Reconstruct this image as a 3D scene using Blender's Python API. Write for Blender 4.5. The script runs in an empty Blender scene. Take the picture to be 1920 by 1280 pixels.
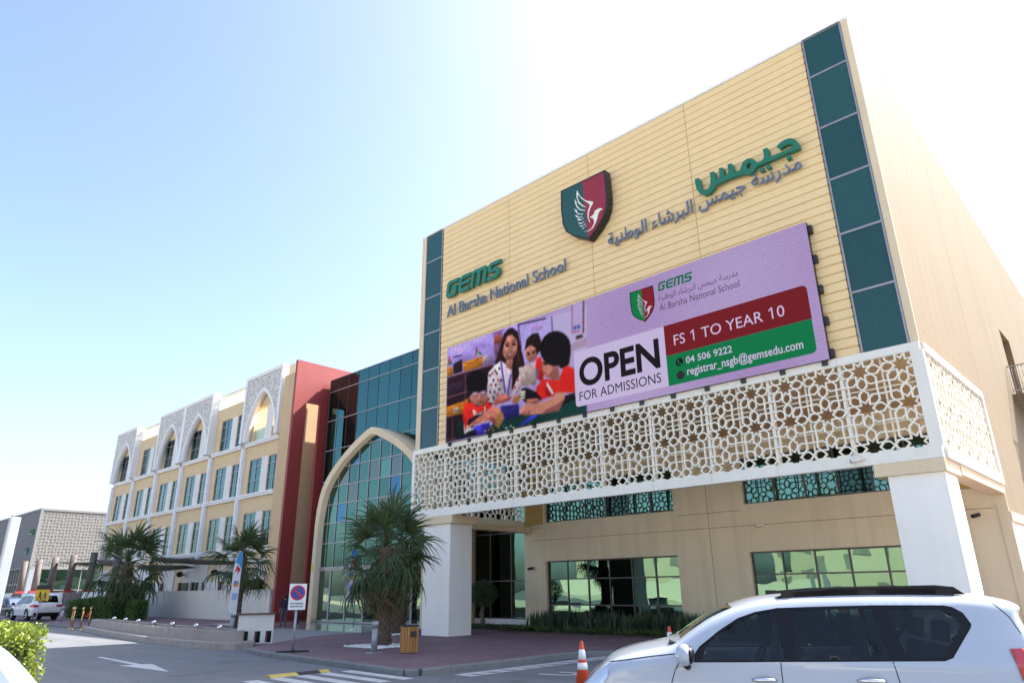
import bpy, bmesh, math, random
import numpy as np
from mathutils import Vector, Matrix
from mathutils.geometry import tessellate_polygon, delaunay_2d_cdt

S = bpy.context.scene
COL = S.collection
R = math.radians
rnd = random.Random(7)

# ---------------------------------------------------------------- camera, sky, sun, exposure
CAM_H = 1.8
yaw, pitch, roll = -0.75430196, 0.34585779, -0.01154062
_f = Vector((math.sin(yaw) * math.cos(pitch), math.cos(yaw) * math.cos(pitch), math.sin(pitch)))
_r = Vector((math.cos(yaw), -math.sin(yaw), 0))
_u = _r.cross(_f)
_r2 = math.cos(roll) * _r + math.sin(roll) * _u
_u2 = -math.sin(roll) * _r + math.cos(roll) * _u
cd = bpy.data.cameras.new('camera')
cam = bpy.data.objects.new('camera', cd)
COL.objects.link(cam)
cam.matrix_world = Matrix(((_r2.x, _u2.x, -_f.x, 0), (_r2.y, _u2.y, -_f.y, 0), (_r2.z, _u2.z, -_f.z, CAM_H), (0, 0, 0, 1)))
cd.sensor_width = 36
cd.lens = 1289.668 / 1920 * 36
cd.clip_start = 0.05
cd.clip_end = 3000
S.camera = cam

SUN = Vector((0.373, 0.870, 1.0)).normalized()          # direction towards the sun
SUN_EL = math.asin(SUN.z)
SUN_AZ = math.atan2(SUN.x, SUN.y)
w = bpy.data.worlds.new('World')
S.world = w
w.use_nodes = True
nt = w.node_tree
sky = nt.nodes.new('ShaderNodeTexSky')
sky.sky_type = 'NISHITA'
sky.sun_disc = False
sky.sun_elevation = SUN_EL
sky.sun_rotation = SUN_AZ
sky.air_density = 0.8
sky.dust_density = 3.0
sky.ozone_density = 1.0
bg = nt.nodes['Background']
bg.inputs['Strength'].default_value = 0.15
nt.links.new(sky.outputs[0], bg.inputs[0])
sd = bpy.data.lights.new('sun', 'SUN')
sd.energy = 5.0
sd.angle = R(0.5)
sd.color = (1.0, 0.95, 0.87)
sun = bpy.data.objects.new('sun', sd)
COL.objects.link(sun)
sun.rotation_euler = (-SUN).to_track_quat('-Z', 'Y').to_euler()
sun.location = (0, 0, 60)
S.view_settings.view_transform = 'Standard'
S.view_settings.look = 'None'
S.view_settings.gamma = 1
S.view_settings.use_curve_mapping = False
S.view_settings.exposure = 1.6

# ---------------------------------------------------------------- object helpers
OFF = {}


def link(o, parent=None):
    COL.objects.link(o)
    if parent is not None:
        o.parent = parent
    return o


def tag(o, label=None, cat=None, group=None, kind=None):
    if label: o['label'] = label
    if cat: o['category'] = cat
    if group: o['group'] = group
    if kind: o['kind'] = kind
    return o


def thing(name, label, cat, loc=(0, 0, 0), rz=0, group=None, local=False, scale=1, kind=None):
    o = bpy.data.objects.new(name, None)
    o.empty_display_size = 0.3
    link(o)
    o.location = loc
    o.rotation_euler = (0, 0, rz)
    o.scale = (scale,) * 3
    tag(o, label, cat, group, kind)
    OFF[o] = Vector((0, 0, 0)) if local else Vector(loc)
    return o


def dup(root, loc=None, rz=None, label=None, group=None, scale=None):
    def cp(o, par):
        c = o.copy()
        COL.objects.link(c)
        if par is not None:
            c.parent = par
        for ch in list(o.children):
            cp(ch, c)
        return c
    c = cp(root, None)
    if loc is not None: c.location = loc
    if rz is not None: c.rotation_euler = (0, 0, rz)
    if scale is not None: c.scale = (scale,) * 3
    if label: c['label'] = label
    if group: c['group'] = group
    OFF[c] = OFF.get(root, Vector((0, 0, 0)))
    return c


class MB:
    def __init__(self):
        self.v = []; self.f = []; self.m = []; self.s = []

    def face(self, pts, m=0, s=False):
        b = len(self.v)
        self.v += [tuple(p) for p in pts]
        self.f.append(tuple(range(b, b + len(pts)))); self.m.append(m); self.s.append(s)

    def addf(self, idx, m=0, s=False):
        self.f.append(tuple(idx)); self.m.append(m); self.s.append(s)

    def box(self, x0, x1, y0, y1, z0, z1, m=0):
        b = len(self.v)
        self.v += [(x, y, z) for z in (z0, z1) for y in (y0, y1) for x in (x0, x1)]
        for q in ((0, 2, 3, 1), (4, 5, 7, 6), (0, 1, 5, 4), (2, 6, 7, 3), (0, 4, 6, 2), (1, 3, 7, 5)):
            self.addf([b + i for i in q], m)

    def obox(self, mat, sx, sy, sz, m=0):
        b = len(self.v)
        self.v += [tuple(mat @ Vector((x, y, z))) for z in (-sz / 2, sz / 2) for y in (-sy / 2, sy / 2) for x in (-sx / 2, sx / 2)]
        for q in ((0, 2, 3, 1), (4, 5, 7, 6), (0, 1, 5, 4), (2, 6, 7, 3), (0, 4, 6, 2), (1, 3, 7, 5)):
            self.addf([b + i for i in q], m)

    def ext(self, pts, vec, m=0, side=None, caps=True):
        """polygon pts (3d) extruded along vec"""
        vec = Vector(vec)
        n = len(pts)
        b = len(self.v)
        P = [Vector(p) for p in pts]
        nm = Vector((0, 0, 0))
        for i in range(n):
            nm += P[i].cross(P[(i + 1) % n])
        if nm.dot(vec) > 0:
            P = P[::-1]
        self.v += [tuple(p) for p in P] + [tuple(p + vec) for p in P]
        if caps:
            self.addf(range(b, b + n), m)
            self.addf(range(b + 2 * n - 1, b + n - 1, -1), m)
        for i in range(n):
            j = (i + 1) % n
            self.addf((b + j, b + i, b + n + i, b + n + j), m if side is None else side)

    def cyl(self, p0, p1, r0, r1=None, n=12, m=0, caps=True, s=True):
        r1 = r0 if r1 is None else r1
        p0, p1 = Vector(p0), Vector(p1)
        d = (p1 - p0).normalized()
        a = d.orthogonal().normalized()
        c = d.cross(a)
        b = len(self.v)
        for p, r in ((p0, r0), (p1, r1)):
            for i in range(n):
                t = 2 * math.pi * i / n
                self.v.append(tuple(p + (a * math.cos(t) + c * math.sin(t)) * r))
        for i in range(n):
            j = (i + 1) % n
            self.addf((b + i, b + j, b + n + j, b + n + i), m, s)
        if caps:
            self.addf(range(b + n - 1, b - 1, -1), m)
            self.addf(range(b + n, b + 2 * n), m)

    def tube(self, path, r, n=8, m=0, s=True, caps=True):
        P = [Vector(p) for p in path]
        rr = r if isinstance(r, (list, tuple)) else [r] * len(P)
        b = len(self.v)
        a = None
        for k, p in enumerate(P):
            d = (P[min(k + 1, len(P) - 1)] - P[max(k - 1, 0)]).normalized()
            if a is None:
                a = d.orthogonal().normalized()
            else:
                a = (a - d * a.dot(d)).normalized()
            c = d.cross(a)
            for i in range(n):
                t = 2 * math.pi * i / n
                self.v.append(tuple(p + (a * math.cos(t) + c * math.sin(t)) * rr[k]))
        for k in range(len(P) - 1):
            for i in range(n):
                j = (i + 1) % n
                self.addf((b + k * n + i, b + k * n + j, b + (k + 1) * n + j, b + (k + 1) * n + i), m, s)
        if caps:
            self.addf(range(b + n - 1, b - 1, -1), m)
            e = b + (len(P) - 1) * n
            self.addf(range(e, e + n), m)

    def lathe(self, prof, c=(0, 0, 0), n=16, m=0, s=True):
        b = len(self.v)
        for r, z in prof:
            for i in range(n):
                t = 2 * math.pi * i / n
                self.v.append((c[0] + r * math.cos(t), c[1] + r * math.sin(t), c[2] + z))
        for k in range(len(prof) - 1):
            for i in range(n):
                j = (i + 1) % n
                self.addf((b + k * n + i, b + k * n + j, b + (k + 1) * n + j, b + (k + 1) * n + i), m, s)
        if prof[0][0] > 1e-4: self.addf(range(b + n - 1, b - 1, -1), m)
        if prof[-1][0] > 1e-4:
            e = b + (len(prof) - 1) * n
            self.addf(range(e, e + n), m)

    def ball(self, c, rx, ry=None, rz=None, nu=12, nv=8, m=0):
        ry = rx if ry is None else ry
        rz = rx if rz is None else rz
        b = len(self.v)
        for k in range(nv + 1):
            ph = math.pi * k / nv - math.pi / 2
            for i in range(nu):
                t = 2 * math.pi * i / nu
                self.v.append((c[0] + rx * math.cos(ph) * math.cos(t), c[1] + ry * math.cos(ph) * math.sin(t), c[2] + rz * math.sin(ph)))
        for k in range(nv):
            for i in range(nu):
                j = (i + 1) % nu
                self.addf((b + k * nu + i, b + k * nu + j, b + (k + 1) * nu + j, b + (k + 1) * nu + i), m, True)

    def mesh(self, name, mats, off=None):
        me = bpy.data.meshes.new(name)
        if off is not None and off.length > 0:
            vs = [(x - off.x, y - off.y, z - off.z) for x, y, z in self.v]
        else:
            vs = self.v
        me.from_pydata(vs, [], self.f)
        for mt in (mats if isinstance(mats, (list, tuple)) else [mats]):
            me.materials.append(mt)
        me.polygons.foreach_set('material_index', self.m)
        me.polygons.foreach_set('use_smooth', self.s)
        me.update()
        return me

    def build(self, name, mats, parent=None, loc=None, bevel=0, kind=None):
        if parent is not None:
            off = OFF[parent]
        else:
            off = Vector(loc) if loc is not None else Vector((0, 0, 0))
        o = bpy.data.objects.new(name, self.mesh(name, mats, off))
        link(o, parent)
        OFF[o] = off
        if parent is None and loc is not None:
            o.location = loc
        if bevel:
            bm = bmesh.new()
            bm.from_mesh(o.data)
            bmesh.ops.remove_doubles(bm, verts=bm.verts, dist=1e-5)
            es = [e for e in bm.edges if len(e.link_faces) == 2 and e.calc_face_angle(0) > 0.6]
            bmesh.ops.bevel(bm, geom=es, offset=bevel, segments=2, affect='EDGES', profile=0.7)
            bm.to_mesh(o.data)
            bm.free()
        if kind: o['kind'] = kind
        return o


def inst(name, me, parent, loc, rot=None, label=None):
    """a part that shares its mesh; loc in world coordinates of an unrotated parent"""
    o = bpy.data.objects.new(name, me)
    link(o, parent)
    o.location = Vector(loc) - OFF[parent]
    if rot: o.rotation_euler = rot
    if label: o['label'] = label
    OFF[o] = OFF[parent]
    return o


# ---------------------------------------------------------------- materials
def N(nt, typ, **kw):
    n = nt.nodes.new(typ)
    for k, v in kw.items():
        if k in n.inputs: n.inputs[k].default_value = v
        else: setattr(n, k, v)
    return n


def newmat(name):
    m = bpy.data.materials.new(name)
    m.use_nodes = True
    return m, m.node_tree, m.node_tree.nodes['Principled BSDF']


def mat(name, col, rough=0.6, metal=0.0, var=0.06, vscale=1.5, bump=0.0, bscale=40, spec=0.5, coat=0, streak=0.0):
    m, t, p = newmat(name)
    p.inputs['Roughness'].default_value = rough
    p.inputs['Metallic'].default_value = metal
    p.inputs['Specular IOR Level'].default_value = spec
    p.inputs['Coat Weight'].default_value = coat
    p.inputs['Coat Roughness'].default_value = 0.03
    L = t.links
    tc = N(t, 'ShaderNodeTexCoord')
    if var > 0:
        oi = N(t, 'ShaderNodeObjectInfo')
        no = N(t, 'ShaderNodeTexNoise', Scale=vscale, Detail=5.0, Roughness=0.6)
        no.noise_dimensions = '4D'
        L.new(tc.outputs['Object'], no.inputs['Vector'])
        L.new(oi.outputs['Random'], no.inputs['W'])
        mr = N(t, 'ShaderNodeMapRange')
        mr.inputs['From Min'].default_value = 0.25; mr.inputs['From Max'].default_value = 0.75
        mr.inputs['To Min'].default_value = 1 - var; mr.inputs['To Max'].default_value = 1 + var
        L.new(no.outputs['Fac'], mr.inputs['Value'])
        val = mr.outputs[0]
        if streak > 0:
            mp = N(t, 'ShaderNodeMapping')
            mp.inputs['Scale'].default_value = (3.0, 3.0, 0.12)
            L.new(tc.outputs['Object'], mp.inputs['Vector'])
            n2 = N(t, 'ShaderNodeTexNoise', Scale=1.0, Detail=6.0)
            L.new(mp.outputs[0], n2.inputs['Vector'])
            m2 = N(t, 'ShaderNodeMapRange')
            m2.inputs['From Min'].default_value = 0.45; m2.inputs['From Max'].default_value = 0.8
            m2.inputs['To Min'].default_value = 1; m2.inputs['To Max'].default_value = 1 - streak
            L.new(n2.outputs['Fac'], m2.inputs['Value'])
            mu = N(t, 'ShaderNodeMath', operation='MULTIPLY')
            L.new(val, mu.inputs[0]); L.new(m2.outputs[0], mu.inputs[1])
            val = mu.outputs[0]
        mx = N(t, 'ShaderNodeVectorMath', operation='SCALE')
        mx.inputs[0].default_value = col[:3]
        L.new(val, mx.inputs['Scale'])
        L.new(mx.outputs[0], p.inputs['Base Color'])
    else:
        p.inputs['Base Color'].default_value = (*col[:3], 1)
    if bump > 0:
        nb = N(t, 'ShaderNodeTexNoise', Scale=bscale, Detail=4.0)
        L.new(tc.outputs['Object'], nb.inputs['Vector'])
        b = N(t, 'ShaderNodeBump', Strength=bump, Distance=0.02)
        L.new(nb.outputs['Fac'], b.inputs['Height'])
        L.new(b.outputs[0], p.inputs['Normal'])
    return m


def glassmat(name, col, rough=0.015, wave=0.02, wscale=0.6, metal=1.0, aniso=(1, 1, 1)):
    """mirror-coated tinted glazing with slightly uneven panes"""
    m, t, p = newmat(name)
    p.inputs['Base Color'].default_value = (*col, 1)
    p.inputs['Metallic'].default_value = metal
    p.inputs['Roughness'].default_value = rough
    L = t.links
    tc = N(t, 'ShaderNodeTexCoord'); oi = N(t, 'ShaderNodeObjectInfo')
    mp = N(t, 'ShaderNodeMapping'); mp.inputs['Scale'].default_value = aniso
    L.new(tc.outputs['Object'], mp.inputs['Vector'])
    no = N(t, 'ShaderNodeTexNoise', Scale=wscale, Detail=1.0)
    no.noise_dimensions = '4D'
    mu = N(t, 'ShaderNodeMath', operation='MULTIPLY'); mu.inputs[1].default_value = 37.0
    L.new(oi.outputs['Random'], mu.inputs[0]); L.new(mu.outputs[0], no.inputs['W'])
    L.new(mp.outputs[0], no.inputs['Vector'])
    b = N(t, 'ShaderNodeBump', Strength=1.0, Distance=wave)
    L.new(no.outputs['Fac'], b.inputs['Height'])
    L.new(b.outputs[0], p.inputs['Normal'])
    # small pane to pane tint difference
    mr = N(t, 'ShaderNodeMapRange')
    mr.inputs['To Min'].default_value = 0.9; mr.inputs['To Max'].default_value = 1.1
    L.new(oi.outputs['Random'], mr.inputs['Value'])
    sc = N(t, 'ShaderNodeVectorMath', operation='SCALE'); sc.inputs[0].default_value = col
    L.new(mr.outputs[0], sc.inputs['Scale']); L.new(sc.outputs[0], p.inputs['Base Color'])
    return m


CREAM = mat('cream_plank', (0.83, 0.62, 0.325), 0.55, var=0.04, vscale=0.7, streak=0.05, spec=0.3)
OCHRE = mat('ochre_joint', (0.50, 0.34, 0.13), 0.7)
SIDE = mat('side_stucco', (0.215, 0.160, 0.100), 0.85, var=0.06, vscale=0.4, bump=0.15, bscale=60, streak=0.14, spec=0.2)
STUCCO = mat('yellow_stucco', (0.58, 0.42, 0.25), 0.85, var=0.05, vscale=0.5, bump=0.15, bscale=60, streak=0.07, spec=0.2)
BEIGE = mat('beige_stucco', (0.72, 0.59, 0.40), 0.85, var=0.05, vscale=0.5, bump=0.15, bscale=60, streak=0.08, spec=0.2)
PORCH = mat('sand_stucco', (0.76, 0.65, 0.45), 0.85, var=0.06, vscale=0.5, bump=0.15, bscale=60, streak=0.14, spec=0.2)
COLUMN = mat('grey_white_stucco', (0.86, 0.83, 0.76), 0.8, var=0.05, vscale=0.8, bump=0.12, bscale=70, streak=0.06, spec=0.2)
WHITE = mat('white_frame', (0.80, 0.765, 0.67), 0.55, var=0.04, vscale=1.0, streak=0.06)
GRC = mat('white_lattice', (0.85, 0.84, 0.80), 0.6, var=0.03)
WTRIM = mat('white_trim', (0.76, 0.76, 0.76), 0.7, var=0.04, bump=0.05, streak=0.06)
WPANEL = mat('offwhite_panel', (0.70, 0.68, 0.64), 0.75, var=0.05, bump=0.06, streak=0.06)
WINGY = mat('wing_ochre_stucco', (0.66, 0.51, 0.31), 0.85, var=0.05, bump=0.1, bscale=50, streak=0.06, spec=0.2)
RED = mat('red_render', (0.26, 0.032, 0.030), 0.55, var=0.06, vscale=0.6, streak=0.06)
ALU = mat('grey_aluminium', (0.33, 0.31, 0.31), 0.4, metal=0.4, var=0.04)
DARKALU = mat('dark_bronze_aluminium', (0.12, 0.10, 0.09), 0.45, metal=0.3, var=0.04)
TEALW = glassmat('teal_curtain_glass', (0.045, 0.125, 0.118), wave=0.006, wscale=0.5)
SPAN = None
BLACK = mat('black_plastic', (0.015, 0.015, 0.017), 0.45, var=0.1)
GREEN = mat('green_letter', (0.012, 0.16, 0.09), 0.4, var=0.03)
SLATE = mat('slate_letter', (0.17, 0.20, 0.25), 0.4, metal=0.2, var=0.03)
CHROME = mat('chrome', (0.75, 0.75, 0.75), 0.15, metal=1, var=0)
STEEL = mat('grey_steel', (0.36, 0.38, 0.41), 0.45, metal=0.5, var=0.05)
# ---------------------------------------------------------------- ground
ASPH, t, p = newmat('asphalt')
p.inputs['Roughness'].default_value = 0.8
L = t.links
tc = N(t, 'ShaderNodeTexCoord')
n1 = N(t, 'ShaderNodeTexNoise', Scale=0.25, Detail=6.0)
n2 = N(t, 'ShaderNodeTexNoise', Scale=60.0, Detail=3.0)
mp = N(t, 'ShaderNodeMapping'); mp.inputs['Scale'].default_value = (0.08, 1.6, 1)
n3 = N(t, 'ShaderNodeTexNoise', Scale=0.9, Detail=4.0)
for n in (n1, n2): L.new(tc.outputs['Object'], n.inputs['Vector'])
L.new(tc.outputs['Object'], mp.inputs['Vector']); L.new(mp.outputs[0], n3.inputs['Vector'])
cr = N(t, 'ShaderNodeValToRGB')
cr.color_ramp.elements[0].position = 0.3; cr.color_ramp.elements[0].color = (0.095, 0.105, 0.115, 1)
cr.color_ramp.elements[1].position = 0.72; cr.color_ramp.elements[1].color = (0.20, 0.205, 0.21, 1)
mx = N(t, 'ShaderNodeMix'); mx.data_type = 'FLOAT'; mx.inputs[0].default_value = 0.35
L.new(n1.outputs['Fac'], mx.inputs[2]); L.new(n2.outputs['Fac'], mx.inputs[3])
mx2 = N(t, 'ShaderNodeMix'); mx2.data_type = 'FLOAT'; mx2.inputs[0].default_value = 0.3
L.new(mx.outputs[0], mx2.inputs[2]); L.new(n3.outputs['Fac'], mx2.inputs[3])
L.new(mx2.outputs[0], cr.inputs[0])
# oil drips, worn wheel tracks and hairline cracks
st = N(t, 'ShaderNodeTexNoise', Scale=0.9, Detail=3.0); L.new(tc.outputs['Object'], st.inputs['Vector'])
sr = N(t, 'ShaderNodeMapRange'); sr.inputs['From Min'].default_value = .60; sr.inputs['From Max'].default_value = .72; sr.inputs['To Min'].default_value = 1; sr.inputs['To Max'].default_value = .72
L.new(st.outputs['Fac'], sr.inputs['Value'])
vc = N(t, 'ShaderNodeTexVoronoi', Scale=0.35); vc.feature = 'DISTANCE_TO_EDGE'
wv_ = N(t, 'ShaderNodeVectorMath', operation='ADD'); n4 = N(t, 'ShaderNodeTexNoise', Scale=1.5, Detail=4.0)
L.new(tc.outputs['Object'], n4.inputs['Vector']); L.new(tc.outputs['Object'], wv_.inputs[0]); L.new(n4.outputs['Color'], wv_.inputs[1]); L.new(wv_.outputs[0], vc.inputs['Vector'])
vr = N(t, 'ShaderNodeMapRange'); vr.inputs['From Min'].default_value = .004; vr.inputs['From Max'].default_value = .016; vr.inputs['To Min'].default_value = .82; vr.inputs['To Max'].default_value = 1
L.new(vc.outputs['Distance'], vr.inputs['Value'])
mu_ = N(t, 'ShaderNodeMath', operation='MULTIPLY'); L.new(sr.outputs[0], mu_.inputs[0]); L.new(vr.outputs[0], mu_.inputs[1])
sc_ = N(t, 'ShaderNodeVectorMath', operation='SCALE'); L.new(cr.outputs[0], sc_.inputs[0]); L.new(mu_.outputs[0], sc_.inputs['Scale'])
L.new(sc_.outputs[0], p.inputs['Base Color'])
b = N(t, 'ShaderNodeBump', Strength=0.25, Distance=0.01)
L.new(n2.outputs['Fac'], b.inputs['Height']); L.new(b.outputs[0], p.inputs['Normal'])


def brickmat(name, c1, c2, mortar, scale=1.0, rot=45):
    m, t, p = newmat(name)
    p.inputs['Roughness'].default_value = 0.75
    L = t.links
    tc = N(t, 'ShaderNodeTexCoord'); mp = N(t, 'ShaderNodeMapping')
    mp.inputs['Rotation'].default_value = (0, 0, R(rot))
    mp.inputs['Scale'].default_value = (scale,) * 3
    br = N(t, 'ShaderNodeTexBrick', Scale=1.0)
    br.inputs['Color1'].default_value = (*c1, 1); br.inputs['Color2'].default_value = (*c2, 1)
    br.inputs['Mortar'].default_value = (*mortar, 1)
    br.inputs['Mortar Size'].default_value = 0.006
    br.inputs['Brick Width'].default_value = 0.22; br.inputs['Row Height'].default_value = 0.11
    L.new(tc.outputs['Object'], mp.inputs[0]); L.new(mp.outputs[0], br.inputs['Vector'])
    no = N(t, 'ShaderNodeTexNoise', Scale=0.6, Detail=5.0)
    L.new(tc.outputs['Object'], no.inputs['Vector'])
    mr = N(t, 'ShaderNodeMapRange'); mr.inputs['From Min'].default_value = 0.3; mr.inputs['From Max'].default_value = 0.7
    mr.inputs['To Min'].default_value = 0.82; mr.inputs['To Max'].default_value = 1.15
    L.new(no.outputs['Fac'], mr.inputs['Value'])
    sc = N(t, 'ShaderNodeVectorMath', operation='SCALE')
    L.new(br.outputs['Color'], sc.inputs[0]); L.new(mr.outputs[0], sc.inputs['Scale'])
    L.new(sc.outputs[0], p.inputs['Base Color'])
    b = N(t, 'ShaderNodeBump', Strength=0.4, Distance=0.01)
    b.invert = True
    L.new(br.outputs['Fac'], b.inputs['Height']); L.new(b.outputs[0], p.inputs['Normal'])
    return m


PAVER = brickmat('pink_pavers', (0.20, 0.115, 0.125), (0.15, 0.095, 0.11), (0.10, 0.075, 0.08))
KERB = mat('kerb_concrete', (0.17, 0.175, 0.175), 0.85, var=0.2, vscale=3, bump=0.3, bscale=30)
CONC = mat('smooth_concrete', (0.22, 0.23, 0.235), 0.6, var=0.1, vscale=0.6)
PAINT = mat('road_paint', (0.52, 0.52, 0.51), 0.65, var=0.28, vscale=5)
POLISH = mat('polished_stone', (0.30, 0.30, 0.28), 0.12, var=0.15, vscale=1.2)

m = MB()
G0 = -0.14
m.face([(-700, -500, G0), (500, -500, G0), (500, 700, G0), (-700, 700, G0)])
ground = m.build('ground', ASPH, kind='structure')


def slab(name, pts, z1, mt, z0=G0):
    m = MB()
    m.ext([(x, y, z1) for x, y in pts], (0, 0, z0 - z1 - 0.05))
    return m.build(name, mt, kind='structure')


kerb_line = [(-24.6, 12.75), (-23.0, 12.28), (-19.0, 11.98), (-14.55, 11.64)]
curve = [(-14.4, 11.8), (-14.4, 17.4)] + [(-12.2 - 2.2 * math.cos(a), 17.4 + 2.2 * math.sin(a)) for a in [R(d) for d in (15, 30, 45, 60, 75, 90)]] + [(8, 19.75)]
plaza = kerb_line + curve + [(8, 29.6), (-29.0, 29.6), (-29.0, 18.9), (-28.6, 17.6), (-27.6, 16.2), (-25.6, 13.8)]
slab('brick_pavement', plaza, 0.0, PAVER)
slab('entrance_floor', [(-45.2, 20.5), (-29.004, 20.3), (-29.004, 29.6), (-45.2, 29.6)], 0.0, POLISH)
m = MB()
m.face([(-25.3, 12.9, -0.13), (-25.65, 13.8, -0.09), (-27.65, 16.2, -0.03), (-28.65, 17.6, -0.004), (-29.02, 18.9, -0.003), (-29.02, 20.3, -0.002), (-36.5, 20.4, -0.002), (-33.5, 15.2, -0.13)], 0)
m.build('concrete_apron', CONC, kind='structure')
slab('far_pavement', [(-76, 14.9), (-47, 14.7), (-37, 14.6), (-34.0, 15.8), (-36.8, 20.4), (-45.3, 20.5), (-45.3, 24.0), (-76, 24.0)], 0.0, PAVER)

# sand ground added unseen behind the camera, bounces warm light onto the facade
SAND = mat('pale_sand', (0.52, 0.44, 0.32), 0.9, var=.12, vscale=.2, bump=.3, bscale=8)
m = MB(); m.face([(-160, -90, G0 + .01), (120, -90, G0 + .01), (120, -14, G0 + .01), (-160, -14, G0 + .01)]); m.build('bounce_ground', SAND, kind='structure')

# kerb stones
kerb = thing('kerb', None, None, (-14.4, 11.6, G0), kind='structure')


def kerb_run(parent, pts, w=0.15, step=0.9, h=0.152):
    # resample
    P = [Vector((x, y)) for x, y in pts]
    seg = []
    d = 0
    tot = sum((P[i + 1] - P[i]).length for i in range(len(P) - 1))
    n = max(1, round(tot / step))

    def at(s):
        for i in range(len(P) - 1):
            l = (P[i + 1] - P[i]).length
            if s <= l + 1e-6: return P[i] + (P[i + 1] - P[i]) * (s / l)
            s -= l
        return P[-1]
    for k in range(n):
        a, b = at(tot * k / n), at(tot * (k + 1) / n)
        e = (b - a).normalized(); nn = Vector((-e.y, e.x))
        a = a + e * 0.006; b = b - e * 0.006
        z = G0 + h + rnd.uniform(-.004, .004)
        mm = MB()
        q0 = [(a.x - nn.x * w, a.y - nn.y * w), (b.x - nn.x * w, b.y - nn.y * w)]
        q1 = [(a.x + nn.x * .01, a.y + nn.y * .01), (b.x + nn.x * .01, b.y + nn.y * .01)]
        prof = []
        for (s0, s1) in ((q0, q1),):
            o0, o1 = s0; i0, i1 = s1
            ch = 0.03
            A = [(o0[0], o0[1], G0 - .05), (o0[0], o0[1], z - ch), (o0[0] + nn.x * ch, o0[1] + nn.y * ch, z), (i0[0], i0[1], z), (i0[0], i0[1], G0 - .05)]
            mm.ext(A, (e.x * (b - a).length, e.y * (b - a).length, 0))
        mm.build('kerb_stone', KERB, parent)


kerb_run(kerb, kerb_line)
kerb_run(kerb, [(-14.62, 11.63), (-14.385, 11.87)], step=.4)
kerb_run(kerb, [(-14.4, 11.86)] + curve[1:])
kerb2 = thing('kerb', None, None, (-62, 14.8, G0), kind='structure')
kerb_run(kerb2, [(-76, 14.75), (-47.2, 14.55)], step=1.2)

# markings, 4 mm sheets
ZM = G0 + 0.004


def marking(name, polys, z=ZM, mt=None):
    m = MB()
    for q in polys:
        m.face([(x, y, z) for x, y in q])
    return m.build(name, mt or PAINT, kind='structure')


for k in range(5):
    y = 11.2 - 0.66 * k
    marking('crosswalk_stripe', [[(-16.75, y - 0.02), (-14.0, y - 0.12), (-14.0, y + 0.22), (-16.75, y + 0.34)]])
marking('road_arrow', [[(-27.0, 8.60), (-23.2, 8.42), (-23.3, 8.06), (-20.4, 8.32), (-23.0, 8.86), (-23.15, 8.62), (-27.0, 8.74)]])
tri = []
y0 = 12.5
x0, x1 = -13.80, -13.22
tri.append([(x0, y0), (x0 + .09, y0), (x0 + .09, 18.6), (x0, 18.6)])
tri.append([(x1 - .09, y0), (x1, y0), (x1, 18.6), (x1 - .09, 18.6)])
tri.append([(x0 + .09, y0), (x1 - .09, y0), (x1 - .09, y0 + .3), (x0 + .09, y0 + .3)])
y = y0 + .3
while y < 18.3:
    tri.append([(x0 + .09, y), (x1 - .09, y + .36), (x0 + .09, y + .5)])
    tri.append([(x1 - .09, y + .36), (x1 - .09, y + .6), (x0 + .09, y + .5)])
    y += .6
marking('hatched_line', tri)
hook = []
pts = [(-12.3, 13.9), (-11.75, 14.0), (-11.5, 14.2), (-11.5, 14.45), (-11.75, 14.6), (-12.1, 14.5)]
for i in range(len(pts) - 1):
    a, b = Vector(pts[i]), Vector(pts[i + 1]); e = (b - a).normalized() * .07; nn = Vector((-e.y, e.x))
    hook.append([tuple(a - nn), tuple(b - nn), tuple(b + nn), tuple(a + nn)])
marking('bay_symbol', hook)

YEL = mat('yellow_rubber', (0.55, 0.42, 0.10), 0.7, var=0.2, vscale=6)
RUB = mat('black_rubber', (0.03, 0.03, 0.03), 0.7, var=0.2, vscale=6)
hump = thing('speed_hump', 'low yellow and black rubber speed hump laid beside the zebra crossing', 'speed hump', (-16.97, 9.6, G0))
yy = 10.95
for ln, c in ((.28, YEL), (.62, RUB), (.75, YEL)):
    m = MB()
    m.ext([(-17.17, yy, G0 + .001), (-17.1, yy, G0 + .045), (-17.0, yy, G0 + .06), (-16.92, yy, G0 + .045), (-16.82, yy, G0 + .001)], (0, -ln + .01, 0))
    m.build('rubber_block', c, hump)
    yy -= ln
# ---------------------------------------------------------------- main block of the school
PGLASS = glassmat('green_mirror_glass', (0.10, 0.185, 0.15), wave=0.012, wscale=0.6, rough=0.01)
DGLASS = glassmat('dark_green_glass', (0.035, 0.06, 0.052), wave=0.012, wscale=0.5)
LATMAT = mat('cream_lattice', (0.84, 0.785, 0.655), 0.55, var=0.03, bump=0.05, bscale=30)  # one even warm off-white for every lattice panel


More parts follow.
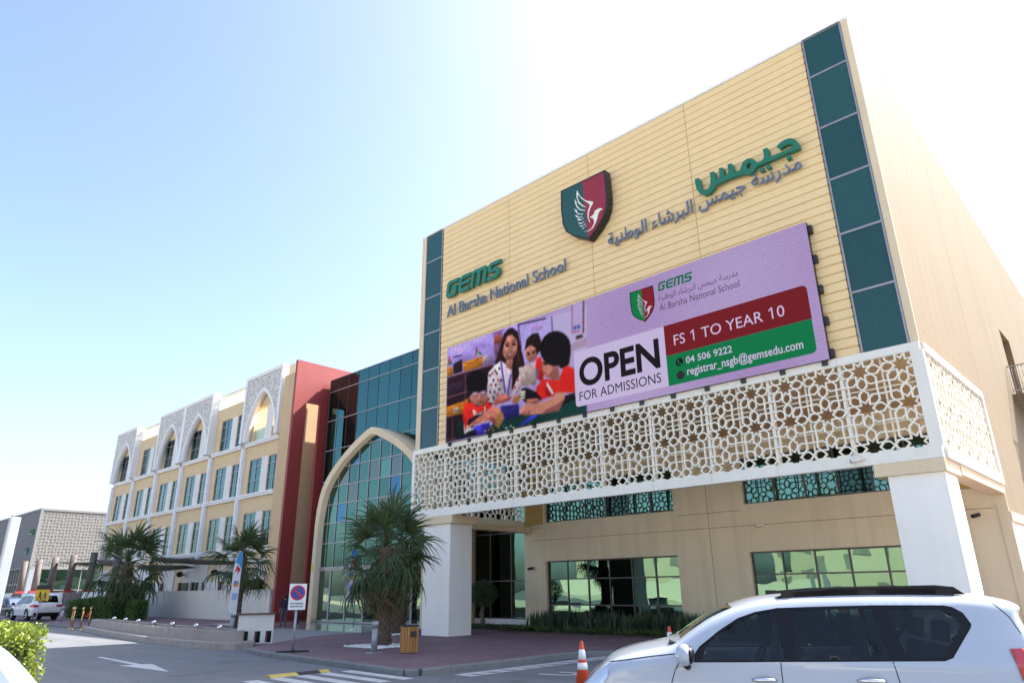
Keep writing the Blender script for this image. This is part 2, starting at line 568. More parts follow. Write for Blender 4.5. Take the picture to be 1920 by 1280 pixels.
def spandrel(name, col):
    m, t, p = newmat(name)
    p.inputs['Roughness'].default_value = 0.22
    p.inputs['Specular IOR Level'].default_value = 0.35
    L = t.links
    tc = N(t, 'ShaderNodeTexCoord')
    vo = N(t, 'ShaderNodeTexVoronoi', Scale=7.5)
    vo.feature = 'DISTANCE_TO_EDGE'
    L.new(tc.outputs['Object'], vo.inputs['Vector'])
    cr = N(t, 'ShaderNodeValToRGB')
    cr.color_ramp.elements[0].position = 0.02; cr.color_ramp.elements[0].color = (*[c * 1.13 for c in col], 1)
    cr.color_ramp.elements[1].position = 0.09; cr.color_ramp.elements[1].color = (*col, 1)
    L.new(vo.outputs['Distance'], cr.inputs[0])
    oi = N(t, 'ShaderNodeObjectInfo'); mr = N(t, 'ShaderNodeMapRange'); mr.inputs['To Min'].default_value = .85; mr.inputs['To Max'].default_value = 1.15
    L.new(oi.outputs['Random'], mr.inputs['Value'])
    sc = N(t, 'ShaderNodeVectorMath', operation='SCALE'); L.new(cr.outputs[0], sc.inputs[0]); L.new(mr.outputs[0], sc.inputs['Scale'])
    L.new(sc.outputs[0], p.inputs['Base Color'])
    return m


SPAN = spandrel('patterned_teal_glass', (0.019, 0.075, 0.075))
YF, YB = 20.65, 28.18
XL, XR = -25.85, -4.05
B = thing('school_building', 'cream clad school block on two columns with white lattice balcony and lit billboard', 'building', (-15, 20.65, 0))


def wall_open(mb, x0, x1, z0, z1, y0, y1, holes, m=0, axis='x'):
    xs = sorted({x0, x1} | {h[0] for h in holes} | {h[1] for h in holes})
    zs = sorted({z0, z1} | {h[2] for h in holes} | {h[3] for h in holes})
    for i in range(len(xs) - 1):
        zr = None
        for k in range(len(zs) - 1):
            cx, cz = (xs[i] + xs[i + 1]) / 2, (zs[k] + zs[k + 1]) / 2
            inside = any(h[0] < cx < h[1] and h[2] < cz < h[3] for h in holes)
            if not inside:
                zr = (zs[k] if zr is None else zr[0], zs[k + 1])if zr else (zs[k], zs[k + 1])
            if (inside or k == len(zs) - 2) and zr:
                if axis == 'x': mb.box(xs[i], xs[i + 1], y0, y1, zr[0], zr[1], m)
                else: mb.box(y0, y1, xs[i], xs[i + 1], zr[0], zr[1], m)
                zr = None


# upper body with the porch ceiling as its underside
m = MB()
m.box(XL + .05, -4.4, YF + .06, 55, 8.05, 19.42)
m.build('wall', STUCCO, B)
m = MB()
wall_open(m, YF + .06, 55, 8.05, 19.42, -4.4, XR, [(37.5, 40.0, 9.55, 13.0)], axis='y')
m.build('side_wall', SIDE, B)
m = MB()
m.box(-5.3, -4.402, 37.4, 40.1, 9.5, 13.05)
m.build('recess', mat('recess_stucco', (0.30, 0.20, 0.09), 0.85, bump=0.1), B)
m = MB()
m.box(XL, XR + .01, YF - .015, YF + .25, 19.425, 19.54)
m.box(XR - .25, XR + .012, YF + .252, 55, 19.425, 19.535)
m.build('coping', COLUMN, B)
# plain corner strips beside the glass strips
m = MB()
m.box(XL, -25.52, YF, YF + .055, 8.06, 19.42); m.build('corner_strip', BEIGE, B)
m = MB(); m.box(-4.27, XR, YF, YF + .055, 8.06, 19.42); m.build('corner_strip', BEIGE, B)
# ochre backing and planks
m = MB()
m.box(-24.17, -5.58, YF + .03, YF + .055, 8.06, 19.42)
m.build('cladding_rail', OCHRE, B)
seams = [-24.17, -19.49, -14.83, -10.16, -5.58]
rows = 38
pz = (19.42 - 8.06) / rows
for c in range(4):
    x0, x1 = seams[c] + .012, seams[c + 1] - .012
    mb = MB()
    wdt = x1 - x0; hh = pz - .028
    prof = [(0, 0.016, 0), (0, 0, .022), (0, 0, hh - .012), (0, .012, hh), (0, .03, hh), (0, .03, 0)]
    mb.ext(prof, (wdt, 0, 0))
    me = mb.mesh('plank', CREAM)
    for r_ in range(rows):
        inst('plank', me, B, (x0, YF + rnd.uniform(-.003, .003), 8.06 + r_ * pz + .014))
# little clips down the edges of the planking
m = MB()
for r_ in range(rows):
    for x in (-24.185, -5.565):
        m.box(x - .018, x + .018, YF - .03, YF + .02, 8.06 + r_ * pz - .03, 8.06 + r_ * pz + .035)
o = m.build('edge_clips', DARKALU, B, kind='stuff')
# glass strips
zz = [8.08, 9.99, 11.95, 13.88, 15.83, 17.87, 19.43]
for (a, b_) in ((-25.51, -24.21), (-5.55, -4.28)):
    for k in range(6):
        m = MB(); m.box(a + .05, b_ - .05, YF + .012, YF + .04, zz[k] + .035, zz[k + 1] - .035)
        m.build('glass_panel', SPAN, B)
    m = MB()
    m.box(a, a + .055, YF - .02, YF + .05, 8.08, 19.47)
    m.box(b_ - .055, b_, YF - .02, YF + .05, 8.08, 19.47)
    for k in range(7):
        zc = zz[k]
        m.box(a + .056, b_ - .056, YF - .015, YF + .05, zc - .035, zc + .035)
    m.build('glass_strip_frame', ALU, B)

# joints on the sunlit side
JOINT = mat('joint_strip', (0.30, 0.22, 0.12), 0.9)  # darker joint strips, set slightly proud of the wall
m = MB()
m.box(XR - .02, XR + .003, YF + .1, 28.7, 9.64, 9.665)
m.box(XR - .02, XR + .003, YF + .1, 28.4, 8.64, 8.665)
m.box(XR - .02, XR + .003, 28.68, 28.71, 8.3, 19.4)
m.box(XR - .02, XR + .003, 24.56, 24.585, 14.5, 19.4)
m.box(XR - .02, XR + .003, 33.0, 33.025, 4.4, 19.4)
m.box(XR - .02, XR + .003, 28.73, 36.2, 8.42, 8.445)
m.build('joint', JOINT, B)
# lower storeys behind the porch
XW0 = -25.75
W1 = (-24.27, -16.57); W2 = (-13.22, -5.52)
holes = [(W1[0], W1[1], .40, 3.15), (W2[0], W2[1], .40, 3.15), (W1[0], W1[1], 5.07, 7.0), (W2[0], W2[1], 5.07, 7.0)]
m = MB()
wall_open(m, XW0, XR - .3, -.1, 8.048, YB, YB + .5, holes)
m.build('porch_wall', PORCH, B)
m = MB()
m.box(XR - .298, XR, YB, 55, 4.05, 8.048)
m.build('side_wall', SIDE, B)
m = MB()
wall_open(m, YB + .06, 55, -.1, 3.75, -4.348, XR - .06, [(29.6, 31.8, 1.4, 3.0)], axis='y')
m.build('lower_side_wall', COLUMN, B)
m = MB()
m.box(-4.6, -4.35, 29.55, 31.85, 1.35, 3.05); m.build('side_window', DGLASS, B)
m = MB()
m.box(XR - .297, XR + .05, YB - .05, 55, 3.752, 4.048)
m.build('side_cornice', BEIGE, B)
m = MB()
m.box(XR - 1.5, XR - .302, YB - .06, YB - .002, 4.3, 4.88)
m.box(XR - .302, XR - .002, YB - .062, YB - .002, -.1, 4.88)
m.build('wall_pier', PORCH, B)
# groove lines in the porch wall
m = MB()
for (a, b_, z) in ((-25.2, XR - .4, 4.2), (-16.4, -13.4, 4.84), (-25.2, -24.5, 4.84)):
    m.box(a, b_, YB - .003, YB + .02, z - .012, z + .012)
m.box(-14.92, -14.895, YB - .003, YB + .02, 0.2, 8)
m.build('joint', JOINT, B)
# ochre wall returns seen through the lattice
m = MB()
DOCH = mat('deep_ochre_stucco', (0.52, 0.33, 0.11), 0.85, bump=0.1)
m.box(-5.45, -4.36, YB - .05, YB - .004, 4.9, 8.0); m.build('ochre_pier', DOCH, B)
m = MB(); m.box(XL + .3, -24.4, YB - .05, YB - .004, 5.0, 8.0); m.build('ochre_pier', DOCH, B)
# interior dark behind glass
PANE_CACHE = {}


def pane(parent, x0, x1, z0, z1, y, mt, tilt=0.004, name='pane'):
    key = (round(x1 - x0, 3), round(z1 - z0, 3), mt.name)
    if key not in PANE_CACHE:
        mb = MB(); a, c = (x1 - x0) / 2, (z1 - z0) / 2
        mb.box(-a, a, -.01, .01, -c, c)
        PANE_CACHE[key] = mb.mesh(name, mt)
    o = bpy.data.objects.new(name, PANE_CACHE[key])
    link(o, parent)
    o.location = Vector(((x0 + x1) / 2, y, (z0 + z1) / 2)) - OFF[parent]
    o.rotation_euler = (rnd.uniform(-tilt, tilt), 0, rnd.uniform(-tilt, tilt))
    OFF[o] = OFF[parent]
    return o


def window(parent, x0, x1, z0, z1, y, xs, zs, mt, fr, fw=.06, fd=.09, tilt=.004, glazed=None):
    m = MB()
    m.box(x0, x1, y - fd / 2, y + fd / 2, z0, z0 + fw)
    m.box(x0, x1, y - fd / 2, y + fd / 2, z1 - fw, z1)
    m.box(x0, x0 + fw, y - fd / 2, y + fd / 2, z0 + fw, z1 - fw)
    m.box(x1 - fw, x1, y - fd / 2, y + fd / 2, z0 + fw, z1 - fw)
    for x in xs[1:-1]: m.box(x - fw / 2, x + fw / 2, y - fd / 2 + .002, y + fd / 2, z0 + fw, z1 - fw)
    for z in zs[1:-1]: m.box(x0 + fw, x1 - fw, y - fd / 2 + .004, y + fd / 2 - .002, z - fw / 2, z + fw / 2)
    wd = m.build('window', fr, parent)
    for i in range(len(xs) - 1):
        for k in range(len(zs) - 1):
            g = mt if glazed is None else glazed(i, k)
            pane(wd, xs[i] + .02, xs[i + 1] - .02, zs[k] + .02, zs[k + 1] - .02, y + .01, g, tilt)
    return wd


for W in (W1, W2):
    n = 6
    xs = [W[0] + (W[1] - W[0]) * i / n for i in range(n + 1)]
    window(B, W[0], W[1], .40, 3.15, YB + .2, xs, [.40, 1.06, 2.27, 3.15], PGLASS, DARKALU, tilt=.012,
           glazed=lambda i, k: DGLASS if (W is W1 and i == 3) else PGLASS)
    window(B, W[0], W[1], 5.07, 7.0, YB + .2, xs, [5.07, 6.1, 7.0], PGLASS, DARKALU, tilt=.008,
           glazed=lambda i, k: DGLASS if (i in (3,)) else PGLASS)
# columns with caps
for (a, b_) in ((-24.97, -23.22), (-5.5, -4.13)):
    m = MB(); m.box(a, b_, YF, YF + 1.3, -.05, 4.56)
    m.build('column', COLUMN, B, bevel=.012)
m = MB(); m.box(-25.42, -23.0, YF - .12, YF + 1.5, 4.562, 4.9); m.build('column_cap', BEIGE, B, bevel=.01)
m = MB(); m.box(-5.78, XR - .0, YF - .12, YF + 1.5, 4.562, 4.9); m.build('column_cap', BEIGE, B, bevel=.01)
# side beams of the porch
m = MB(); m.box(-4.5, XR + .02, YF + 1.51, YB - .07, 4.62, 4.9); m.build('beam', BEIGE, B)
m = MB(); m.box(-25.8, -25.25, YF + 1.51, YB - .07, 4.62, 4.9)
m.build('beam', BEIGE, B)

# lattice: eight pointed stars with petals, built bar by bar
LW, LH = 2.18, 2.62


def rosette(cx, cz, A, d):
    e, ep = A * .80, A
    seg = []
    for k in range(8):
        t = math.pi / 4 * k
        ct, st = math.cos(t), math.sin(t)
        P = lambda x, y: (cx + x * ct - y * st, cz + x * st + y * ct)
        q0 = P(1.414 * d, 0)
        for s in (1, -1):
            tip = P(2.414 * d, s * d); el = P(e, s * d); en = P(ep, 0)
            seg += [(q0, tip), (tip, el), (el, en)]
            if k % 2 == 1:
                dx, dy = ep - e, -s * d
                # strand runs on from the diagonal petal's point to the cell edge
                ax, ay = dx * ct - dy * st, dx * st + dy * ct
                best = 9
                for (v, a0, lim) in ((ax, en[0], cx), (ay, en[1], cz)):
                    if abs(v) > 1e-6:
                        tt = ((lim + math.copysign(A, v)) - a0) / v
                        if 0 < tt < best: best = tt
                if best < 9: seg.append((en, (en[0] + ax * best, en[1] + ay * best)))
    return seg


def clip(p, q, x0, x1, z0, z1):
    t0, t1 = 0, 1
    dx, dz = q[0] - p[0], q[1] - p[1]
    for pp, qq in ((-dx, p[0] - x0), (dx, x1 - p[0]), (-dz, p[1] - z0), (dz, z1 - p[1])):
        if abs(pp) < 1e-9:
            if qq < 0: return None
        else:
            r_ = qq / pp
            if pp < 0: t0 = max(t0, r_)
            else: t1 = min(t1, r_)
    if t1 - t0 < 1e-3: return None
    return (p[0] + dx * t0, p[1] + dz * t0), (p[0] + dx * t1, p[1] + dz * t1)


def lattice_mesh(W, H, nx, zc, A, d, bw, dep, mt, sup=True):
    m = MB()
    i = 0
    for a in range(nx):
        for z in zc:
            for p_, q_ in rosette(A + 2 * A * a, z, A, d):
                c = clip(p_, q_, 0, W, 0, H)
                if not c: continue
                (xa, za), (xb, zb) = c
                L_ = math.hypot(xb - xa, zb - za)
                ex, ez = (xb - xa) / L_, (zb - za) / L_
                h = bw / 2
                xa -= ex * h * .35; za -= ez * h * .35; xb += ex * h * .35; zb += ez * h * .35
                y = (i % 9) * .0012
                i += 1
                m.ext([(xa - ez * h, y, za + ex * h), (xb - ez * h, y, zb + ex * h), (xb + ez * h, y, zb - ex * h), (xa + ez * h, y, za - ex * h)], (0, dep + (i % 5) * .0013, 0))
    if sup:
        m.box(W / 2 - .02, W / 2 + .02, dep + .06, dep + .14, 0, H)
        for z in (H * .31, H * .69): m.box(0, W, dep + .07, dep + .13, z - .018, z + .018)
    return m.mesh('lattice_panel', mt)


PAN = lattice_mesh(LW, LH, 2, (2.33, 1.24, .15), .545, .122, .040, .09, LATMAT)
YLAT = YF - .1
for k in range(10):
    inst('lattice_panel', PAN, B, (XL + LW * k, YLAT, 5.22))
for k in range(3):
    o = inst('lattice_panel', PAN, B, (XR + .02, YF + .12 + 2.43 * k, 5.22), rot=(0, 0, R(90)))
    o.scale = (2.43 / LW, 1, 1)
    o = inst('lattice_panel', PAN, B, (XL + .15, YF + .12 + 2.43 * k, 5.22), rot=(0, 0, R(90)))
    o.scale = (2.43 / LW, 1, 1)
m = MB()
# rails in lengths with a hairline gap
for k in range(10):
    a, b_ = XL + LW * k + .004, XL + LW * (k + 1) - .004
    m.box(a, b_, YLAT - .03, YLAT + .2, 4.902, 5.22)
    m.box(a, b_, YLAT - .03, YLAT + .11, 7.84, 8.075)
    if 0 < k: m.box(XL + LW * k - .05, XL + LW * k + .05, YLAT + .08, YLAT + .26, 5.221, 7.839)
m.box(XL - .004, XL + .16, YLAT - .027, YLAT + .12, 5.221, 7.839)
m.box(XR - .26, XR + .06, YLAT - .027, YLAT + .12, 5.221, 7.839)
m.build('lattice_frame', WHITE, B)
m = MB()
m.box(XR - .1, XR + .08, YF + .11, YB - .08, 4.903, 5.22)
m.box(XR - .1, XR + .08, YF + .11, YB - .08, 7.84, 8.07)
m.box(XR - .1, XR + .08, YB - .3, YB - .08, 5.221, 7.839)
for k in (1, 2): m.box(XR - .2, XR - .1, YF + .07 + 2.43 * k, YF + .17 + 2.43 * k, 5.221, 7.839)
m.build('side_lattice_frame', WHITE, B)
m = MB(); m.box(XL, XL + .2, YF + .11, YB - .08, 4.903, 5.22); m.build('side_lattice_frame', WHITE, B)
# balcony high on the sunlit side
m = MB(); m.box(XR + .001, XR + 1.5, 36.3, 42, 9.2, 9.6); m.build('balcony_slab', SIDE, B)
m = MB()
for z in (9.75, 10.85):
    m.box(XR + .02, XR + 1.45, 36.35, 36.4, z, z + .05)
    m.box(XR + 1.4, XR + 1.45, 36.401, 41.9, z, z + .05)
for k in range(11): m.cyl((XR + .05 + .13 * k, 36.375, 9.6), (XR + .05 + .13 * k, 36.375, 10.86), .014, n=6)
for k in range(40): m.cyl((XR + 1.425, 36.5 + .135 * k, 9.6), (XR + 1.425, 36.5 + .135 * k, 10.86), .014, n=6)
m.build('railing', STEEL, B)
# ---------------------------------------------------------------- entrance hall: curtain wall, red portal wall, pointed arch
H_ = thing('entrance_hall', 'glass entrance hall with tall pointed arch portal and red slotted wall', 'building', (-36, 27, 0))
XF = -44.5
YC = 27.0
m = MB(); m.box(-44.3, -30.2, YC + .03, 45, 0, 16.74); m.box(-30.198, -25.95, YC + .03, 45, 7.0, 16.74); m.build('hall_core', mat('dark_core', (0.10, 0.11, 0.11), 0.8), H_)
xs = [-44.15 + (18.2 / 15) * i for i in range(16)]
zs = [0, 2.3, 4.6, 6.9, 9.15, 11.4, 13.6, 15.83, 16.78]
TP = {}
for i in range(15):
    for k in range(8):
        if xs[i] > -30.4 and k < 3: continue
        pane(H_, xs[i] + .006, xs[i + 1] - .006, zs[k] + .02, zs[k + 1] - .02, YC, TEALW, .0035)
m = MB()
for z in zs[1:]: m.box(-44.15, -25.95 if z > 6 else -30.0, YC - .05, YC - .012, z - .03, z + .03)
m.build('transom', ALU, H_, kind='stuff')
m = MB()
for x in xs: m.box(x - .012, x + .012, YC - .03, YC - .011, .05 if x < -29.9 else 6.95, 16.75)
m.build('mullion', DARKALU, H_, kind='stuff')
# red wall with slot
m = MB()
ys = [24.25, 25.25, 26.45, 42.0]
wall_open(m, 24.3, 29.0, 0, 17.95, XF - .28, XF, [(25.3, 26.45, .9, 14.9)], axis='y')
m.build('red_wall', RED, H_)
m = MB(); m.box(-47.9, XF - 1.45, 25.2, 40, 0, 17.6); m.build('side_block', STUCCO, H_)
m = MB(); m.box(XF - 1.452, XF - 1.444, 25.3, 29, 9.1, 9.125); m.build('joint', JOINT, H_)
# arch portal
XC = -36.04
outer_h = [(-5.80, 0), (-5.78, 5.9), (-5.70, 7.0), (-5.38, 8.15), (-4.75, 9.05), (-3.50, 10.0), (-2.25, 10.76), (-1.15, 11.28), (-.45, 11.56), (-.15, 11.64)]
inner_h = [(-5.40, 0), (-5.37, 5.86), (-5.22, 7.0), (-4.85, 8.2), (-3.62, 9.45), (-2.33, 10.22), (-1.15, 10.80), (-.12, 11.22)]


def smooth(pts, n=2):
    for _ in range(n):
        q = [pts[0], pts[1]]
        for i in range(1, len(pts) - 1):
            a, b_ = pts[i], pts[i + 1]
            q += [(a[0] * .75 + b_[0] * .25, a[1] * .75 + b_[1] * .25), (a[0] * .25 + b_[0] * .75, a[1] * .25 + b_[1] * .75)]
        q.append(pts[-1])
        pts = q
    return pts


outer_h, inner_h = smooth(outer_h), smooth(inner_h)
oarc = outer_h + [(-x, z) for x, z in outer_h[::-1]]
iarc = inner_h + [(-x, z) for x, z in inner_h[::-1]]
YA = 25.2


def band(mb, A, Bq, y0, y1, xc, mt=0):
    # two polylines resampled to the same count, joined into a solid band
    def res(P, n):
        L_ = [0]
        for i in range(len(P) - 1): L_.append(L_[-1] + math.hypot(P[i + 1][0] - P[i][0], P[i + 1][1] - P[i][1]))
        out = []
        for k in range(n + 1):
            s = L_[-1] * k / n
            for i in range(len(P) - 1):
                if s <= L_[i + 1] + 1e-9:
                    t = (s - L_[i]) / max(1e-9, L_[i + 1] - L_[i])
                    out.append((P[i][0] + (P[i + 1][0] - P[i][0]) * t, P[i][1] + (P[i + 1][1] - P[i][1]) * t)); break
            else:
                out.append(P[-1])
        return out
    n = 60
    a, b_ = res(A, n), res(Bq, n)
    base = len(mb.v)
    for k in range(n + 1):
        mb.v += [(xc + a[k][0], y0, a[k][1]), (xc + b_[k][0], y0, b_[k][1]), (xc + a[k][0], y1, a[k][1]), (xc + b_[k][0], y1, b_[k][1])]
    for k in range(n):
        p_, q_ = base + 4 * k, base + 4 * k + 4
        mb.addf((p_, q_, q_ + 1, p_ + 1), mt)
        mb.addf((p_ + 2, p_ + 3, q_ + 3, q_ + 2), mt)
        mb.addf((p_, p_ + 2, q_ + 2, q_), mt, True)
        mb.addf((p_ + 1, q_ + 1, q_ + 3, p_ + 3), mt, True)
    mb.addf((base, base + 1, base + 3, base + 2), mt)
    e = base + 4 * n
    mb.addf((e, e + 2, e + 3, e + 1), mt)


m = MB(); band(m, oarc, iarc, YA, YC - .055, XC)
m.build('arch_portal', BEIGE, H_)
# panes clipped to the arch
def clip_poly(sub, cl):
    out = sub
    n = len(cl)
    for i in range(n):
        a, b_ = cl[i], cl[(i + 1) % n]
        inp, out = out, []
        if not inp: break
        ins = lambda p_: (b_[0] - a[0]) * (p_[1] - a[1]) - (b_[1] - a[1]) * (p_[0] - a[0]) <= 1e-9
        for j in range(len(inp)):
            p_, q_ = inp[j], inp[(j + 1) % len(inp)]
            if ins(q_):
                if not ins(p_): out.append(isect(p_, q_, a, b_))
                out.append(q_)
            elif ins(p_): out.append(isect(p_, q_, a, b_))
    return out


def isect(p_, q_, a, b_):
    d1 = (q_[0] - p_[0], q_[1] - p_[1]); d2 = (b_[0] - a[0], b_[1] - a[1])
    den = d1[0] * d2[1] - d1[1] * d2[0]
    t = ((a[0] - p_[0]) * d2[1] - (a[1] - p_[1]) * d2[0]) / den
    return (p_[0] + d1[0] * t, p_[1] + d1[1] * t)


GT = [glassmat('arch_glass_teal', (0.06, 0.135, 0.112), wave=.004), glassmat('arch_glass_blue', (0.05, 0.13, 0.20), wave=.004),
      glassmat('arch_glass_grey', (0.11, 0.13, 0.118), wave=.004), glassmat('arch_glass_green', (0.085, 0.17, 0.14), wave=.004)]
ax = [-41.44, -40.90, -39.96, -38.86, -37.74, -36.61, -35.49, -34.37, -33.29, -32.24, -31.2, -30.65]
az = [3.25, 4.75, 6.0, 7.2, 8.37, 9.58, 10.78, 11.3]
blue = {(2, 2), (3, 5), (5, 6), (8, 5), (7, 3)}
grey = {(2, 4), (3, 3), (4, 1), (2, 5), (5, 4), (7, 4), (6, 2), (9, 3)}
pale = {(1, 2), (1, 3), (1, 4), (2, 1), (4, 2), (6, 6), (6, 4)}
ia = [(x, z) for x, z in iarc]
YG = 25.62
for i in range(len(ax) - 1):
    for k in range(len(az) - 1):
        q = [(ax[i] + .03 - XC, az[k] + .03), (ax[i + 1] - .03 - XC, az[k] + .03), (ax[i + 1] - .03 - XC, az[k + 1] - .03), (ax[i] + .03 - XC, az[k + 1] - .03)]
        c = clip_poly(q, ia)
        if len(c) < 3: continue
        mt = GT[1] if (i, k) in blue else GT[2] if (i, k) in grey else GT[3] if (i, k) in pale else GT[0]
        tl = rnd.uniform(-.003, .003), rnd.uniform(-.003, .003)
        m = MB(); m.ext([(XC + x, YG + (x - c[0][0]) * tl[0] + (z - c[0][1]) * tl[1], z) for x, z in c], (0, .03, 0))
        m.build('pane', mt, H_)


def half_width(z):
    for i in range(len(inner_h) - 1):
        a, b_ = inner_h[i], inner_h[i + 1]
        if a[1] <= z <= b_[1]: return -(a[0] + (b_[0] - a[0]) * (z - a[1]) / (b_[1] - a[1] + 1e-9))
    return 0.1


def top_at(x):
    x = -abs(x)
    for i in range(len(inner_h) - 1):
        a, b_ = inner_h[i], inner_h[i + 1]
        if a[0] <= x <= b_[0]: return a[1] + (b_[1] - a[1]) * (x - a[0]) / (b_[0] - a[0] + 1e-9)
    return 11.2


m = MB()
for z in az[1:-1]:
    h = half_width(z)
    m.box(XC - h, XC + h, YG - .05, YG + .06, z - .03, z + .03)
for x in ax[1:-1]:
    m.box(x - .03, x + .03, YG - .045, YG + .055, 3.3, top_at(x - XC))
m.build('glazing_bars', ALU, H_, kind='stuff')
m = MB(); m.box(XC - 5.38, XC + 5.38, YG - .08, YG + .1, 3.17, 3.29); m.build('door_transom', ALU, H_)
DOORG = glassmat('door_glass', (0.16, 0.24, 0.19), wave=.012, wscale=.5)
dx = [-41.40, -40.1, -38.3, -36.4, -34.9, -33.2, -31.9, -30.66]
for i in range(7):
    d = MB(); d.box(dx[i], dx[i] + .07, YG - .05, YG + .06, 0.02, 3.168); d.box(dx[i + 1] - .07, dx[i + 1], YG - .05, YG + .06, 0.02, 3.168)
    d.box(dx[i] + .07, dx[i + 1] - .07, YG - .05, YG + .06, 0.02, .12); d.box(dx[i] + .07, dx[i + 1] - .07, YG - .05, YG + .06, 3.07, 3.168)
    fr = d.build('door', ALU, H_)
    pane(fr, dx[i] + .05, dx[i + 1] - .05, .1, 3.09, YG, DGLASS if i == 3 else DOORG, .006)
    hd = MB(); hd.cyl((dx[i + 1] - .2, YG - .09, .7), (dx[i + 1] - .2, YG - .09, 1.7), .018, n=6)
    hd.build('handle', CHROME, fr)
m = MB(); m.box(XC - 5.79, XC - 5.45, YA - .012, YA - .002, 3.05, 3.5); m.build('notice_plate', mat('yellow_notice', (0.6, 0.5, 0.12), 0.6), H_)
# link wall and glazing beside the porch
m = MB(); m.box(-30.15, -29.95, 25.3, 28.99, 0, 6.9)
m.build('link_wall', STUCCO, H_)
m = MB(); m.box(-29.93, -25.8, 28.55, 28.75, 0, .33); m.build('plinth', WPANEL, H_)
window(H_, -29.93, -25.78, .33, 6.9, 28.6, [-29.93, -28.7, -27.1, -25.78], [.33, 2.25, 4.75, 6.9], DGLASS, DARKALU,
       glazed=lambda i, k: PGLASS if i == 2 else DGLASS)

# ---------------------------------------------------------------- classroom wing
Wg = thing('classroom_wing', 'long four storey classroom wing with white pointed arch gables and paired teal windows', 'building', (-68, 26, 0))
YW = 26.3
X0 = -49.25
BAY = 6.2
XP = [X0 - BAY * i for i in range(7)]
ARCH = {0, 2, 3, 5}
WGLASS = glassmat('wing_window_glass', (0.07, 0.145, 0.135), wave=.008)
SHADE = mat('white_roughcast', (0.74, 0.74, 0.74), 0.8, bump=0.1)
holes = []
wins = []
for i in range(6):
    xr = XP[i]
    for fl, (z0, z1) in enumerate(((5.12, 7.72), (9.25, 12.0), (13.5, 16.3))):
        for (a, b_) in ((xr - 5.15, xr - 3.15), (xr - 2.05, xr - .35)):
            holes.append((a, b_, z0, z1)); wins.append((i, fl, a, b_, z0, z1))
m = MB()
wall_open(m, XP[-1], X0, 4.7, 17.5, YW, YW + .4, holes)
m.build('wall', WINGY, Wg)
WIN = {}
for (i, fl, a, b_, z0, z1) in wins:
    if i == 0 and fl == 2: continue
    key = (round(b_ - a, 2), fl)
    y = YW + .10
    zq = [z0, z0 + (z1 - z0) * .38, z0 + (z1 - z0) * .78, z1]
    if key in WIN:
        dd = dup(WIN[key][0]); dd.parent = Wg
        dd.location = WIN[key][0].location + Vector((a - WIN[key][1], 0, 0))
    else:
        wd = window(Wg, a, b_, z0, z1, y, [a, (a + b_) / 2, b_], zq, WGLASS, ALU, fw=.06, tilt=.006)
        WIN[key] = (wd, a)
# white panel between the paired windows
WP = {}
for i in range(6):
    for fl, (z0, z1) in enumerate(((5.06, 7.75), (9.2, 12.03), (13.47, 16.33))):
        xr = XP[i]
        m = MB(); m.box(xr - 3.12, xr - 2.08, YW - .014, YW + .395, z0, z1)
        m.build('window_pier', WPANEL, Wg)
# pilasters and ledges
for i, x in enumerate(XP):
    m = MB()
    z1 = 13.1
    m.box(x - .3, x + .3, YW - .22, YW - .002, 4.2, z1)
    m.box(x - .16, x + .16, YW - .3, YW - .222, 4.2, z1)
    m.build('pilaster', WTRIM, Wg)
for z in (4.72, 8.9, 13.12):
    for i in range(6):
        m = MB()
        m.box(XP[i + 1] + .302, XP[i] - .302, YW - .26, YW - .003, z, z + .17)
        m.box(XP[i + 1] + .302, XP[i] - .302, YW - .34, YW - .003, z + .172, z + .3)
        m.build('ledge', WTRIM, Wg)
# arch gables
LATF, t, p = newmat('fretwork_panel')
p.inputs['Roughness'].default_value = 0.8
L = t.links
tc = N(t, 'ShaderNodeTexCoord'); mp = N(t, 'ShaderNodeMapping')
vo = N(t, 'ShaderNodeTexVoronoi', Scale=4.6); vo.feature = 'DISTANCE_TO_EDGE'; vo.inputs['Randomness'].default_value = .6
L.new(tc.outputs['Object'], mp.inputs[0]); mp.inputs['Scale'].default_value = (1, .01, 1); L.new(mp.outputs[0], vo.inputs['Vector'])
cr = N(t, 'ShaderNodeValToRGB')
cr.color_ramp.elements[0].position = .10; cr.color_ramp.elements[0].color = (.64, .63, .60, 1)
cr.color_ramp.elements[1].position = .2; cr.color_ramp.elements[1].color = (.34, .32, .27, 1)
L.new(vo.outputs['Distance'], cr.inputs[0]); L.new(cr.outputs[0], p.inputs['Base Color'])
b = N(t, 'ShaderNodeBump', Strength=1.0, Distance=.08); b.invert = True
L.new(vo.outputs['Distance'], b.inputs['Height']); L.new(b.outputs[0], p.inputs['Normal'])
YAr = YW - .62
hw = 2.42
half = smooth([(-hw, 13.435), (-hw, 14.0), (-2.22, 14.9), (-1.75, 15.9), (-1.0, 16.8), (-.35, 17.3), (0, 17.45)])
rimo = smooth([(-hw - .2, 13.435), (-hw - .2, 14.0), (-2.42, 14.98), (-1.92, 16.05), (-1.12, 17.0), (-.4, 17.55), (0, 17.72)])
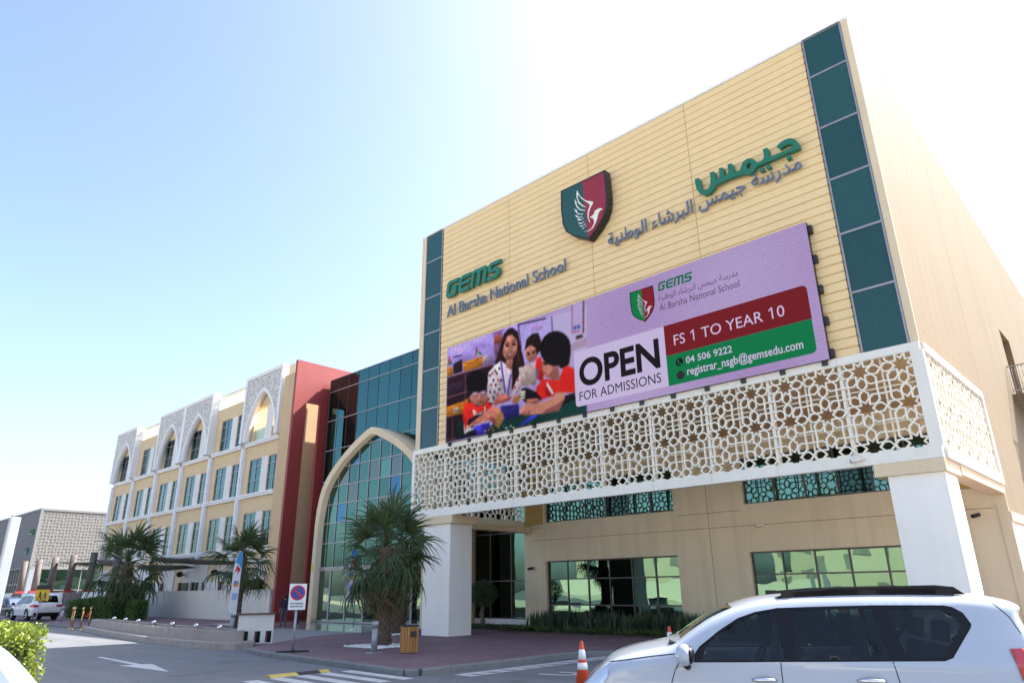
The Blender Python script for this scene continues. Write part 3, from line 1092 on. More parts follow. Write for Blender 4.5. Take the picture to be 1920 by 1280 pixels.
for i in sorted(ARCH):
    xr, xl = XP[i], XP[i + 1]
    xc = (xr + xl) / 2 + .1
    g = MB()
    for s in (1, -1):
        cur = [(xc + s * (x + xo) / 2, (z + zo) / 2) for (x, z), (xo, zo) in zip(half, rimo)]
        edge = xl + .28 if s == 1 else xr - .28
        pts = [(edge, YAr + .06, 13.42), (edge, YAr + .06, 18.8), (xc, YAr + .06, 18.8)] + [(x, YAr + .06, z) for x, z in cur[::-1]]
        g.ext(pts, (0, .3, 0))
    gb = g.build('arch_gable', LATF, Wg)
    r_ = MB()
    full_o = rimo + [(-x, z) for x, z in rimo[::-1]]
    full_i = half + [(-x, z) for x, z in half[::-1]]
    band(r_, full_o, full_i, YAr, YW - .03, xc)
    r_.build('arch_rim', WTRIM, Wg)
    fr = MB()
    fr.box(xl - .02 if (i + 1) not in ARCH else xl - .02, xl + .3, YAr - .02, YW - .004, 13.43, 19.06)
    if (i - 1) not in ARCH or True:
        fr.box(xr - .28, xr - .022, YAr - .02, YW - .004, 13.43, 19.06)
    fr.box(xl + .302, xr - .282, YAr - .02, YAr + .5, 18.78, 19.06)
    fr.build('gable_frame', WTRIM, Wg)
# openwork parapets on the plain bays
PP = lattice_mesh(2.06, 1.2, 3, (.34, 1.03), .343, .07, .05, .08, LATMAT, sup=False)
for i in (1, 4):
    for k in range(3):
        o = inst('parapet_lattice', PP, Wg, (XP[i + 1] - .02 + 2.07 * k, YW + .1, 17.52))
    m = MB(); m.box(XP[i + 1], XP[i], YW + .05, YW + .25, 18.73, 18.85); m.box(XP[i + 1], XP[i], YW + .02, YW + .3, 17.45, 17.515)
    m.build('parapet_rail', WTRIM, Wg)
# roof and rear body; the end bay's top floor is an open terrace
m = MB()
m.box(XP[-1], XP[1] + .4, YW + .6, 44, 4.7, 17.3)
m.box(XP[1] + .42, -47.92, YW + .6, 44, 4.7, 13.3)
m.build('rear_body', WINGY, Wg)
m = MB(); m.box(XP[1] + .402, XP[1] + .418, YW + .42, 44, 13.3, 17.45)
m.build('terrace_wall', STUCCO, Wg)
TG = glassmat('terrace_glass', (0.55, 0.72, 0.60), metal=.3, rough=.05)
for (a, b_) in ((X0 - 5.15, X0 - 3.15), (X0 - 2.05, X0 - .35)):
    m = MB(); m.box(a, b_, YW + .2, YW + .23, 13.5, 14.6); m.build('balustrade_pane', TG, Wg)
# end pier
m = MB(); m.box(-48.9, -47.93, YW - .3, 44, 4.0, 18.9); m.build('end_pier', BEIGE, Wg)
# ground floor
m = MB()
GX = []
g = [(XP[6], XP[6] + 3.2), (XP[5] - 2, XP[5] + 2.2), (XP[4] - 1.6, XP[4] + 2.2), (XP[3] - 1.0, XP[3] + 1.6), (XP[2] - 2.6, XP[2] + 2.0), (XP[1] - 2.2, XP[1] + .6), (XP[0] - 2.6, XP[0] + .3)]
m.box(XP[6], -47.94, YW + .05, YW + .5, 0, 4.699)
m.build('ground_floor_wall', BEIGE, Wg)
for (a, b_) in g:
    m = MB(); m.box(a, b_, YW - .05, YW + .048, 0, 4.18); m.build('render_panel', WPANEL, Wg)
JAMB = mat('dark_red_jamb', (0.13, 0.025, 0.03), 0.6)
DOORW = mat('white_door', (0.72, 0.71, 0.70), 0.5)
for (xd, wd_, kind_) in ((-71.3, 2.6, 0), (-64.4, 1.5, 1), (-61.8, .8, 1), (-59.6, 2.6, 0), (-51.3, 2.1, 1), (-76.5, 2.2, 1), (-80.5, 2.4, 0)):
    m = MB(); m.box(xd, xd + wd_, YW - .14, YW - .06, 0, 2.66)
    dr = m.build('door', DOORW if kind_ == 0 else DGLASS, Wg)
    for x in ((xd - .38, xd + wd_) if kind_ == 0 else (xd - .38,)):
        m = MB(); m.box(x, x + .38, YW - .2, YW - .055, 0, 2.68); m.build('jamb', JAMB, dr)

# ---------------------------------------------------------------- fretwork clad building beyond
FB = thing('sports_hall', 'grey white building clad in hexagon fretwork panels beyond the classroom wing', 'building', (-118, 27, 0))
FM, t, p = newmat('fretwork_cladding')
p.inputs['Roughness'].default_value = 0.75
L = t.links
tc = N(t, 'ShaderNodeTexCoord')
mp = N(t, 'ShaderNodeMapping'); mp.inputs['Scale'].default_value = (1, 1, 1)
vo = N(t, 'ShaderNodeTexVoronoi', Scale=2.3); vo.feature = 'F1'; vo.inputs['Randomness'].default_value = .3
vo2 = N(t, 'ShaderNodeTexVoronoi', Scale=2.3); vo2.feature = 'DISTANCE_TO_EDGE'; vo2.inputs['Randomness'].default_value = .3
L.new(tc.outputs['Object'], vo.inputs['Vector']); L.new(tc.outputs['Object'], vo2.inputs['Vector'])
cr = N(t, 'ShaderNodeValToRGB')
cr.color_ramp.elements[0].position = .05; cr.color_ramp.elements[0].color = (.19, .185, .178, 1)
cr.color_ramp.elements[1].position = .22; cr.color_ramp.elements[1].color = (.12, .117, .11, 1)
L.new(vo2.outputs['Distance'], cr.inputs[0]); L.new(cr.outputs[0], p.inputs['Base Color'])
b = N(t, 'ShaderNodeBump', Strength=1.0, Distance=.07)
L.new(vo.outputs['Distance'], b.inputs['Height']); L.new(b.outputs[0], p.inputs['Normal'])
m = MB(); m.box(-150, -118, 27, 66, 5.5, 13.2)
m.build('fretwork_wall', FM, FB)
FTR = mat('hall_trim', (0.2, 0.2, 0.2), 0.7, var=.05)
m = MB(); m.box(-150.2, -117.9, 26.9, 66, 13.202, 13.5); m.build('coping', FTR, FB)
m = MB(); m.box(-118.15, -117.9, 26.9, 27.2, 5.48, 13.201); m.build('corner_trim', FTR, FB)
m = MB(); m.box(-150, -117.95, 26.95, 66, 5.22, 5.498); m.build('string_course', FTR, FB)
m = MB(); m.box(-149.6, -118.4, 27.4, 66, 0, 5.218); m.build('glazed_base', glassmat('base_glass', (.07, .15, .14), wave=.02), FB)
m = MB()
for k in range(22): m.box(-118.42, -118.3, 28.5 + 1.7 * k, 28.6 + 1.7 * k, 0, 5.21)
for k in range(22): m.box(-148 + 1.4 * k, -147.9 + 1.4 * k, 27.28, 27.42, 0, 5.21)
m.box(-118.43, -118.29, 27.4, 66, 2.4, 2.5); m.box(-149.6, -118.5, 27.27, 27.43, 3.2, 3.3)
m.build('window_bars', ALU, FB, kind='stuff')
m = MB(); m.box(-118.6, -117.96, 27.02, 27.9, 0, 5.215); m.build('corner_post', STEEL, FB)
GRN = thing('hall_sign', 'small green raised letters high on the front of the fretwork building', 'sign', (-121, 27, 9.5))
for (x, z, w_, h_) in ((-120.6, 9.9, 1.7, .75), (-121.2, 7.4, 1.4, .7)):
    m = MB()
    m.box(x - w_ / 2, x + w_ / 2, 26.8, 26.98, z, z + .22); m.box(x - w_ / 2, x - w_ / 2 + .22, 26.8, 26.98, z + .221, z + h_); m.box(x + w_ / 2 - .22, x + w_ / 2, 26.8, 26.98, z + .221, z + h_ * 1.1); m.box(x - .1, x + .14, 26.8, 26.98, z + .221, z + h_ * .8)
    m.build('letter', GREEN, GRN)
# traced shapes of the billboard photograph: line flag, red, green, blue, width, then points
PICTURE = [[0,178,158,232,0,-12,993,1076,1000,1084,591,724,669,8,672],
[0,150,105,150,0,725,993,861,995,859,733,741,736],
[0,170,90,60,0,733,942,844,939,843,861,741,868],
[0,190,175,240,0,1076,994,1533,951,1546,745,1155,593,1088,774],
[0,160,190,225,1,1185,832,1325,833,1337,761,1182,752],
[0,205,150,225,1,1250,932,1404,916,1402,859,1248,875],
[1,30,20,45,9,1079,985,1451,952],
[1,30,20,45,7,1525,953,1527,811],
[1,25,15,30,7,1081,985,1119,744],
[0,195,180,228,0,1533,951,1952,938,1921,453,1750,555,1546,745],
[0,190,172,225,0,1789,994,1912,988,1895,724,1767,729],
[1,150,40,50,6,1781,991,1767,732,1857,728],
[1,90,40,30,12,1918,997,1899,702],
[0,60,80,170,0,1789,789,1819,788,1817,752,1787,754],
[0,60,80,170,0,1833,787,1863,785,1861,752,1831,753],
[0,165,130,150,1,1755,634,1934,650,1929,577,1751,565],
[0,60,50,50,0,1807,692,1882,690,1894,660,1812,658],
[0,48,28,42,0,8,672,724,669,706,278,277,4,12,6],
[1,165,115,125,11,2,683,724,669],
[1,150,100,110,10,6,462,331,469],
[1,150,100,110,10,5,262,272,266],
[1,150,100,110,9,300,662,302,373],
[1,130,85,95,8,107,251,110,27],
[1,130,85,95,8,17,29,168,25],
[0,70,45,70,0,17,595,255,598,257,500,20,490],
[0,60,40,80,0,319,634,391,637,393,546,320,543],
[0,215,140,40,0,261,787,407,786,559,791,565,685,272,690],
[1,160,95,20,6,264,780,408,751,559,783],
[0,205,130,45,0,4,785,91,782,98,691,8,692],
[0,60,40,60,0,100,803,245,828,251,696,113,694],
[1,40,25,40,8,98,879,244,869],
[0,190,160,180,0,559,776,603,791,673,751,673,704,568,702],
[0,200,35,40,0,29,907,54,863,10,794],
[0,40,140,90,0,54,863,94,814,33,805],
[0,200,35,40,0,469,907,487,866,443,796],
[0,40,150,100,0,487,866,559,813,488,805],
[0,225,225,225,0,488,835,524,809,497,803],
[0,205,130,40,0,1,371,233,379,305,386,345,401,356,375,281,252,5,266],
[0,190,190,200,0,123,338,193,338,195,284,124,284],
[1,60,60,70,5,142,323,170,294],
[0,46,24,26,0,878,943,945,980,1002,974,1075,912,1104,771,1148,623,1159,564,1082,501,1065,415,1008,336,953,414,858,640,741,671,792,760,835,846],
[0,75,40,32,0,1072,755,1139,596,1083,524,1044,600],
[0,70,38,32,0,792,748,839,809,838,644,758,661],
[0,222,210,225,0,833,680,907,629,938,485,920,319,855,353,789,309,764,262,639,313,630,500,655,601,741,653],
[0,222,205,215,0,1050,451,1114,495,1126,380,1063,326,984,307,1001,382],
[0,225,205,225,0,858,640,988,566,984,307,904,333],
[0,60,60,50,0,657,579,683,578,691,553,667,546],
[0,190,90,50,0,691,595,717,595,725,570,701,563],
[0,40,60,50,0,708,522,734,521,742,497,718,490],
[0,190,60,60,0,674,482,700,482,708,457,684,450],
[0,60,40,40,0,742,469,767,469,775,444,752,437],
[0,60,60,60,0,759,581,784,581,792,556,769,549],
[0,80,60,60,0,657,416,683,415,691,391,667,384],
[0,60,80,60,0,725,403,750,403,758,378,735,371],
[0,180,90,70,0,775,508,800,508,809,483,785,476],
[0,120,50,40,0,640,349,666,349,674,325,651,318],
[0,50,50,50,0,708,349,733,349,741,324,718,317],
[0,90,60,60,0,792,413,816,413,824,389,801,382],
[0,190,60,70,0,1051,453,1075,453,1082,429,1060,422],
[0,180,60,70,0,1010,394,1034,394,1042,370,1019,363],
[0,70,50,50,0,793,621,818,621,826,595,803,589],
[0,60,90,60,0,734,610,759,610,767,584,744,578],
[0,40,40,40,0,817,500,842,500,850,475,827,468],
[0,160,60,60,0,766,372,791,372,799,348,776,341],
[0,190,125,112,0,908,676,1005,654,988,555,907,595],
[0,205,140,125,0,1067,753,1055,716,1033,686,1005,666,972,658,938,662,906,678,880,705,861,740,852,780,854,821,866,858,888,888,918,909,951,917,986,912,1018,895,1044,867,1062,832,1070,792],
[0,46,24,26,0,886,941,994,968,1074,894,1080,776,1057,840,993,908,927,907,873,825,852,747,839,809],
[0,228,168,150,1,962,769,960,757,954,747,946,740,936,737,925,737,914,742,904,750,896,760,891,773,889,785,891,797,896,807,905,814,915,818,926,817,937,812,947,804,955,794,960,781],
[0,225,165,150,1,1044,761,1043,751,1038,742,1032,736,1024,733,1015,733,1006,737,998,744,991,753,987,764,986,775,988,785,992,794,999,800,1007,803,1016,803,1025,799,1033,792,1039,783,1043,772],
[0,180,110,100,0,992,832,1007,770,984,752,971,764],
[1,60,28,28,8,900,837,949,835],
[1,60,28,28,8,989,833,1038,831],
[0,38,16,18,0,954,803,952,800,948,798,942,798,934,798,926,799,917,802,909,805,903,809,899,813,898,816,899,819,903,821,910,822,917,822,926,820,935,818,943,815,949,811,953,807],
[0,38,16,18,0,1042,797,1040,794,1037,792,1031,791,1024,791,1016,792,1008,795,1001,798,995,802,991,805,990,809,991,812,995,814,1001,815,1008,815,1016,813,1024,811,1031,808,1037,804,1041,800],
[0,140,30,45,0,912,733,966,709,1023,720,1003,683,951,685],
[0,250,244,248,0,925,726,967,707,1010,716,993,696,951,699],
[1,85,70,180,17,835,662,857,536,891,358],
[1,85,70,180,15,971,513,945,416,931,317],
[0,40,22,24,0,1169,732,1192,813,1271,846,1348,836,1382,739,1364,653,1320,697,1276,753,1213,722,1180,650],
[1,110,80,85,4,1269,778,1325,833],
[0,205,140,125,0,1333,644,1327,619,1313,598,1293,584,1269,577,1243,580,1218,590,1196,608,1180,632,1170,660,1168,687,1175,713,1189,734,1210,749,1234,755,1260,752,1285,741,1307,722,1323,698,1332,671],
[0,40,22,24,0,1175,719,1230,775,1337,761,1364,665,1325,629,1305,701,1245,743],
[1,50,24,24,8,1193,672,1233,667],
[1,50,24,24,8,1261,668,1307,671],
[0,40,18,20,0,1230,655,1229,653,1227,651,1223,651,1219,651,1214,651,1209,653,1205,655,1202,657,1200,659,1199,662,1200,663,1202,665,1205,666,1210,666,1214,665,1219,663,1224,662,1227,659,1229,657],
[0,40,18,20,0,1297,651,1296,649,1294,647,1291,647,1287,647,1282,647,1277,649,1273,651,1270,653,1267,655,1267,658,1268,659,1270,661,1273,662,1278,662,1282,661,1287,659,1291,658,1294,655,1297,653],
[0,150,60,65,0,1247,596,1246,594,1243,593,1239,593,1234,593,1228,594,1222,596,1217,598,1213,600,1211,602,1210,604,1211,605,1213,606,1217,607,1223,606,1228,605,1234,604,1239,602,1243,600,1246,598],
[0,185,115,105,1,1229,637,1228,633,1226,629,1223,627,1219,626,1215,626,1211,628,1207,631,1204,634,1202,639,1201,643,1202,647,1204,650,1207,652,1211,654,1216,653,1220,652,1224,649,1227,645,1229,641],
[0,225,40,30,0,1317,597,1370,596,1410,477,1391,372,1340,383,1299,501],
[0,120,110,150,0,1306,499,1344,502,1325,396,1303,401],
[0,225,40,30,0,1662,467,1776,400,1771,189,1566,232,1465,209,1385,202,1290,230,1308,324,1384,385,1472,367,1585,334],
[0,165,20,20,0,1457,359,1524,240,1522,209,1436,214,1410,283],
[0,230,220,230,0,1442,362,1523,230,1501,221,1433,316],
[1,190,25,25,4,1616,391,1611,229],
[1,190,25,25,4,1641,386,1636,224],
[1,190,25,25,4,1666,381,1660,220],
[1,190,25,25,4,1691,376,1685,215],
[1,190,25,25,4,1715,371,1710,211],
[1,190,25,25,4,1740,366,1734,206],
[1,190,25,25,4,1764,361,1758,201],
[0,165,100,90,0,1586,459,1584,429,1571,403,1551,384,1524,373,1492,372,1460,381,1429,399,1404,424,1386,455,1378,487,1380,518,1393,545,1414,564,1442,575,1474,575,1507,565,1537,546,1561,521,1578,491],
[0,205,140,125,0,1397,524,1479,539,1519,455,1473,410,1422,415,1395,470],
[0,150,90,85,0,1474,421,1590,450,1599,342,1500,351],
[0,20,12,16,0,1741,573,1720,530,1684,496,1635,477,1578,472,1519,483,1463,510,1416,549,1382,598,1365,651,1368,703,1390,748,1428,782,1480,802,1538,805,1598,791,1653,762,1699,722,1730,674,1744,623],
[0,20,12,16,0,1372,652,1435,549,1537,537,1618,434,1717,455,1745,577,1634,756,1429,773],
[1,35,16,18,9,1404,530,1463,523],
[0,30,14,16,0,1452,510,1451,508,1449,506,1444,505,1439,506,1433,506,1427,508,1422,510,1418,513,1415,516,1414,518,1415,520,1418,522,1423,523,1428,523,1434,522,1440,520,1445,518,1449,515,1452,512],
[0,160,70,75,0,1451,434,1450,433,1447,432,1442,431,1437,432,1430,433,1424,434,1418,436,1414,438,1411,441,1410,442,1411,444,1414,445,1419,445,1424,445,1431,444,1437,442,1443,440,1447,438,1450,436],
[0,18,62,58,0,821,108,917,109,1256,118,1769,163,1897,70,1890,-38,1131,-64,623,-12,589,49],
[0,60,130,110,0,1705,-58,1731,-60,1733,-74,1707,-72],
[0,30,110,85,0,985,-17,1016,-18,1019,-34,988,-31],
[0,30,110,85,0,1808,-78,1834,-80,1836,-94,1809,-92],
[0,25,80,90,0,1097,-2,1128,-3,1130,-18,1100,-16],
[0,60,130,110,0,1096,31,1126,30,1129,14,1099,17],
[0,30,110,85,0,1491,-43,1520,-44,1522,-59,1494,-57],
[0,60,130,110,0,1656,-60,1683,-61,1685,-75,1658,-73],
[0,30,110,85,0,1189,21,1219,20,1221,4,1191,7],
[0,10,40,50,0,1084,-32,1115,-33,1118,-49,1087,-46],
[0,10,40,50,0,1332,-5,1361,-7,1364,-22,1335,-19],
[0,30,110,85,0,1441,-17,1470,-18,1472,-33,1444,-31],
[0,60,130,110,0,1321,-18,1350,-20,1352,-35,1323,-32],
[0,25,80,90,0,1343,-27,1372,-28,1375,-43,1346,-41],
[0,10,40,50,0,1119,-14,1150,-15,1152,-30,1122,-28],
[0,10,40,50,0,955,-4,986,-5,989,-21,958,-18],
[0,30,110,85,0,1820,-15,1846,-16,1848,-30,1822,-28],
[0,60,130,110,0,1228,-6,1257,-7,1260,-22,1230,-20],
[0,25,80,90,0,1391,-41,1420,-42,1422,-57,1393,-55],
[0,25,80,90,0,1036,-6,1067,-8,1070,-23,1039,-21],
[0,30,110,85,0,1544,-50,1572,-51,1574,-65,1547,-63],
[0,10,40,50,0,1762,-57,1789,-58,1790,-73,1764,-71],
[0,25,80,90,0,1018,-7,1049,-9,1052,-24,1021,-22],
[0,30,110,85,0,1813,-23,1839,-24,1841,-38,1815,-36],
[0,30,110,85,0,1779,-77,1805,-78,1807,-92,1781,-90],
[0,10,40,50,0,1578,-56,1606,-57,1608,-71,1581,-69],
[0,30,110,85,0,1243,-40,1272,-41,1275,-56,1245,-54],
[0,10,40,50,0,1614,-13,1642,-14,1644,-29,1616,-27],
[0,25,80,90,0,1517,-42,1545,-43,1547,-58,1519,-55],
[0,10,40,50,0,962,39,993,37,996,22,965,24],
[0,25,80,90,0,1418,-9,1447,-11,1449,-26,1421,-23],
[0,30,110,85,0,1409,-5,1438,-6,1440,-21,1412,-19],
[0,60,130,110,0,850,48,882,47,885,31,853,34],
[0,25,80,90,0,923,35,954,34,957,18,926,21],
[0,25,80,90,0,1440,-32,1468,-33,1470,-48,1442,-45],
[0,10,40,50,0,1398,-25,1427,-27,1429,-42,1401,-39],
[0,25,80,90,0,1418,-39,1446,-40,1449,-55,1420,-52],
[0,25,80,90,0,1192,-41,1222,-42,1225,-57,1195,-55],
[0,30,110,85,0,1551,-1,1579,-2,1581,-17,1554,-14],
[0,30,110,85,0,1509,-22,1537,-23,1539,-38,1511,-35],
[0,10,40,50,0,1067,12,1098,11,1101,-5,1070,-2],
[0,30,110,85,0,1327,-42,1356,-43,1358,-58,1329,-56],
[0,10,40,50,0,1248,11,1278,9,1280,-6,1251,-3],
[0,25,80,90,0,1510,7,1538,6,1540,-9,1512,-7],
[0,10,40,50,0,879,2,911,0,914,-15,882,-13],
[0,30,110,85,0,1276,-14,1305,-15,1308,-30,1279,-28],
[0,30,110,85,0,1133,0,1164,-1,1166,-17,1136,-14],
[0,10,40,50,0,1747,-36,1774,-38,1776,-52,1749,-50],
[0,60,130,110,0,1218,-2,1247,-3,1250,-18,1220,-16],
[0,25,80,90,0,1419,6,1448,5,1450,-10,1421,-8],
[0,30,110,85,0,911,21,943,20,945,4,914,7],
[0,10,40,50,0,1368,0,1397,-2,1399,-16,1370,-14],
[0,10,40,50,0,1103,1,1134,0,1136,-16,1106,-13],
[0,60,130,110,0,1832,-18,1858,-20,1860,-34,1834,-32],
[0,60,130,110,0,1485,-53,1513,-54,1516,-69,1488,-67],
[0,25,80,90,0,1772,-20,1798,-21,1800,-35,1774,-33],
[0,10,40,50,0,936,-21,968,-23,971,-38,939,-36],
[0,60,130,110,0,1818,-52,1845,-54,1846,-68,1820,-66],
[0,30,110,85,0,884,10,915,8,918,-8,887,-5],
[0,10,40,50,0,1451,-2,1480,-3,1482,-18,1454,-15],
[0,60,130,110,0,1082,-30,1112,-31,1115,-46,1084,-44],
[0,25,18,28,0,1110,350,1172,350,1306,281,1378,203,1168,208,1078,279],
[0,25,18,28,0,1592,186,1771,189,1768,133,1574,95],
[0,50,45,130,0,822,236,1076,214,1074,94,901,100,821,147],
[0,205,140,120,0,1642,218,1653,164,1572,65,1373,72,1165,90,1106,143,1137,192,1303,174,1449,180,1566,232],
[0,150,85,80,0,1647,165,1572,65,1373,72,1417,101,1561,129],
[0,205,140,125,0,1227,102,1219,94,1205,88,1186,87,1165,90,1143,97,1122,106,1105,119,1093,132,1088,145,1089,156,1098,165,1112,170,1131,171,1153,168,1175,161,1195,151,1212,139,1224,126,1229,113],
[0,165,100,90,1,1173,105,1172,101,1167,97,1161,95,1152,94,1143,95,1133,97,1125,101,1118,105,1114,110,1113,115,1114,119,1119,123,1125,125,1134,126,1143,125,1153,123,1161,119,1168,115,1172,110],
[0,190,120,105,0,1169,241,1305,227,1377,193,1288,176,1183,195],
[0,225,225,190,0,1094,331,1164,324,1157,243,1096,248],
[1,50,60,50,4,1097,309,1162,302],
[1,60,120,60,5,1096,281,1161,275],
[0,200,178,180,0,1075,559,1293,560,1306,365,1271,347,1234,376,1195,351,1157,380,1114,359],
[1,165,140,130,4,1107,547,1134,384],
[1,165,140,130,4,1148,546,1171,383],
[1,165,140,130,4,1188,545,1208,381],
[1,165,140,130,4,1228,545,1245,379],
[1,165,140,130,4,1268,544,1281,378],
[0,195,105,100,0,706,273,773,323,855,353,920,319,983,291,951,269,854,264,756,258],
[0,215,130,120,0,822,337,920,321,991,289,919,277,838,278],
[0,185,120,105,0,983,296,1062,304,1096,265,1045,219,983,241],
[0,150,130,70,0,1015,279,1062,282,1061,238,1014,241],
[0,240,235,240,0,283,165,417,86,294,41],
[0,228,48,38,0,291,351,413,353,622,345,714,237,622,213,468,204,362,187,311,79,269,213],
[0,235,230,235,0,414,277,467,251,485,219,588,230,596,292,622,224,537,204,433,210],
[0,205,140,125,0,649,351,643,327,625,307,597,294,562,288,522,291,483,302,446,320,417,344,398,371,391,398,397,423,416,444,445,457,481,462,521,459,561,447,597,428,625,405,643,378],
[0,165,95,85,0,386,405,449,323,553,288,639,313,588,282,484,288,404,343],
[0,205,140,125,0,423,386,422,377,418,369,412,364,404,361,395,361,386,364,378,370,372,378,368,387,366,397,367,406,371,414,378,420,386,422,394,422,403,419,411,413,418,405,422,396],
[0,22,12,16,0,641,505,628,473,602,449,563,434,516,430,466,437,416,455,373,482,340,516,320,554,317,591,330,623,358,648,398,663,446,666,497,658,547,639,589,611,620,577,638,540],
[0,22,12,16,0,324,560,367,456,412,459,621,449,649,531,516,641],
[1,90,80,150,6,412,447,491,439,497,396,430,403,412,447],
[1,90,80,150,6,535,434,621,426,622,383,544,390,535,434],
[1,90,80,150,5,492,427,535,421],
[0,200,190,215,1,488,416,487,411,482,407,475,405,466,404,457,405,447,408,438,412,431,417,426,422,425,427,426,432,431,436,438,438,446,439,456,438,466,435,475,431,482,426,487,421],
[0,200,190,215,1,611,403,610,399,605,395,599,393,590,392,580,393,571,395,562,399,555,404,551,410,549,415,551,420,555,423,562,426,571,426,580,425,590,423,598,419,605,414,610,409],
[0,150,60,60,0,584,320,582,318,578,317,570,316,560,317,550,318,539,321,529,323,522,327,517,330,515,333,517,335,522,336,529,337,539,336,550,335,560,332,570,329,578,326,582,323],
[0,208,135,118,0,363,129,622,224,723,258,805,227,869,150,853,75,788,30,739,71,656,128,469,113,329,100],
[0,160,90,80,0,656,134,739,76,755,113,689,168],
[0,175,130,80,0,756,202,821,180,853,97,804,22,763,56],
[0,30,25,45,0,241,9,294,47,469,78,589,15,470,5],
[0,75,70,215,0,434,101,538,102,589,-1,504,3],
[0,55,50,160,0,537,108,673,103,656,6,589,4],
[0,72,70,225,0,1041,-3,1210,72,1303,84,1299,58,1133,10],
[0,230,120,40,0,671,37,670,34,668,32,665,30,661,30,656,30,651,31,647,33,644,36,642,38,641,41,642,44,644,46,647,48,651,48,656,48,661,47,665,45,668,42,670,40],
[0,240,150,60,0,712,53,712,50,709,48,706,46,702,46,697,46,693,47,689,49,685,52,683,54,683,57,683,60,685,62,689,64,693,64,697,64,702,63,706,61,710,58,712,56],
[0,220,110,60,0,737,21,736,19,734,17,731,15,727,14,722,15,718,16,713,18,710,20,708,23,707,26,708,28,710,31,713,32,718,33,722,32,727,31,731,29,734,27,736,24],
[0,230,230,230,0,914,17,914,14,912,12,908,10,904,10,900,10,896,11,892,13,888,15,886,18,886,21,886,23,889,26,892,27,896,28,900,27,905,26,909,24,912,22,914,19],
[0,200,180,160,0,621,33,620,30,618,28,615,27,610,26,606,26,601,28,597,29,593,32,591,35,591,38,591,40,593,42,597,44,601,45,606,44,610,43,615,41,618,39,620,36],
[0,220,220,210,0,977,23,977,21,975,19,972,17,968,16,963,17,959,18,955,20,952,22,950,25,949,28,950,30,952,32,955,34,959,34,963,34,968,33,972,31,975,29,977,26],
[0,230,230,220,0,1008,2,1008,0,1006,-2,1002,-4,999,-4,994,-4,990,-3,986,-1,983,1,981,4,980,7,981,9,983,11,986,13,990,13,994,13,999,12,1003,10,1006,8,1008,5],
[0,22,50,45,0,183,168,246,205,285,60,205,2]]
# ---------------------------------------------------------------- the LED billboard
SX0, SX1, SZ0, SZ1, SY = -23.39, -6.37, 8.07, 12.63, 20.40
LED = thing('led_billboard', 'wide lilac LED billboard reading OPEN FOR ADMISSIONS with children and teacher', 'billboard', (SX0, SY, SZ0))
m = MB(); m.box(SX0, SX1, SY + .004, SY + .16, SZ0, SZ1)
m.build('cabinet', BLACK, LED)
BRK = MB(); BRK.box(-.08, .08, -.08, .09, -.13, .13); BRK = BRK.mesh('bracket', BLACK)
for k in range(5):
    inst('bracket', BRK, LED, (SX1 + .03, SY + .16, SZ0 + .2 + 1.03 * k))
for k in range(14):
    inst('bracket', BRK, LED, (SX0 + .2 + 1.28 * k, SY + .13, SZ0 - .02))


def srgb(c):
    c = np.asarray(c, float) / 255
    return np.where(c < .04045, c / 12.92, ((c + .055) / 1.055) ** 2.4)


NX, NZ = 640, 172
gu, gz = np.meshgrid(np.linspace(0, 4000, NX + 1), np.linspace(0, 1000, NZ + 1))
img = np.zeros((NZ + 1, NX + 1, 3))
# lilac backdrop: a photographed wall, a little uneven
rs = np.random.RandomState(3)
img[:] = (184, 160, 212)
img += (np.sin(gu / 310)[..., None] * np.cos(gz / 240)[..., None]) * np.array([6, 9, 6])
img += np.clip((1400 - gu) / 700, 0, 1)[..., None] * np.array([-8, 4, 10])


def mask_poly(P):
    n = len(P)
    x0, x1 = P[:, 0].min() - 12, P[:, 0].max() + 12; z0, z1 = P[:, 1].min() - 12, P[:, 1].max() + 12
    acc = np.zeros(gu.shape)
    sel = (gu >= x0) & (gu <= x1) & (gz >= z0) & (gz <= z1)
    X, Z = gu[sel], gz[sel]
    a = np.zeros(X.shape)
    for ddx in (-1.6, 1.6):
        for ddz in (-1.6, 1.6):
            ins = np.zeros(X.shape, bool)
            for i in range(n):
                xi, zi = P[i]; xj, zj = P[i - 1]
                if zi == zj: continue
                c = ((zi > Z + ddz) != (zj > Z + ddz)) & (X + ddx < (xj - xi) * (Z + ddz - zi) / (zj - zi) + xi)
                ins ^= c
            a += ins
    acc[sel] = a / 4
    return acc


for shp in PICTURE:
    kind_, wd_ = shp[0], shp[4]
    c = np.array(shp[1:4], float)
    P = np.array(shp[5:], float).reshape(-1, 2)
    if kind_:
        a = np.zeros(gu.shape)
        hw_ = wd_ * .5 * 1.25
        for i in range(len(P) - 1):
            d = P[i + 1] - P[i]; l2 = d @ d + 1e-9
            tt = np.clip(((gu - P[i, 0]) * d[0] + (gz - P[i, 1]) * d[1]) / l2, 0, 1)
            dist = np.hypot(gu - P[i, 0] - tt * d[0], gz - P[i, 1] - tt * d[1])
            a = np.maximum(a, np.clip((hw_ + 2 - dist) / 4, 0, 1))
    else:
        a = mask_poly(P)
        if wd_: a = a * .55
    # each shape of the photograph carries its own tonal roll-off and texture
    zr = (gz - P[:, 1].min()) / max(1, np.ptp(P[:, 1])); xr_ = (gu - P[:, 0].min()) / max(1, np.ptp(P[:, 0]))
    big = np.ptp(P[:, 0]) > 60 and gu.shape and P[:, 0].max() < 1500
    if big and not kind_:
        k1, k2 = rs.uniform(6, 16, 2)
        tone = .66 + .46 * zr + .12 * (1 - xr_) + .10 * np.sin(xr_ * k1 + 3 * zr) * np.sin(zr * k2 + xr_ * 2)
        img = img * (1 - a[..., None]) + (c * np.clip(tone, .5, 1.2)[..., None]) * a[..., None]
    else:
        img = img * (1 - a[..., None]) + c * a[..., None]
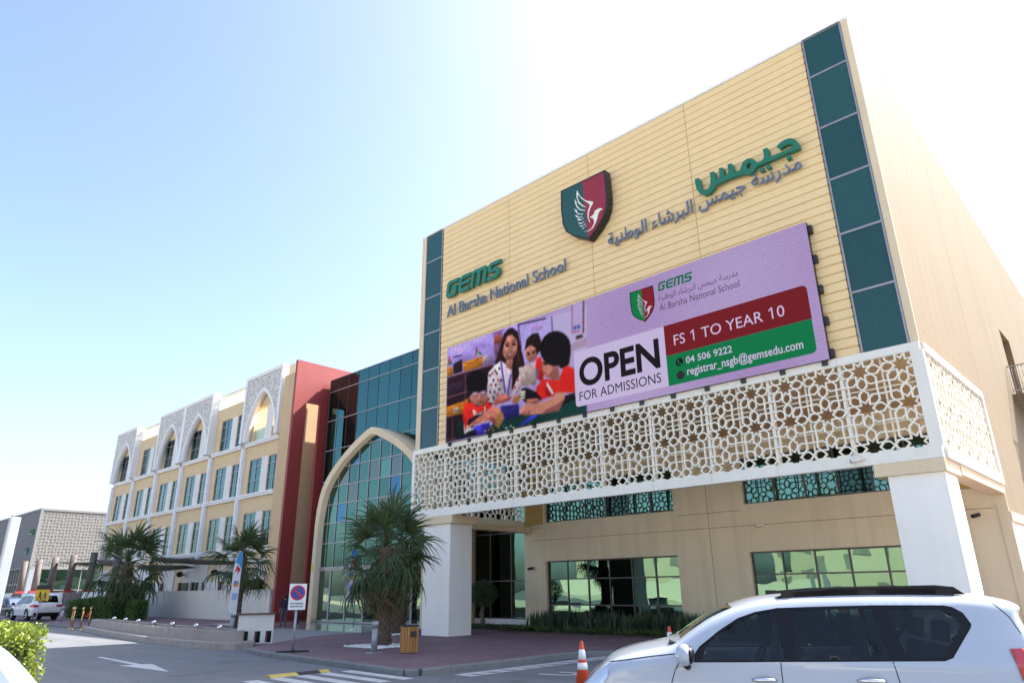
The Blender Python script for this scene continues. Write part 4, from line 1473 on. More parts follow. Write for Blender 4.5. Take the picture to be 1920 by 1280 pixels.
# the camera grain and soft focus of the printed photograph
for _ in range(2):
    im2 = img.copy()
    im2[1:-1, 1:-1] = (img[1:-1, 1:-1] * 4 + img[:-2, 1:-1] * 2 + img[2:, 1:-1] * 2 + img[1:-1, :-2] * 2 + img[1:-1, 2:] * 2 + img[:-2, :-2] + img[2:, 2:] + img[:-2, 2:] + img[2:, :-2]) / 16
    img = im2
noise = rs.normal(0, 1, gu.shape)
left = np.clip((1560 - gu) / 250, 0, 1)[..., None]
img = img * (1 - left) + left * (np.clip(img / 255, 0, 1) ** 1.16 * 255)
nz_ = rs.normal(0, 1, (NZ // 4 + 2, NX // 4 + 2)); nz_ = np.kron(nz_, np.ones((4, 4)))[:NZ + 1, :NX + 1]
for _ in range(3): nz_[1:-1, 1:-1] = (nz_[1:-1, 1:-1] + nz_[:-2, 1:-1] + nz_[2:, 1:-1] + nz_[1:-1, :-2] + nz_[1:-1, 2:]) / 5
img *= 1 + nz_[..., None] * .05 * left
img += noise[..., None] * 4.5
lin = srgb(np.clip(img, 0, 255))
nv = (NX + 1) * (NZ + 1)
co = np.zeros((NZ + 1, NX + 1, 3))
co[..., 0] = gu / 4000 * (SX1 - SX0); co[..., 2] = gz / 1000 * (SZ1 - SZ0)
me = bpy.data.meshes.new('display')
ii = np.arange(nv).reshape(NZ + 1, NX + 1)
q = np.stack([ii[:-1, :-1], ii[:-1, 1:], ii[1:, 1:], ii[1:, :-1]], -1).reshape(-1)
me.vertices.add(nv); me.vertices.foreach_set('co', co.reshape(-1))
me.loops.add(len(q)); me.loops.foreach_set('vertex_index', q.astype(np.int32))
npf = len(q) // 4
me.polygons.add(npf); me.polygons.foreach_set('loop_start', (np.arange(npf) * 4).astype(np.int32)); me.polygons.foreach_set('loop_total', np.full(npf, 4, np.int32))
me.update()
ca = me.color_attributes.new('picture', 'FLOAT_COLOR', 'POINT')
ca.data.foreach_set('color', np.concatenate([lin, np.ones(lin.shape[:2] + (1,))], -1).reshape(-1))
LEDE = 0.26                                      # brightness of the lit diodes
DISP, t, p = newmat('led_display')
L = t.links
at = N(t, 'ShaderNodeAttribute'); at.attribute_name = 'picture'
tc = N(t, 'ShaderNodeTexCoord')
wv = N(t, 'ShaderNodeTexWave', Scale=2.4, Distortion=3.0, Detail=0.0); wv.wave_type = 'RINGS'
mp = N(t, 'ShaderNodeMapping'); mp.inputs['Location'].default_value = (-12, 0, 2.5)
L.new(tc.outputs['Object'], mp.inputs[0]); L.new(mp.outputs[0], wv.inputs['Vector'])
mr = N(t, 'ShaderNodeMapRange'); mr.inputs['To Min'].default_value = .96; mr.inputs['To Max'].default_value = 1.04
L.new(wv.outputs['Fac'], mr.inputs['Value'])
sc = N(t, 'ShaderNodeVectorMath', operation='SCALE'); L.new(at.outputs['Color'], sc.inputs[0]); L.new(mr.outputs[0], sc.inputs['Scale'])
L.new(sc.outputs[0], p.inputs['Emission Color']); p.inputs['Emission Strength'].default_value = LEDE
p.inputs['Base Color'].default_value = (.006, .006, .006, 1); p.inputs['Roughness'].default_value = .8; p.inputs['Specular IOR Level'].default_value = .05
me.materials.append(DISP)
o = bpy.data.objects.new('display', me); link(o, LED); OFF[o] = OFF[LED]


def emis(name, col):
    m, t, p = newmat(name)
    c = srgb(col)
    p.inputs['Base Color'].default_value = (.006, .006, .006, 1); p.inputs['Roughness'].default_value = .8; p.inputs['Specular IOR Level'].default_value = .05
    L = t.links
    tc = N(t, 'ShaderNodeTexCoord'); no = N(t, 'ShaderNodeTexNoise', Scale=30.0, Detail=2.0)
    L.new(tc.outputs['Object'], no.inputs['Vector'])
    mr = N(t, 'ShaderNodeMapRange'); mr.inputs['To Min'].default_value = .9; mr.inputs['To Max'].default_value = 1.1
    L.new(no.outputs['Fac'], mr.inputs['Value'])
    sc = N(t, 'ShaderNodeVectorMath', operation='SCALE'); sc.inputs[0].default_value = c; L.new(mr.outputs[0], sc.inputs['Scale'])
    L.new(sc.outputs[0], p.inputs['Emission Color']); p.inputs['Emission Strength'].default_value = LEDE
    return m


E_PALE = emis('screen_pale', (212, 198, 238)); E_RED = emis('screen_maroon', (126, 28, 36)); E_GRN = emis('screen_green', (8, 128, 76))
E_BLK = emis('screen_black', (26, 20, 26)); E_GRY = emis('screen_grey', (92, 70, 100)); E_WHT = emis('screen_white', (222, 205, 242))
E_LG = emis('screen_logo_green', (10, 132, 70)); E_LR = emis('screen_logo_red', (140, 30, 40)); E_GEM = emis('screen_teal', (10, 118, 84))


def rrect(x0, x1, z0, z1, r, corners=(1, 1, 1, 1)):
    out = []
    for (cx, cz, a0, on) in ((x1 - r, z1 - r, 0, corners[0]), (x0 + r, z1 - r, 90, corners[1]), (x0 + r, z0 + r, 180, corners[2]), (x1 - r, z0 + r, 270, corners[3])):
        if on:
            for k in range(6): a = R(a0 + 18 * k); out.append((cx + r * math.cos(a), cz + r * math.sin(a)))
        else:
            out.append({0: (x1, z1), 90: (x0, z1), 180: (x0, z0), 270: (x1, z0)}[a0])
    return out


def flat(name, pts, mt, lay, parent=LED, holes=None, y=None):
    m = MB()
    yy = (SY if y is None else y) - .004 * lay
    m.face([(x, yy, z) for x, z in pts])
    return m.build(name, mt, parent)


flat('panel', rrect(-15.83, -11.75, 8.35, 10.56, .13, (0, 1, 1, 0)), E_PALE, 1)
flat('panel', rrect(-11.748, -6.67, 9.435, 10.56, .16, (1, 0, 0, 0)), E_RED, 1)
flat('panel', rrect(-11.748, -6.68, 8.35, 9.433, .16, (0, 0, 0, 1)), E_GRN, 1)

# text helper: built-in font, laid out between two x positions on a facade plane
FORMS = {'ا': 'ﺍﺎ', 'ب': 'ﺏﺐﺑﺒ', 'ة': 'ﺓﺔ', 'ج': 'ﺝﺞﺟﺠ', 'د': 'ﺩﺪ', 'ر': 'ﺭﺮ',
         'س': 'ﺱﺲﺳﺴ', 'ش': 'ﺵﺶﺷﺸ', 'ط': 'ﻁﻂﻃﻄ', 'ل': 'ﻝﻞﻟﻠ', 'م': 'ﻡﻢﻣﻤ',
         'ن': 'ﻥﻦﻧﻨ', 'و': 'ﻭﻮ', 'ي': 'ﻱﻲﻳﻴ', 'ء': 'ﺀ'}


def arabic(s):
    out = []
    for wd in s.split(' '):
        r_ = ''
        for i, ch in enumerate(wd):
            f = FORMS[ch]
            pj = i > 0 and len(FORMS[wd[i - 1]]) == 4
            nj = len(f) == 4 and i < len(wd) - 1 and wd[i + 1] != 'ء'
            r_ += f if len(f) == 1 else (f[3] if pj and nj else f[2] if nj else f[1] if pj else f[0])
        out.append(r_)
    return ' '.join(out)[::-1]


def text_mesh(s, extrude=0.0, bold=0.0, res=3):
    cu = bpy.data.curves.new('lettering', 'FONT')
    cu.body = s; cu.size = 1; cu.resolution_u = res; cu.extrude = extrude; cu.offset = bold
    ob = bpy.data.objects.new('lettering', cu)
    COL.objects.link(ob)
    bpy.context.view_layer.update()
    me = bpy.data.meshes.new_from_object(ob.evaluated_get(bpy.context.evaluated_depsgraph_get()))
    bpy.data.objects.remove(ob); bpy.data.curves.remove(cu)
    me.materials.clear()
    return me


def text(name, s, x0, x1, zb, ztop_cap, y, mt, parent, bold=0, depth=0.0, refcap=None, res=3):
    """lettering with its baseline at zb, caps reaching ztop_cap, spanning x0..x1"""
    me = text_mesh(s, .5 if depth else 0, bold, res)
    n = len(me.vertices)
    v = np.zeros(n * 3); me.vertices.foreach_get('co', v); v = v.reshape(-1, 3)
    w0, w1 = v[:, 0].min(), v[:, 0].max()
    cap = refcap if refcap else v[:, 1].max()
    out = np.zeros_like(v)
    out[:, 0] = x0 + (v[:, 0] - w0) / (w1 - w0) * (x1 - x0)
    out[:, 2] = zb + v[:, 1] / cap * (ztop_cap - zb)
    out[:, 1] = y + (-v[:, 2]) * depth - depth / 2 if depth else y
    out -= np.array(OFF[parent])
    me.vertices.foreach_set('co', out.reshape(-1)); me.update()
    me.materials.append(mt)
    o = bpy.data.objects.new(name, me); link(o, parent); OFF[o] = OFF[parent]
    return o


CAP = .70
ONE = '\U0001D7E3'
yl = SY - .008
text('lettering', 'OPEN', -15.60, -12.0, 9.13, 10.18, yl, E_BLK, LED, bold=.03, refcap=.71, res=10)
text('lettering', 'FOR ADMISSIONS', -15.64, -12.02, 8.555, 8.915, yl, E_BLK, LED, refcap=CAP)
o = text('lettering', 'FS ' + ONE + ' TO YEAR ' + ONE + '0', -11.39, -7.45, 9.75, 10.13, yl, E_WHT, LED, refcap=CAP)
FS_LINE = o
text('lettering', '04 506 9222', -11.0, -9.31, 9.0, 9.235, yl, E_WHT, LED, bold=.012, refcap=CAP)
text('lettering', 'registrar_nsgb@gemsedu.com', -11.0, -7.05, 8.58, 8.86, yl, E_WHT, LED, bold=.012, refcap=CAP)
circ = lambda x, z, r, n=20: [(x + r * math.cos(2 * math.pi * k / n), z + r * math.sin(2 * math.pi * k / n)) for k in range(n)]
flat('icon', circ(-11.255, 9.11, .145), E_BLK, 2); flat('icon', circ(-11.26, 8.64, .145), E_BLK, 2)
m = MB()
y3 = SY - .012
ph = [(-11.31, 9.2), (-11.27, 9.2), (-11.26, 9.15), (-11.285, 9.13), (-11.25, 9.06), (-11.215, 9.05), (-11.18, 9.06), (-11.17, 9.03), (-11.2, 9.0), (-11.26, 9.02), (-11.31, 9.09), (-11.33, 9.16)]
m.face([(x, y3, z) for x, z in ph])
m.build('phone_icon', E_GRN, LED)
m = MB()
for a, b_ in (((-11.34, 8.7), (-11.18, 8.7)), ((-11.34, 8.58), (-11.18, 8.58)), ((-11.34, 8.58), (-11.34, 8.7)), ((-11.18, 8.58), (-11.18, 8.7)), ((-11.34, 8.7), (-11.26, 8.63)), ((-11.26, 8.63), (-11.18, 8.7))):
    d = Vector((b_[0] - a[0], b_[1] - a[1])).normalized() * .009
    m.face([(a[0] - d.y, y3, a[1] + d.x), (b_[0] - d.y, y3, b_[1] + d.x), (b_[0] + d.y, y3, b_[1] - d.x), (a[0] + d.y, y3, a[1] - d.x)])
m.build('envelope_icon', E_GRY, LED)

# crest outline and falcon, in metres on the wall plane (x, z), for the large crest
CREST = [(-16.03, 17.93), (-16.05, 17.0), (-15.99, 16.3), (-15.83, 15.87), (-15.45, 15.52), (-14.92, 15.22), (-14.70, 15.08), (-14.25, 15.42), (-13.90, 15.78), (-13.72, 16.12), (-13.64, 16.6), (-13.66, 17.4), (-13.69, 17.90)]
def c2w(x, y):
    # homography of the crest's traced outline, fitted once to the wall plane
    k = 1 + CH[6] * x + CH[7] * y
    return ((CH[0] * x + CH[1] * y + CH[2]) / k, (CH[3] * x + CH[4] * y + CH[5]) / k)
CH = [0.0021340897, -0.0007070430, -16.3052400000, 0.0001479183, -0.0027026431, 19.3606650000, 0.0000999065, 0.0000347457]
BIRD = [
 [(340,372),(365,430),(400,480),(470,530),(575,545),(578,570),(535,650),(515,720),(512,790),(535,850),(530,865),(505,810),(495,740),(505,670),(528,610),(525,585),(465,545),(400,500),(355,440),(345,470),(365,540),(410,590),(470,625),(472,632),(410,615),(360,570),(330,480),(330,420)],
 [(303,495),(320,545),(350,565),(325,560),(340,610),(390,660),(460,675),(455,685),(385,675),(335,635),(308,570)],
 [(297,648),(320,672),(352,675),(330,690),(350,720),(390,730),(430,725),(425,738),(370,740),(330,720),(305,680)],
 [(303,745),(330,755),(360,755),(345,768),(375,778),(425,765),(420,775),(380,790),(330,780)],
 [(335,805),(375,805),(400,815),(445,790),(440,800),(400,825),(360,830)],
 [(350,870),(385,862),(410,865),(450,835),(445,850),(405,880),(370,880)],
 [(370,918),(400,905),(425,908),(465,872),(460,890),(420,918),(380,920)],
 [(413,952),(430,935),(445,935),(480,890),(475,905),(440,945),(420,957)],
 [(720,655),(700,645),(660,648),(610,680),(590,700),(605,700),(595,720),(560,765),(525,775),(550,790),(575,795),(595,830),(592,870),(560,940),(500,985),(450,990),(450,995),(510,990),(575,945),(620,860),(640,800),(660,720),(680,690),(690,675),(712,668)]]
BIRDW = [[c2w(*q) for q in b_] for b_ in BIRD]
CX0, CX1, CZ0, CZ1 = -16.05, -13.64, 15.08, 17.93


def crest(parent, fx, fz, y, mats, th):
    """black rim, green and red halves, white falcon"""
    O = [(fx(x), fz(z)) for x, z in CREST]
    cx = sum(q[0] for q in O) / len(O); cz = sum(q[1] for q in O) / len(O)
    m = MB(); m.ext([(x, y, z) for x, z in O], (0, th, 0)); m.build('rim', mats[0], parent)
    I = [(cx + (x - cx) * .93, cz + (z - cz) * .945) for x, z in O]
    top = max(z for x, z in I); bot = min(z for x, z in I)
    xm_t = fx(-14.86); bi = min(range(len(I)), key=lambda i: I[i][1])
    left = I[:bi + 1] + [(xm_t, I[0][1])]
    right = [(xm_t, I[0][1])] + I[bi:]
    m = MB(); m.face([(x, y - .006, z) for x, z in left]); m.build('green_field', mats[1], parent)
    m = MB(); m.face([(x, y - .006, z) for x, z in right]); m.build('red_field', mats[2], parent)
    m = MB()
    for b_ in BIRDW:
        pts = [(fx(x), y - .012, fz(z)) for x, z in b_]
        for tr in tessellate_polygon([[Vector(q_) for q_ in pts]]):
            m.face([pts[i] for i in tr])
    m.build('falcon', mats[3], parent)


sx = lambda x: -13.06 + (x - CX0) / (CX1 - CX0) * 1.05
sz = lambda z: 10.93 + (z - CZ0) / (CZ1 - CZ0) * 1.34
LG = bpy.data.objects.new('crest_logo', None); link(LG, LED); OFF[LG] = OFF[LED]
crest(LG, sx, sz, SY - .006, (E_BLK, E_LG, E_LR, E_WHT), .003)
text('lettering', arabic('مدرسة جيمس البرشاء الوطنية'), -11.85, -8.77, 11.57, 11.80, yl, E_GRY, LED, refcap=CAP)
text('lettering', 'Al Barsha National School', -11.84, -8.77, 11.165, 11.42, yl, E_GRY, LED, refcap=CAP)
GEMSL = [
 (.0, [(0, .15), (0, .85), (.14, 1), (.92, 1), (.96, .78), (.32, .78), (.22, .68), (.22, .32), (.32, .22), (.62, .22), (.62, .42), (.42, .42), (.42, .6), (.88, .6), (.86, .14), (.72, 0), (.14, 0)]),
 (1.02, [(0, .2), (0, .8), (.2, 1), (.95, 1), (.95, .78), (.34, .78), (.24, .7), (.24, .61), (.92, .61), (.92, .40), (.24, .40), (.24, .31), (.34, .22), (.92, .22), (.92, 0), (.2, 0)]),
 (2.04, [(0, 0), (0, .86), (.14, 1), (1.1, 1), (1.24, .86), (1.24, 0), (1.0, 0), (1.0, .78), (.75, .78), (.75, 0), (.5, 0), (.5, .78), (.24, .78), (.24, 0)]),
 (3.36, [(0, .0), (0, .22), (.62, .22), (.7, .31), (.62, .40), (.18, .40), (0, .56), (0, .84), (.18, 1), (.95, 1), (.95, .78), (.32, .78), (.24, .69), (.32, .61), (.78, .61), (.95, .44), (.95, .16), (.78, 0)])]


def gems(parent, x0, x1, z0, z1, y, mt, depth, sl=.16, side=None):
    s = (x1 - x0) / (4.31 + sl)
    for off, P in GEMSL:
        m = MB()
        pts = [(x0 + (off + px + sl * pz_) * s, y, z0 + pz_ * (z1 - z0)) for px, pz_ in P]
        if depth: m.ext(pts, (0, depth, 0))
        else: m.face(pts)
        m.build('letter', mt, parent)


gems(LED, -11.84, -10.42, 11.93, 12.28, yl, E_GEM, 0)

# ---------------------------------------------------------------- raised lettering on the wall
T1 = thing('word_sign', 'thick green slanted GEMS letters fixed to cream planks above the school name', 'sign', (-23.6, YF, 15.2))
gems(T1, -23.63, -19.84, 15.26, 16.12, YF - .24, GREEN, .13)


def split_letters(o, parent, name='letter'):
    """one part per letter: islands of the lettering grouped by overlap along x"""
    me = o.data
    bm = bmesh.new(); bm.from_mesh(me)
    seen = {}; isl = []
    for v in bm.verts:
        if v in seen: continue
        st = [v]; seen[v] = len(isl); cur = []
        while st:
            a = st.pop(); cur.append(a)
            for e in a.link_edges:
                b_ = e.other_vert(a)
                if b_ not in seen: seen[b_] = len(isl); st.append(b_)
        isl.append([min(q.co.x for q in cur), max(q.co.x for q in cur), [q.index for q in cur]])
    isl.sort(key=lambda q: q[0])
    groups = []
    for a, b_, idx in isl:
        if groups and a < groups[-1][1] - .02:
            groups[-1][1] = max(groups[-1][1], b_); groups[-1][2] += idx
        else: groups.append([a, b_, list(idx)])
    bm.free()
    for a, b_, idx in groups:
        st = set(idx); mp_ = {}
        nm = bpy.data.meshes.new(name)
        vs = []; fs = []
        for i in idx: mp_[i] = len(vs); vs.append(tuple(me.vertices[i].co))
        for p_ in me.polygons:
            if p_.vertices[0] in st: fs.append([mp_[i] for i in p_.vertices])
        nm.from_pydata(vs, [], fs); nm.materials.append(me.materials[0]); nm.update()
        q_ = bpy.data.objects.new(name, nm); link(q_, parent); OFF[q_] = OFF[parent]
    bpy.data.objects.remove(o)


split_letters(FS_LINE, LED)
T2 = thing('name_sign', 'slate grey raised letters Al Barsha National School under the green word', 'sign', (-23.6, YF, 14.2))
o = text('lettering', 'Al Barsha National School', -23.60, -16.14, 14.30, 14.86, YF - .10, SLATE, T2, bold=.004, depth=.07, refcap=CAP)
split_letters(o, T2)
T3 = thing('arabic_name_sign', 'slate grey raised Arabic school name above the billboard right of crest', 'sign', (-13.9, YF, 14.5))
o = text('lettering', arabic('مدرسة جيمس البرشاء الوطنية'), -13.95, -6.22, 14.62, 15.20, YF - .10, SLATE, T3, bold=.008, depth=.07, refcap=.80)
split_letters(o, T3)
T4 = thing('crest', 'large black rimmed green and red shield with white falcon on cream planks', 'emblem', (-14.9, YF, 15.1))
CGREEN = mat('crest_green', (0.012, 0.075, 0.06), 0.35, var=.03); CRED = mat('crest_red', (0.29, 0.014, 0.026), 0.35, var=.03)
crest(T4, lambda x: x, lambda z: z, YF - .42, (BLACK, CGREEN, CRED, WHITE), .36)
T5 = thing('arabic_word_sign', 'thick green raised Arabic word above the smaller grey Arabic name', 'sign', (-10, YF, 15.2))
AR = [('letter', [(-6.87, 15.69), (-6.725, 15.782), (-6.567, 15.816), (-6.399, 15.788), (-6.263, 15.693), (-6.172, 15.526), (-6.134, 15.359), (-6.141, 15.25), (-6.647, 15.278), (-7.174, 15.27), (-7.578, 15.274), (-7.675, 15.23), (-7.757, 15.129), (-7.878, 15.084), (-8.011, 15.132), (-8.117, 15.207), (-8.707, 15.246), (-9.149, 15.224), (-9.251, 15.099), (-9.4, 14.995), (-9.6, 15.003), (-9.786, 15.15), (-9.888, 15.382), (-9.914, 15.608), (-9.917, 15.812), (-9.764, 15.796), (-9.71, 15.704), (-9.705, 15.407), (-9.658, 15.266), (-9.565, 15.199), (-9.424, 15.215), (-9.345, 15.352), (-9.307, 15.573), (-9.317, 15.804), (-9.167, 15.801), (-9.115, 15.71), (-9.124, 15.436), (-9.063, 15.422), (-8.986, 15.452), (-8.956, 15.596), (-8.965, 15.826), (-8.82, 15.797), (-8.78, 15.726), (-8.798, 15.445), (-8.732, 15.427), (-8.651, 15.455), (-8.619, 15.597), (-8.629, 15.825), (-8.479, 15.802), (-8.43, 15.718), (-8.444, 15.424), (-8.386, 15.405), (-8.21, 15.392), (-8.156, 15.535), (-8.056, 15.669), (-7.91, 15.715), (-7.824, 15.692), (-7.843, 15.52), (-7.912, 15.522), (-7.964, 15.483), (-7.964, 15.393), (-7.925, 15.284), (-7.861, 15.298), (-7.805, 15.369), (-7.8, 15.456), (-7.838, 15.518), (-7.82, 15.69), (-7.775, 15.676), (-7.674, 15.575), (-7.613, 15.431), (-7.571, 15.405), (-7.424, 15.404), (-7.349, 15.456), (-7.318, 15.594), (-7.332, 15.819), (-7.187, 15.811), (-7.141, 15.737), (-7.141, 15.419), (-6.736, 15.409), (-6.434, 15.409), (-6.336, 15.423), (-6.345, 15.502), (-6.431, 15.57), (-6.577, 15.606), (-6.69, 15.575), (-6.752, 15.523)]), ('dot', [(-6.626, 15.2), (-6.489, 15.187), (-6.468, 15.041), (-6.598, 15.03)]), ('dot', [(-7.553, 15.16), (-7.413, 15.157), (-7.389, 15.008), (-7.524, 15.008)]), ('dot', [(-7.312, 15.16), (-7.178, 15.159), (-7.155, 15.01), (-7.288, 15.01)])]
for nm_, P in AR:
    m = MB()
    pts = [(x, YF - .26, z) for x, z in P]
    m.ext(pts, (0, .15, 0))
    m.build(nm_, GREEN, T5)
# ---------------------------------------------------------------- vegetation
def leafmat(name, c1, c2, trans=0.35, rough=0.5, spec=0.4):
    m, t, p = newmat(name)
    L = t.links
    ge = N(t, 'ShaderNodeNewGeometry')
    cr = N(t, 'ShaderNodeValToRGB')
    cr.color_ramp.elements[0].color = (*c1, 1); cr.color_ramp.elements[1].color = (*c2, 1)
    L.new(ge.outputs['Random Per Island'], cr.inputs[0])
    L.new(cr.outputs[0], p.inputs['Base Color'])
    p.inputs['Roughness'].default_value = rough
    p.inputs['Specular IOR Level'].default_value = spec
    tr = N(t, 'ShaderNodeBsdfTranslucent'); L.new(cr.outputs[0], tr.inputs['Color'])
    mx = N(t, 'ShaderNodeMixShader'); mx.inputs[0].default_value = trans
    out = t.nodes['Material Output']
    L.new(p.outputs[0], mx.inputs[1]); L.new(tr.outputs[0], mx.inputs[2]); L.new(mx.outputs[0], out.inputs['Surface'])
    return m


PALML = leafmat('palm_leaf', (0.045, 0.080, 0.03), (0.10, 0.14, 0.055), .4)
PALMD = leafmat('dry_palm_leaf', (0.16, 0.12, 0.06), (0.26, 0.20, 0.11), .2, .8, .1)
HEDL = leafmat('bright_hedge_leaf', (0.10, 0.17, 0.015), (0.30, 0.34, 0.05), .4)
HEDF = leafmat('hedge_leaf', (0.06, 0.13, 0.03), (0.13, 0.22, 0.05), .4)
BEDL = leafmat('sword_leaf', (0.035, 0.065, 0.03), (0.08, 0.11, 0.055), .2)
BEDS = leafmat('strap_leaf', (0.08, 0.14, 0.04), (0.17, 0.23, 0.08), .3)
TOPL = leafmat('topiary_leaf', (0.03, 0.06, 0.025), (0.06, 0.10, 0.035), .25)
TRUNK = mat('palm_trunk', (0.15, 0.11, 0.08), 0.9, var=0.3, vscale=6, bump=0.5, bscale=25)
BARK = mat('grey_bark', (0.12, 0.10, 0.08), 0.9, var=0.2, vscale=5, bump=0.5, bscale=20)
SOIL = mat('dark_soil', (0.07, 0.045, 0.04), 0.95, var=0.2, vscale=3, bump=0.5, bscale=30)
PEB = mat('white_pebble', (0.72, 0.71, 0.69), 0.7, var=0.1, vscale=20)
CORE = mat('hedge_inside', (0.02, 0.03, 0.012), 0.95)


def frond_mesh(seed, mt, pet=1.0, bl=1.0, nb=24, droop=.55, spread=1.75, fold=.0):
    q = random.Random(seed)
    m = MB()
    sag = .12
    P = [(pet * k / 5, q.uniform(-.01, .01), .06 * math.sin(k / 5 * 3) - sag * (k / 5) ** 2) for k in range(6)]
    m.tube(P, [.028, .022, .018, .016, .014, .012], n=5, s=True)
    hub = Vector(P[-1])
    for i in range(nb):
        th = -spread + 2 * spread * i / (nb - 1) + q.uniform(-.05, .05)
        L_ = bl * (.72 + .28 * math.cos(th * .6)) * q.uniform(.78, 1.1)
        d = Vector((math.cos(th), math.sin(th), .12 * math.cos(th)))
        sd_ = Vector((-math.sin(th), math.cos(th), q.uniform(-.5, .5)))
        dr = droop * q.uniform(.5, 1.9)
        w_ = [.011, .028, .024, .014, .002]
        rr = [.03, .38, .62, .84, 1.0]
        b = len(m.v)
        for r_, ww in zip(rr, w_):
            c = hub + d * (L_ * r_) + Vector((0, 0, -dr * max(0, r_ - .35) ** 2 * 1.3))
            m.v.append(tuple(c + sd_ * ww)); m.v.append(tuple(c - sd_ * ww))
        for k in range(4):
            m.addf((b + 2 * k, b + 2 * k + 1, b + 2 * k + 3, b + 2 * k + 2), 0, False)
    return m.mesh('frond', mt)


FR = [frond_mesh(s, PALML, droop=d, pet=pt, nb=nb_) for s, d, pt, nb_ in ((1, .4, .9, 26), (2, .8, 1.1, 24), (3, 1.3, 1.0, 22))]
DRY = [frond_mesh(s, PALMD, droop=1.1, spread=1.5, nb=20) for s in (8, 9)]


def trunk_part(parent, h, r0, r1, seed, lean=(0, 0)):
    q = random.Random(seed)
    m = MB()
    n = 14
    path = [(lean[0] * (k / 8) ** 2, lean[1] * (k / 8) ** 2, h * k / 8 - .05) for k in range(9)]
    rr = [r0 * 1.25 if k == 0 else r0 * 1.05 if k == 1 else r0 + (r1 - r0) * k / 8 for k in range(9)]
    m.tube(path, [x * .8 for x in rr], n=12, s=True)
    # old leaf bases in rising spirals
    rows = int(h / .13)
    for r_ in range(rows):
        z = h * (r_ + .3) / rows
        k = z / h * 8
        i0 = min(7, int(k)); f = k - i0
        cx = path[i0][0] + (path[i0 + 1][0] - path[i0][0]) * f; cy = path[i0][1] + (path[i0 + 1][1] - path[i0][1]) * f
        rad = (rr[i0] + (rr[i0 + 1] - rr[i0]) * f)
        nn = 9
        for j in range(nn):
            a = 2 * math.pi * (j + (r_ % 2) * .5) / nn + q.uniform(-.12, .12)
            o = Vector((math.cos(a), math.sin(a), 0)); s_ = Vector((-o.y, o.x, 0))
            c = Vector((cx, cy, z))
            w_ = rad * .36 * q.uniform(.8, 1.1); out = rad * q.uniform(.98, 1.16)
            b0 = c + o * rad * .74 - Vector((0, 0, .10))
            t0 = c + o * out + Vector((0, 0, q.uniform(.05, .11)))
            b = len(m.v)
            m.v += [tuple(b0 - s_ * w_), tuple(b0 + s_ * w_), tuple(t0 + s_ * w_ * .6), tuple(t0 - s_ * w_ * .6), tuple(c + o * rad * .7 + Vector((0, 0, .09)))]
            m.addf((b, b + 1, b + 2, b + 3)); m.addf((b + 3, b + 2, b + 4)); m.addf((b + 1, b + 4, b + 2)); m.addf((b, b + 3, b + 4))
    v0 = OFF[parent]
    me = m.mesh('trunk', TRUNK)
    o = bpy.data.objects.new('trunk', me); link(o, parent); OFF[o] = v0
    return path[-1]


def palm(name, loc, h, sc, nf, ndry, seed, label, r0=.34, r1=.26, lean=(0, 0), low=-62):
    q = random.Random(seed)
    T = thing(name, label, 'palm tree', loc, group='fan palms in front of the school', local=True)
    top = trunk_part(T, h, r0, r1, seed, lean)
    c = Vector(top) + Vector((0, 0, .1))
    for i in range(nf + ndry):
        dry = i >= nf
        u = i / max(1, nf - 1)
        pit = 82 - (82 - low) * u ** .85 + q.uniform(-9, 9) if not dry else q.uniform(-82, -66)
        az = i * 137.5 + q.uniform(-14, 14)
        me = q.choice(DRY) if dry else FR[0 if pit > 30 else q.choice((0, 1, 2)) if pit > -10 else q.choice((1, 2))]
        o = bpy.data.objects.new('dry_frond' if dry else 'frond', me)
        link(o, T)
        s_ = sc * q.uniform(.85, 1.12) * (.85 if dry else 1)
        o.location = c - Vector((0, 0, .25 * u * sc + (.2 if dry else 0)))
        o.rotation_euler = (q.uniform(-.5, .5), -R(pit), R(az))
        o.scale = (s_,) * 3
    return T


palm('fan_palm', (-21.36, 15.9, 0), 3.35, 1.10, 32, 16, 11, 'big dark fan palm in white pebbles beside the wooden bin', .29, .22)
palm('fan_palm', (-26.6, 20.6, 0), 3.9, 1.0, 26, 8, 12, 'fan palm half hidden behind the biggest palm near the left column', .34, .28)
palm('fan_palm', (-39.4, 19.35, 0), 3.7, 1.12, 28, 4, 13, 'fan palm before the beige wall behind a feather flag', .2, .17, low=-48)
palm('fan_palm', (-60.6, 20.4, 0), 4.2, 1.75, 30, 10, 14, 'sunlit fan palm standing between the long hedge and the fountain', .55, .38, low=-58)


def leaf_cloud(m, boxes, n, size, seed, surf=.25, asp=.5):
    q = random.Random(seed)
    vols = [(b[1] - b[0]) * (b[3] - b[2]) + (b[5] - b[4]) * ((b[1] - b[0]) + (b[3] - b[2])) for b in boxes]
    for i in range(n):
        b = q.choices(boxes, vols)[0]
        # near a face of the box, the bottom left out
        w_ = [(b[3] - b[2]) * (b[5] - b[4])] * 2 + [(b[1] - b[0]) * (b[5] - b[4])] * 2 + [(b[1] - b[0]) * (b[3] - b[2])]
        fc = q.choices(range(5), w_)[0]
        p_ = [q.uniform(b[0], b[1]), q.uniform(b[2], b[3]), q.uniform(b[4], b[5])]
        dd = abs(q.gauss(0, surf)) - surf * .35
        if fc == 0: p_[0] = b[0] + dd
        elif fc == 1: p_[0] = b[1] - dd
        elif fc == 2: p_[1] = b[2] + dd
        elif fc == 3: p_[1] = b[3] - dd
        else: p_[2] = b[5] - dd
        leaf(m, Vector(p_), q, size * q.uniform(.7, 1.3), asp)


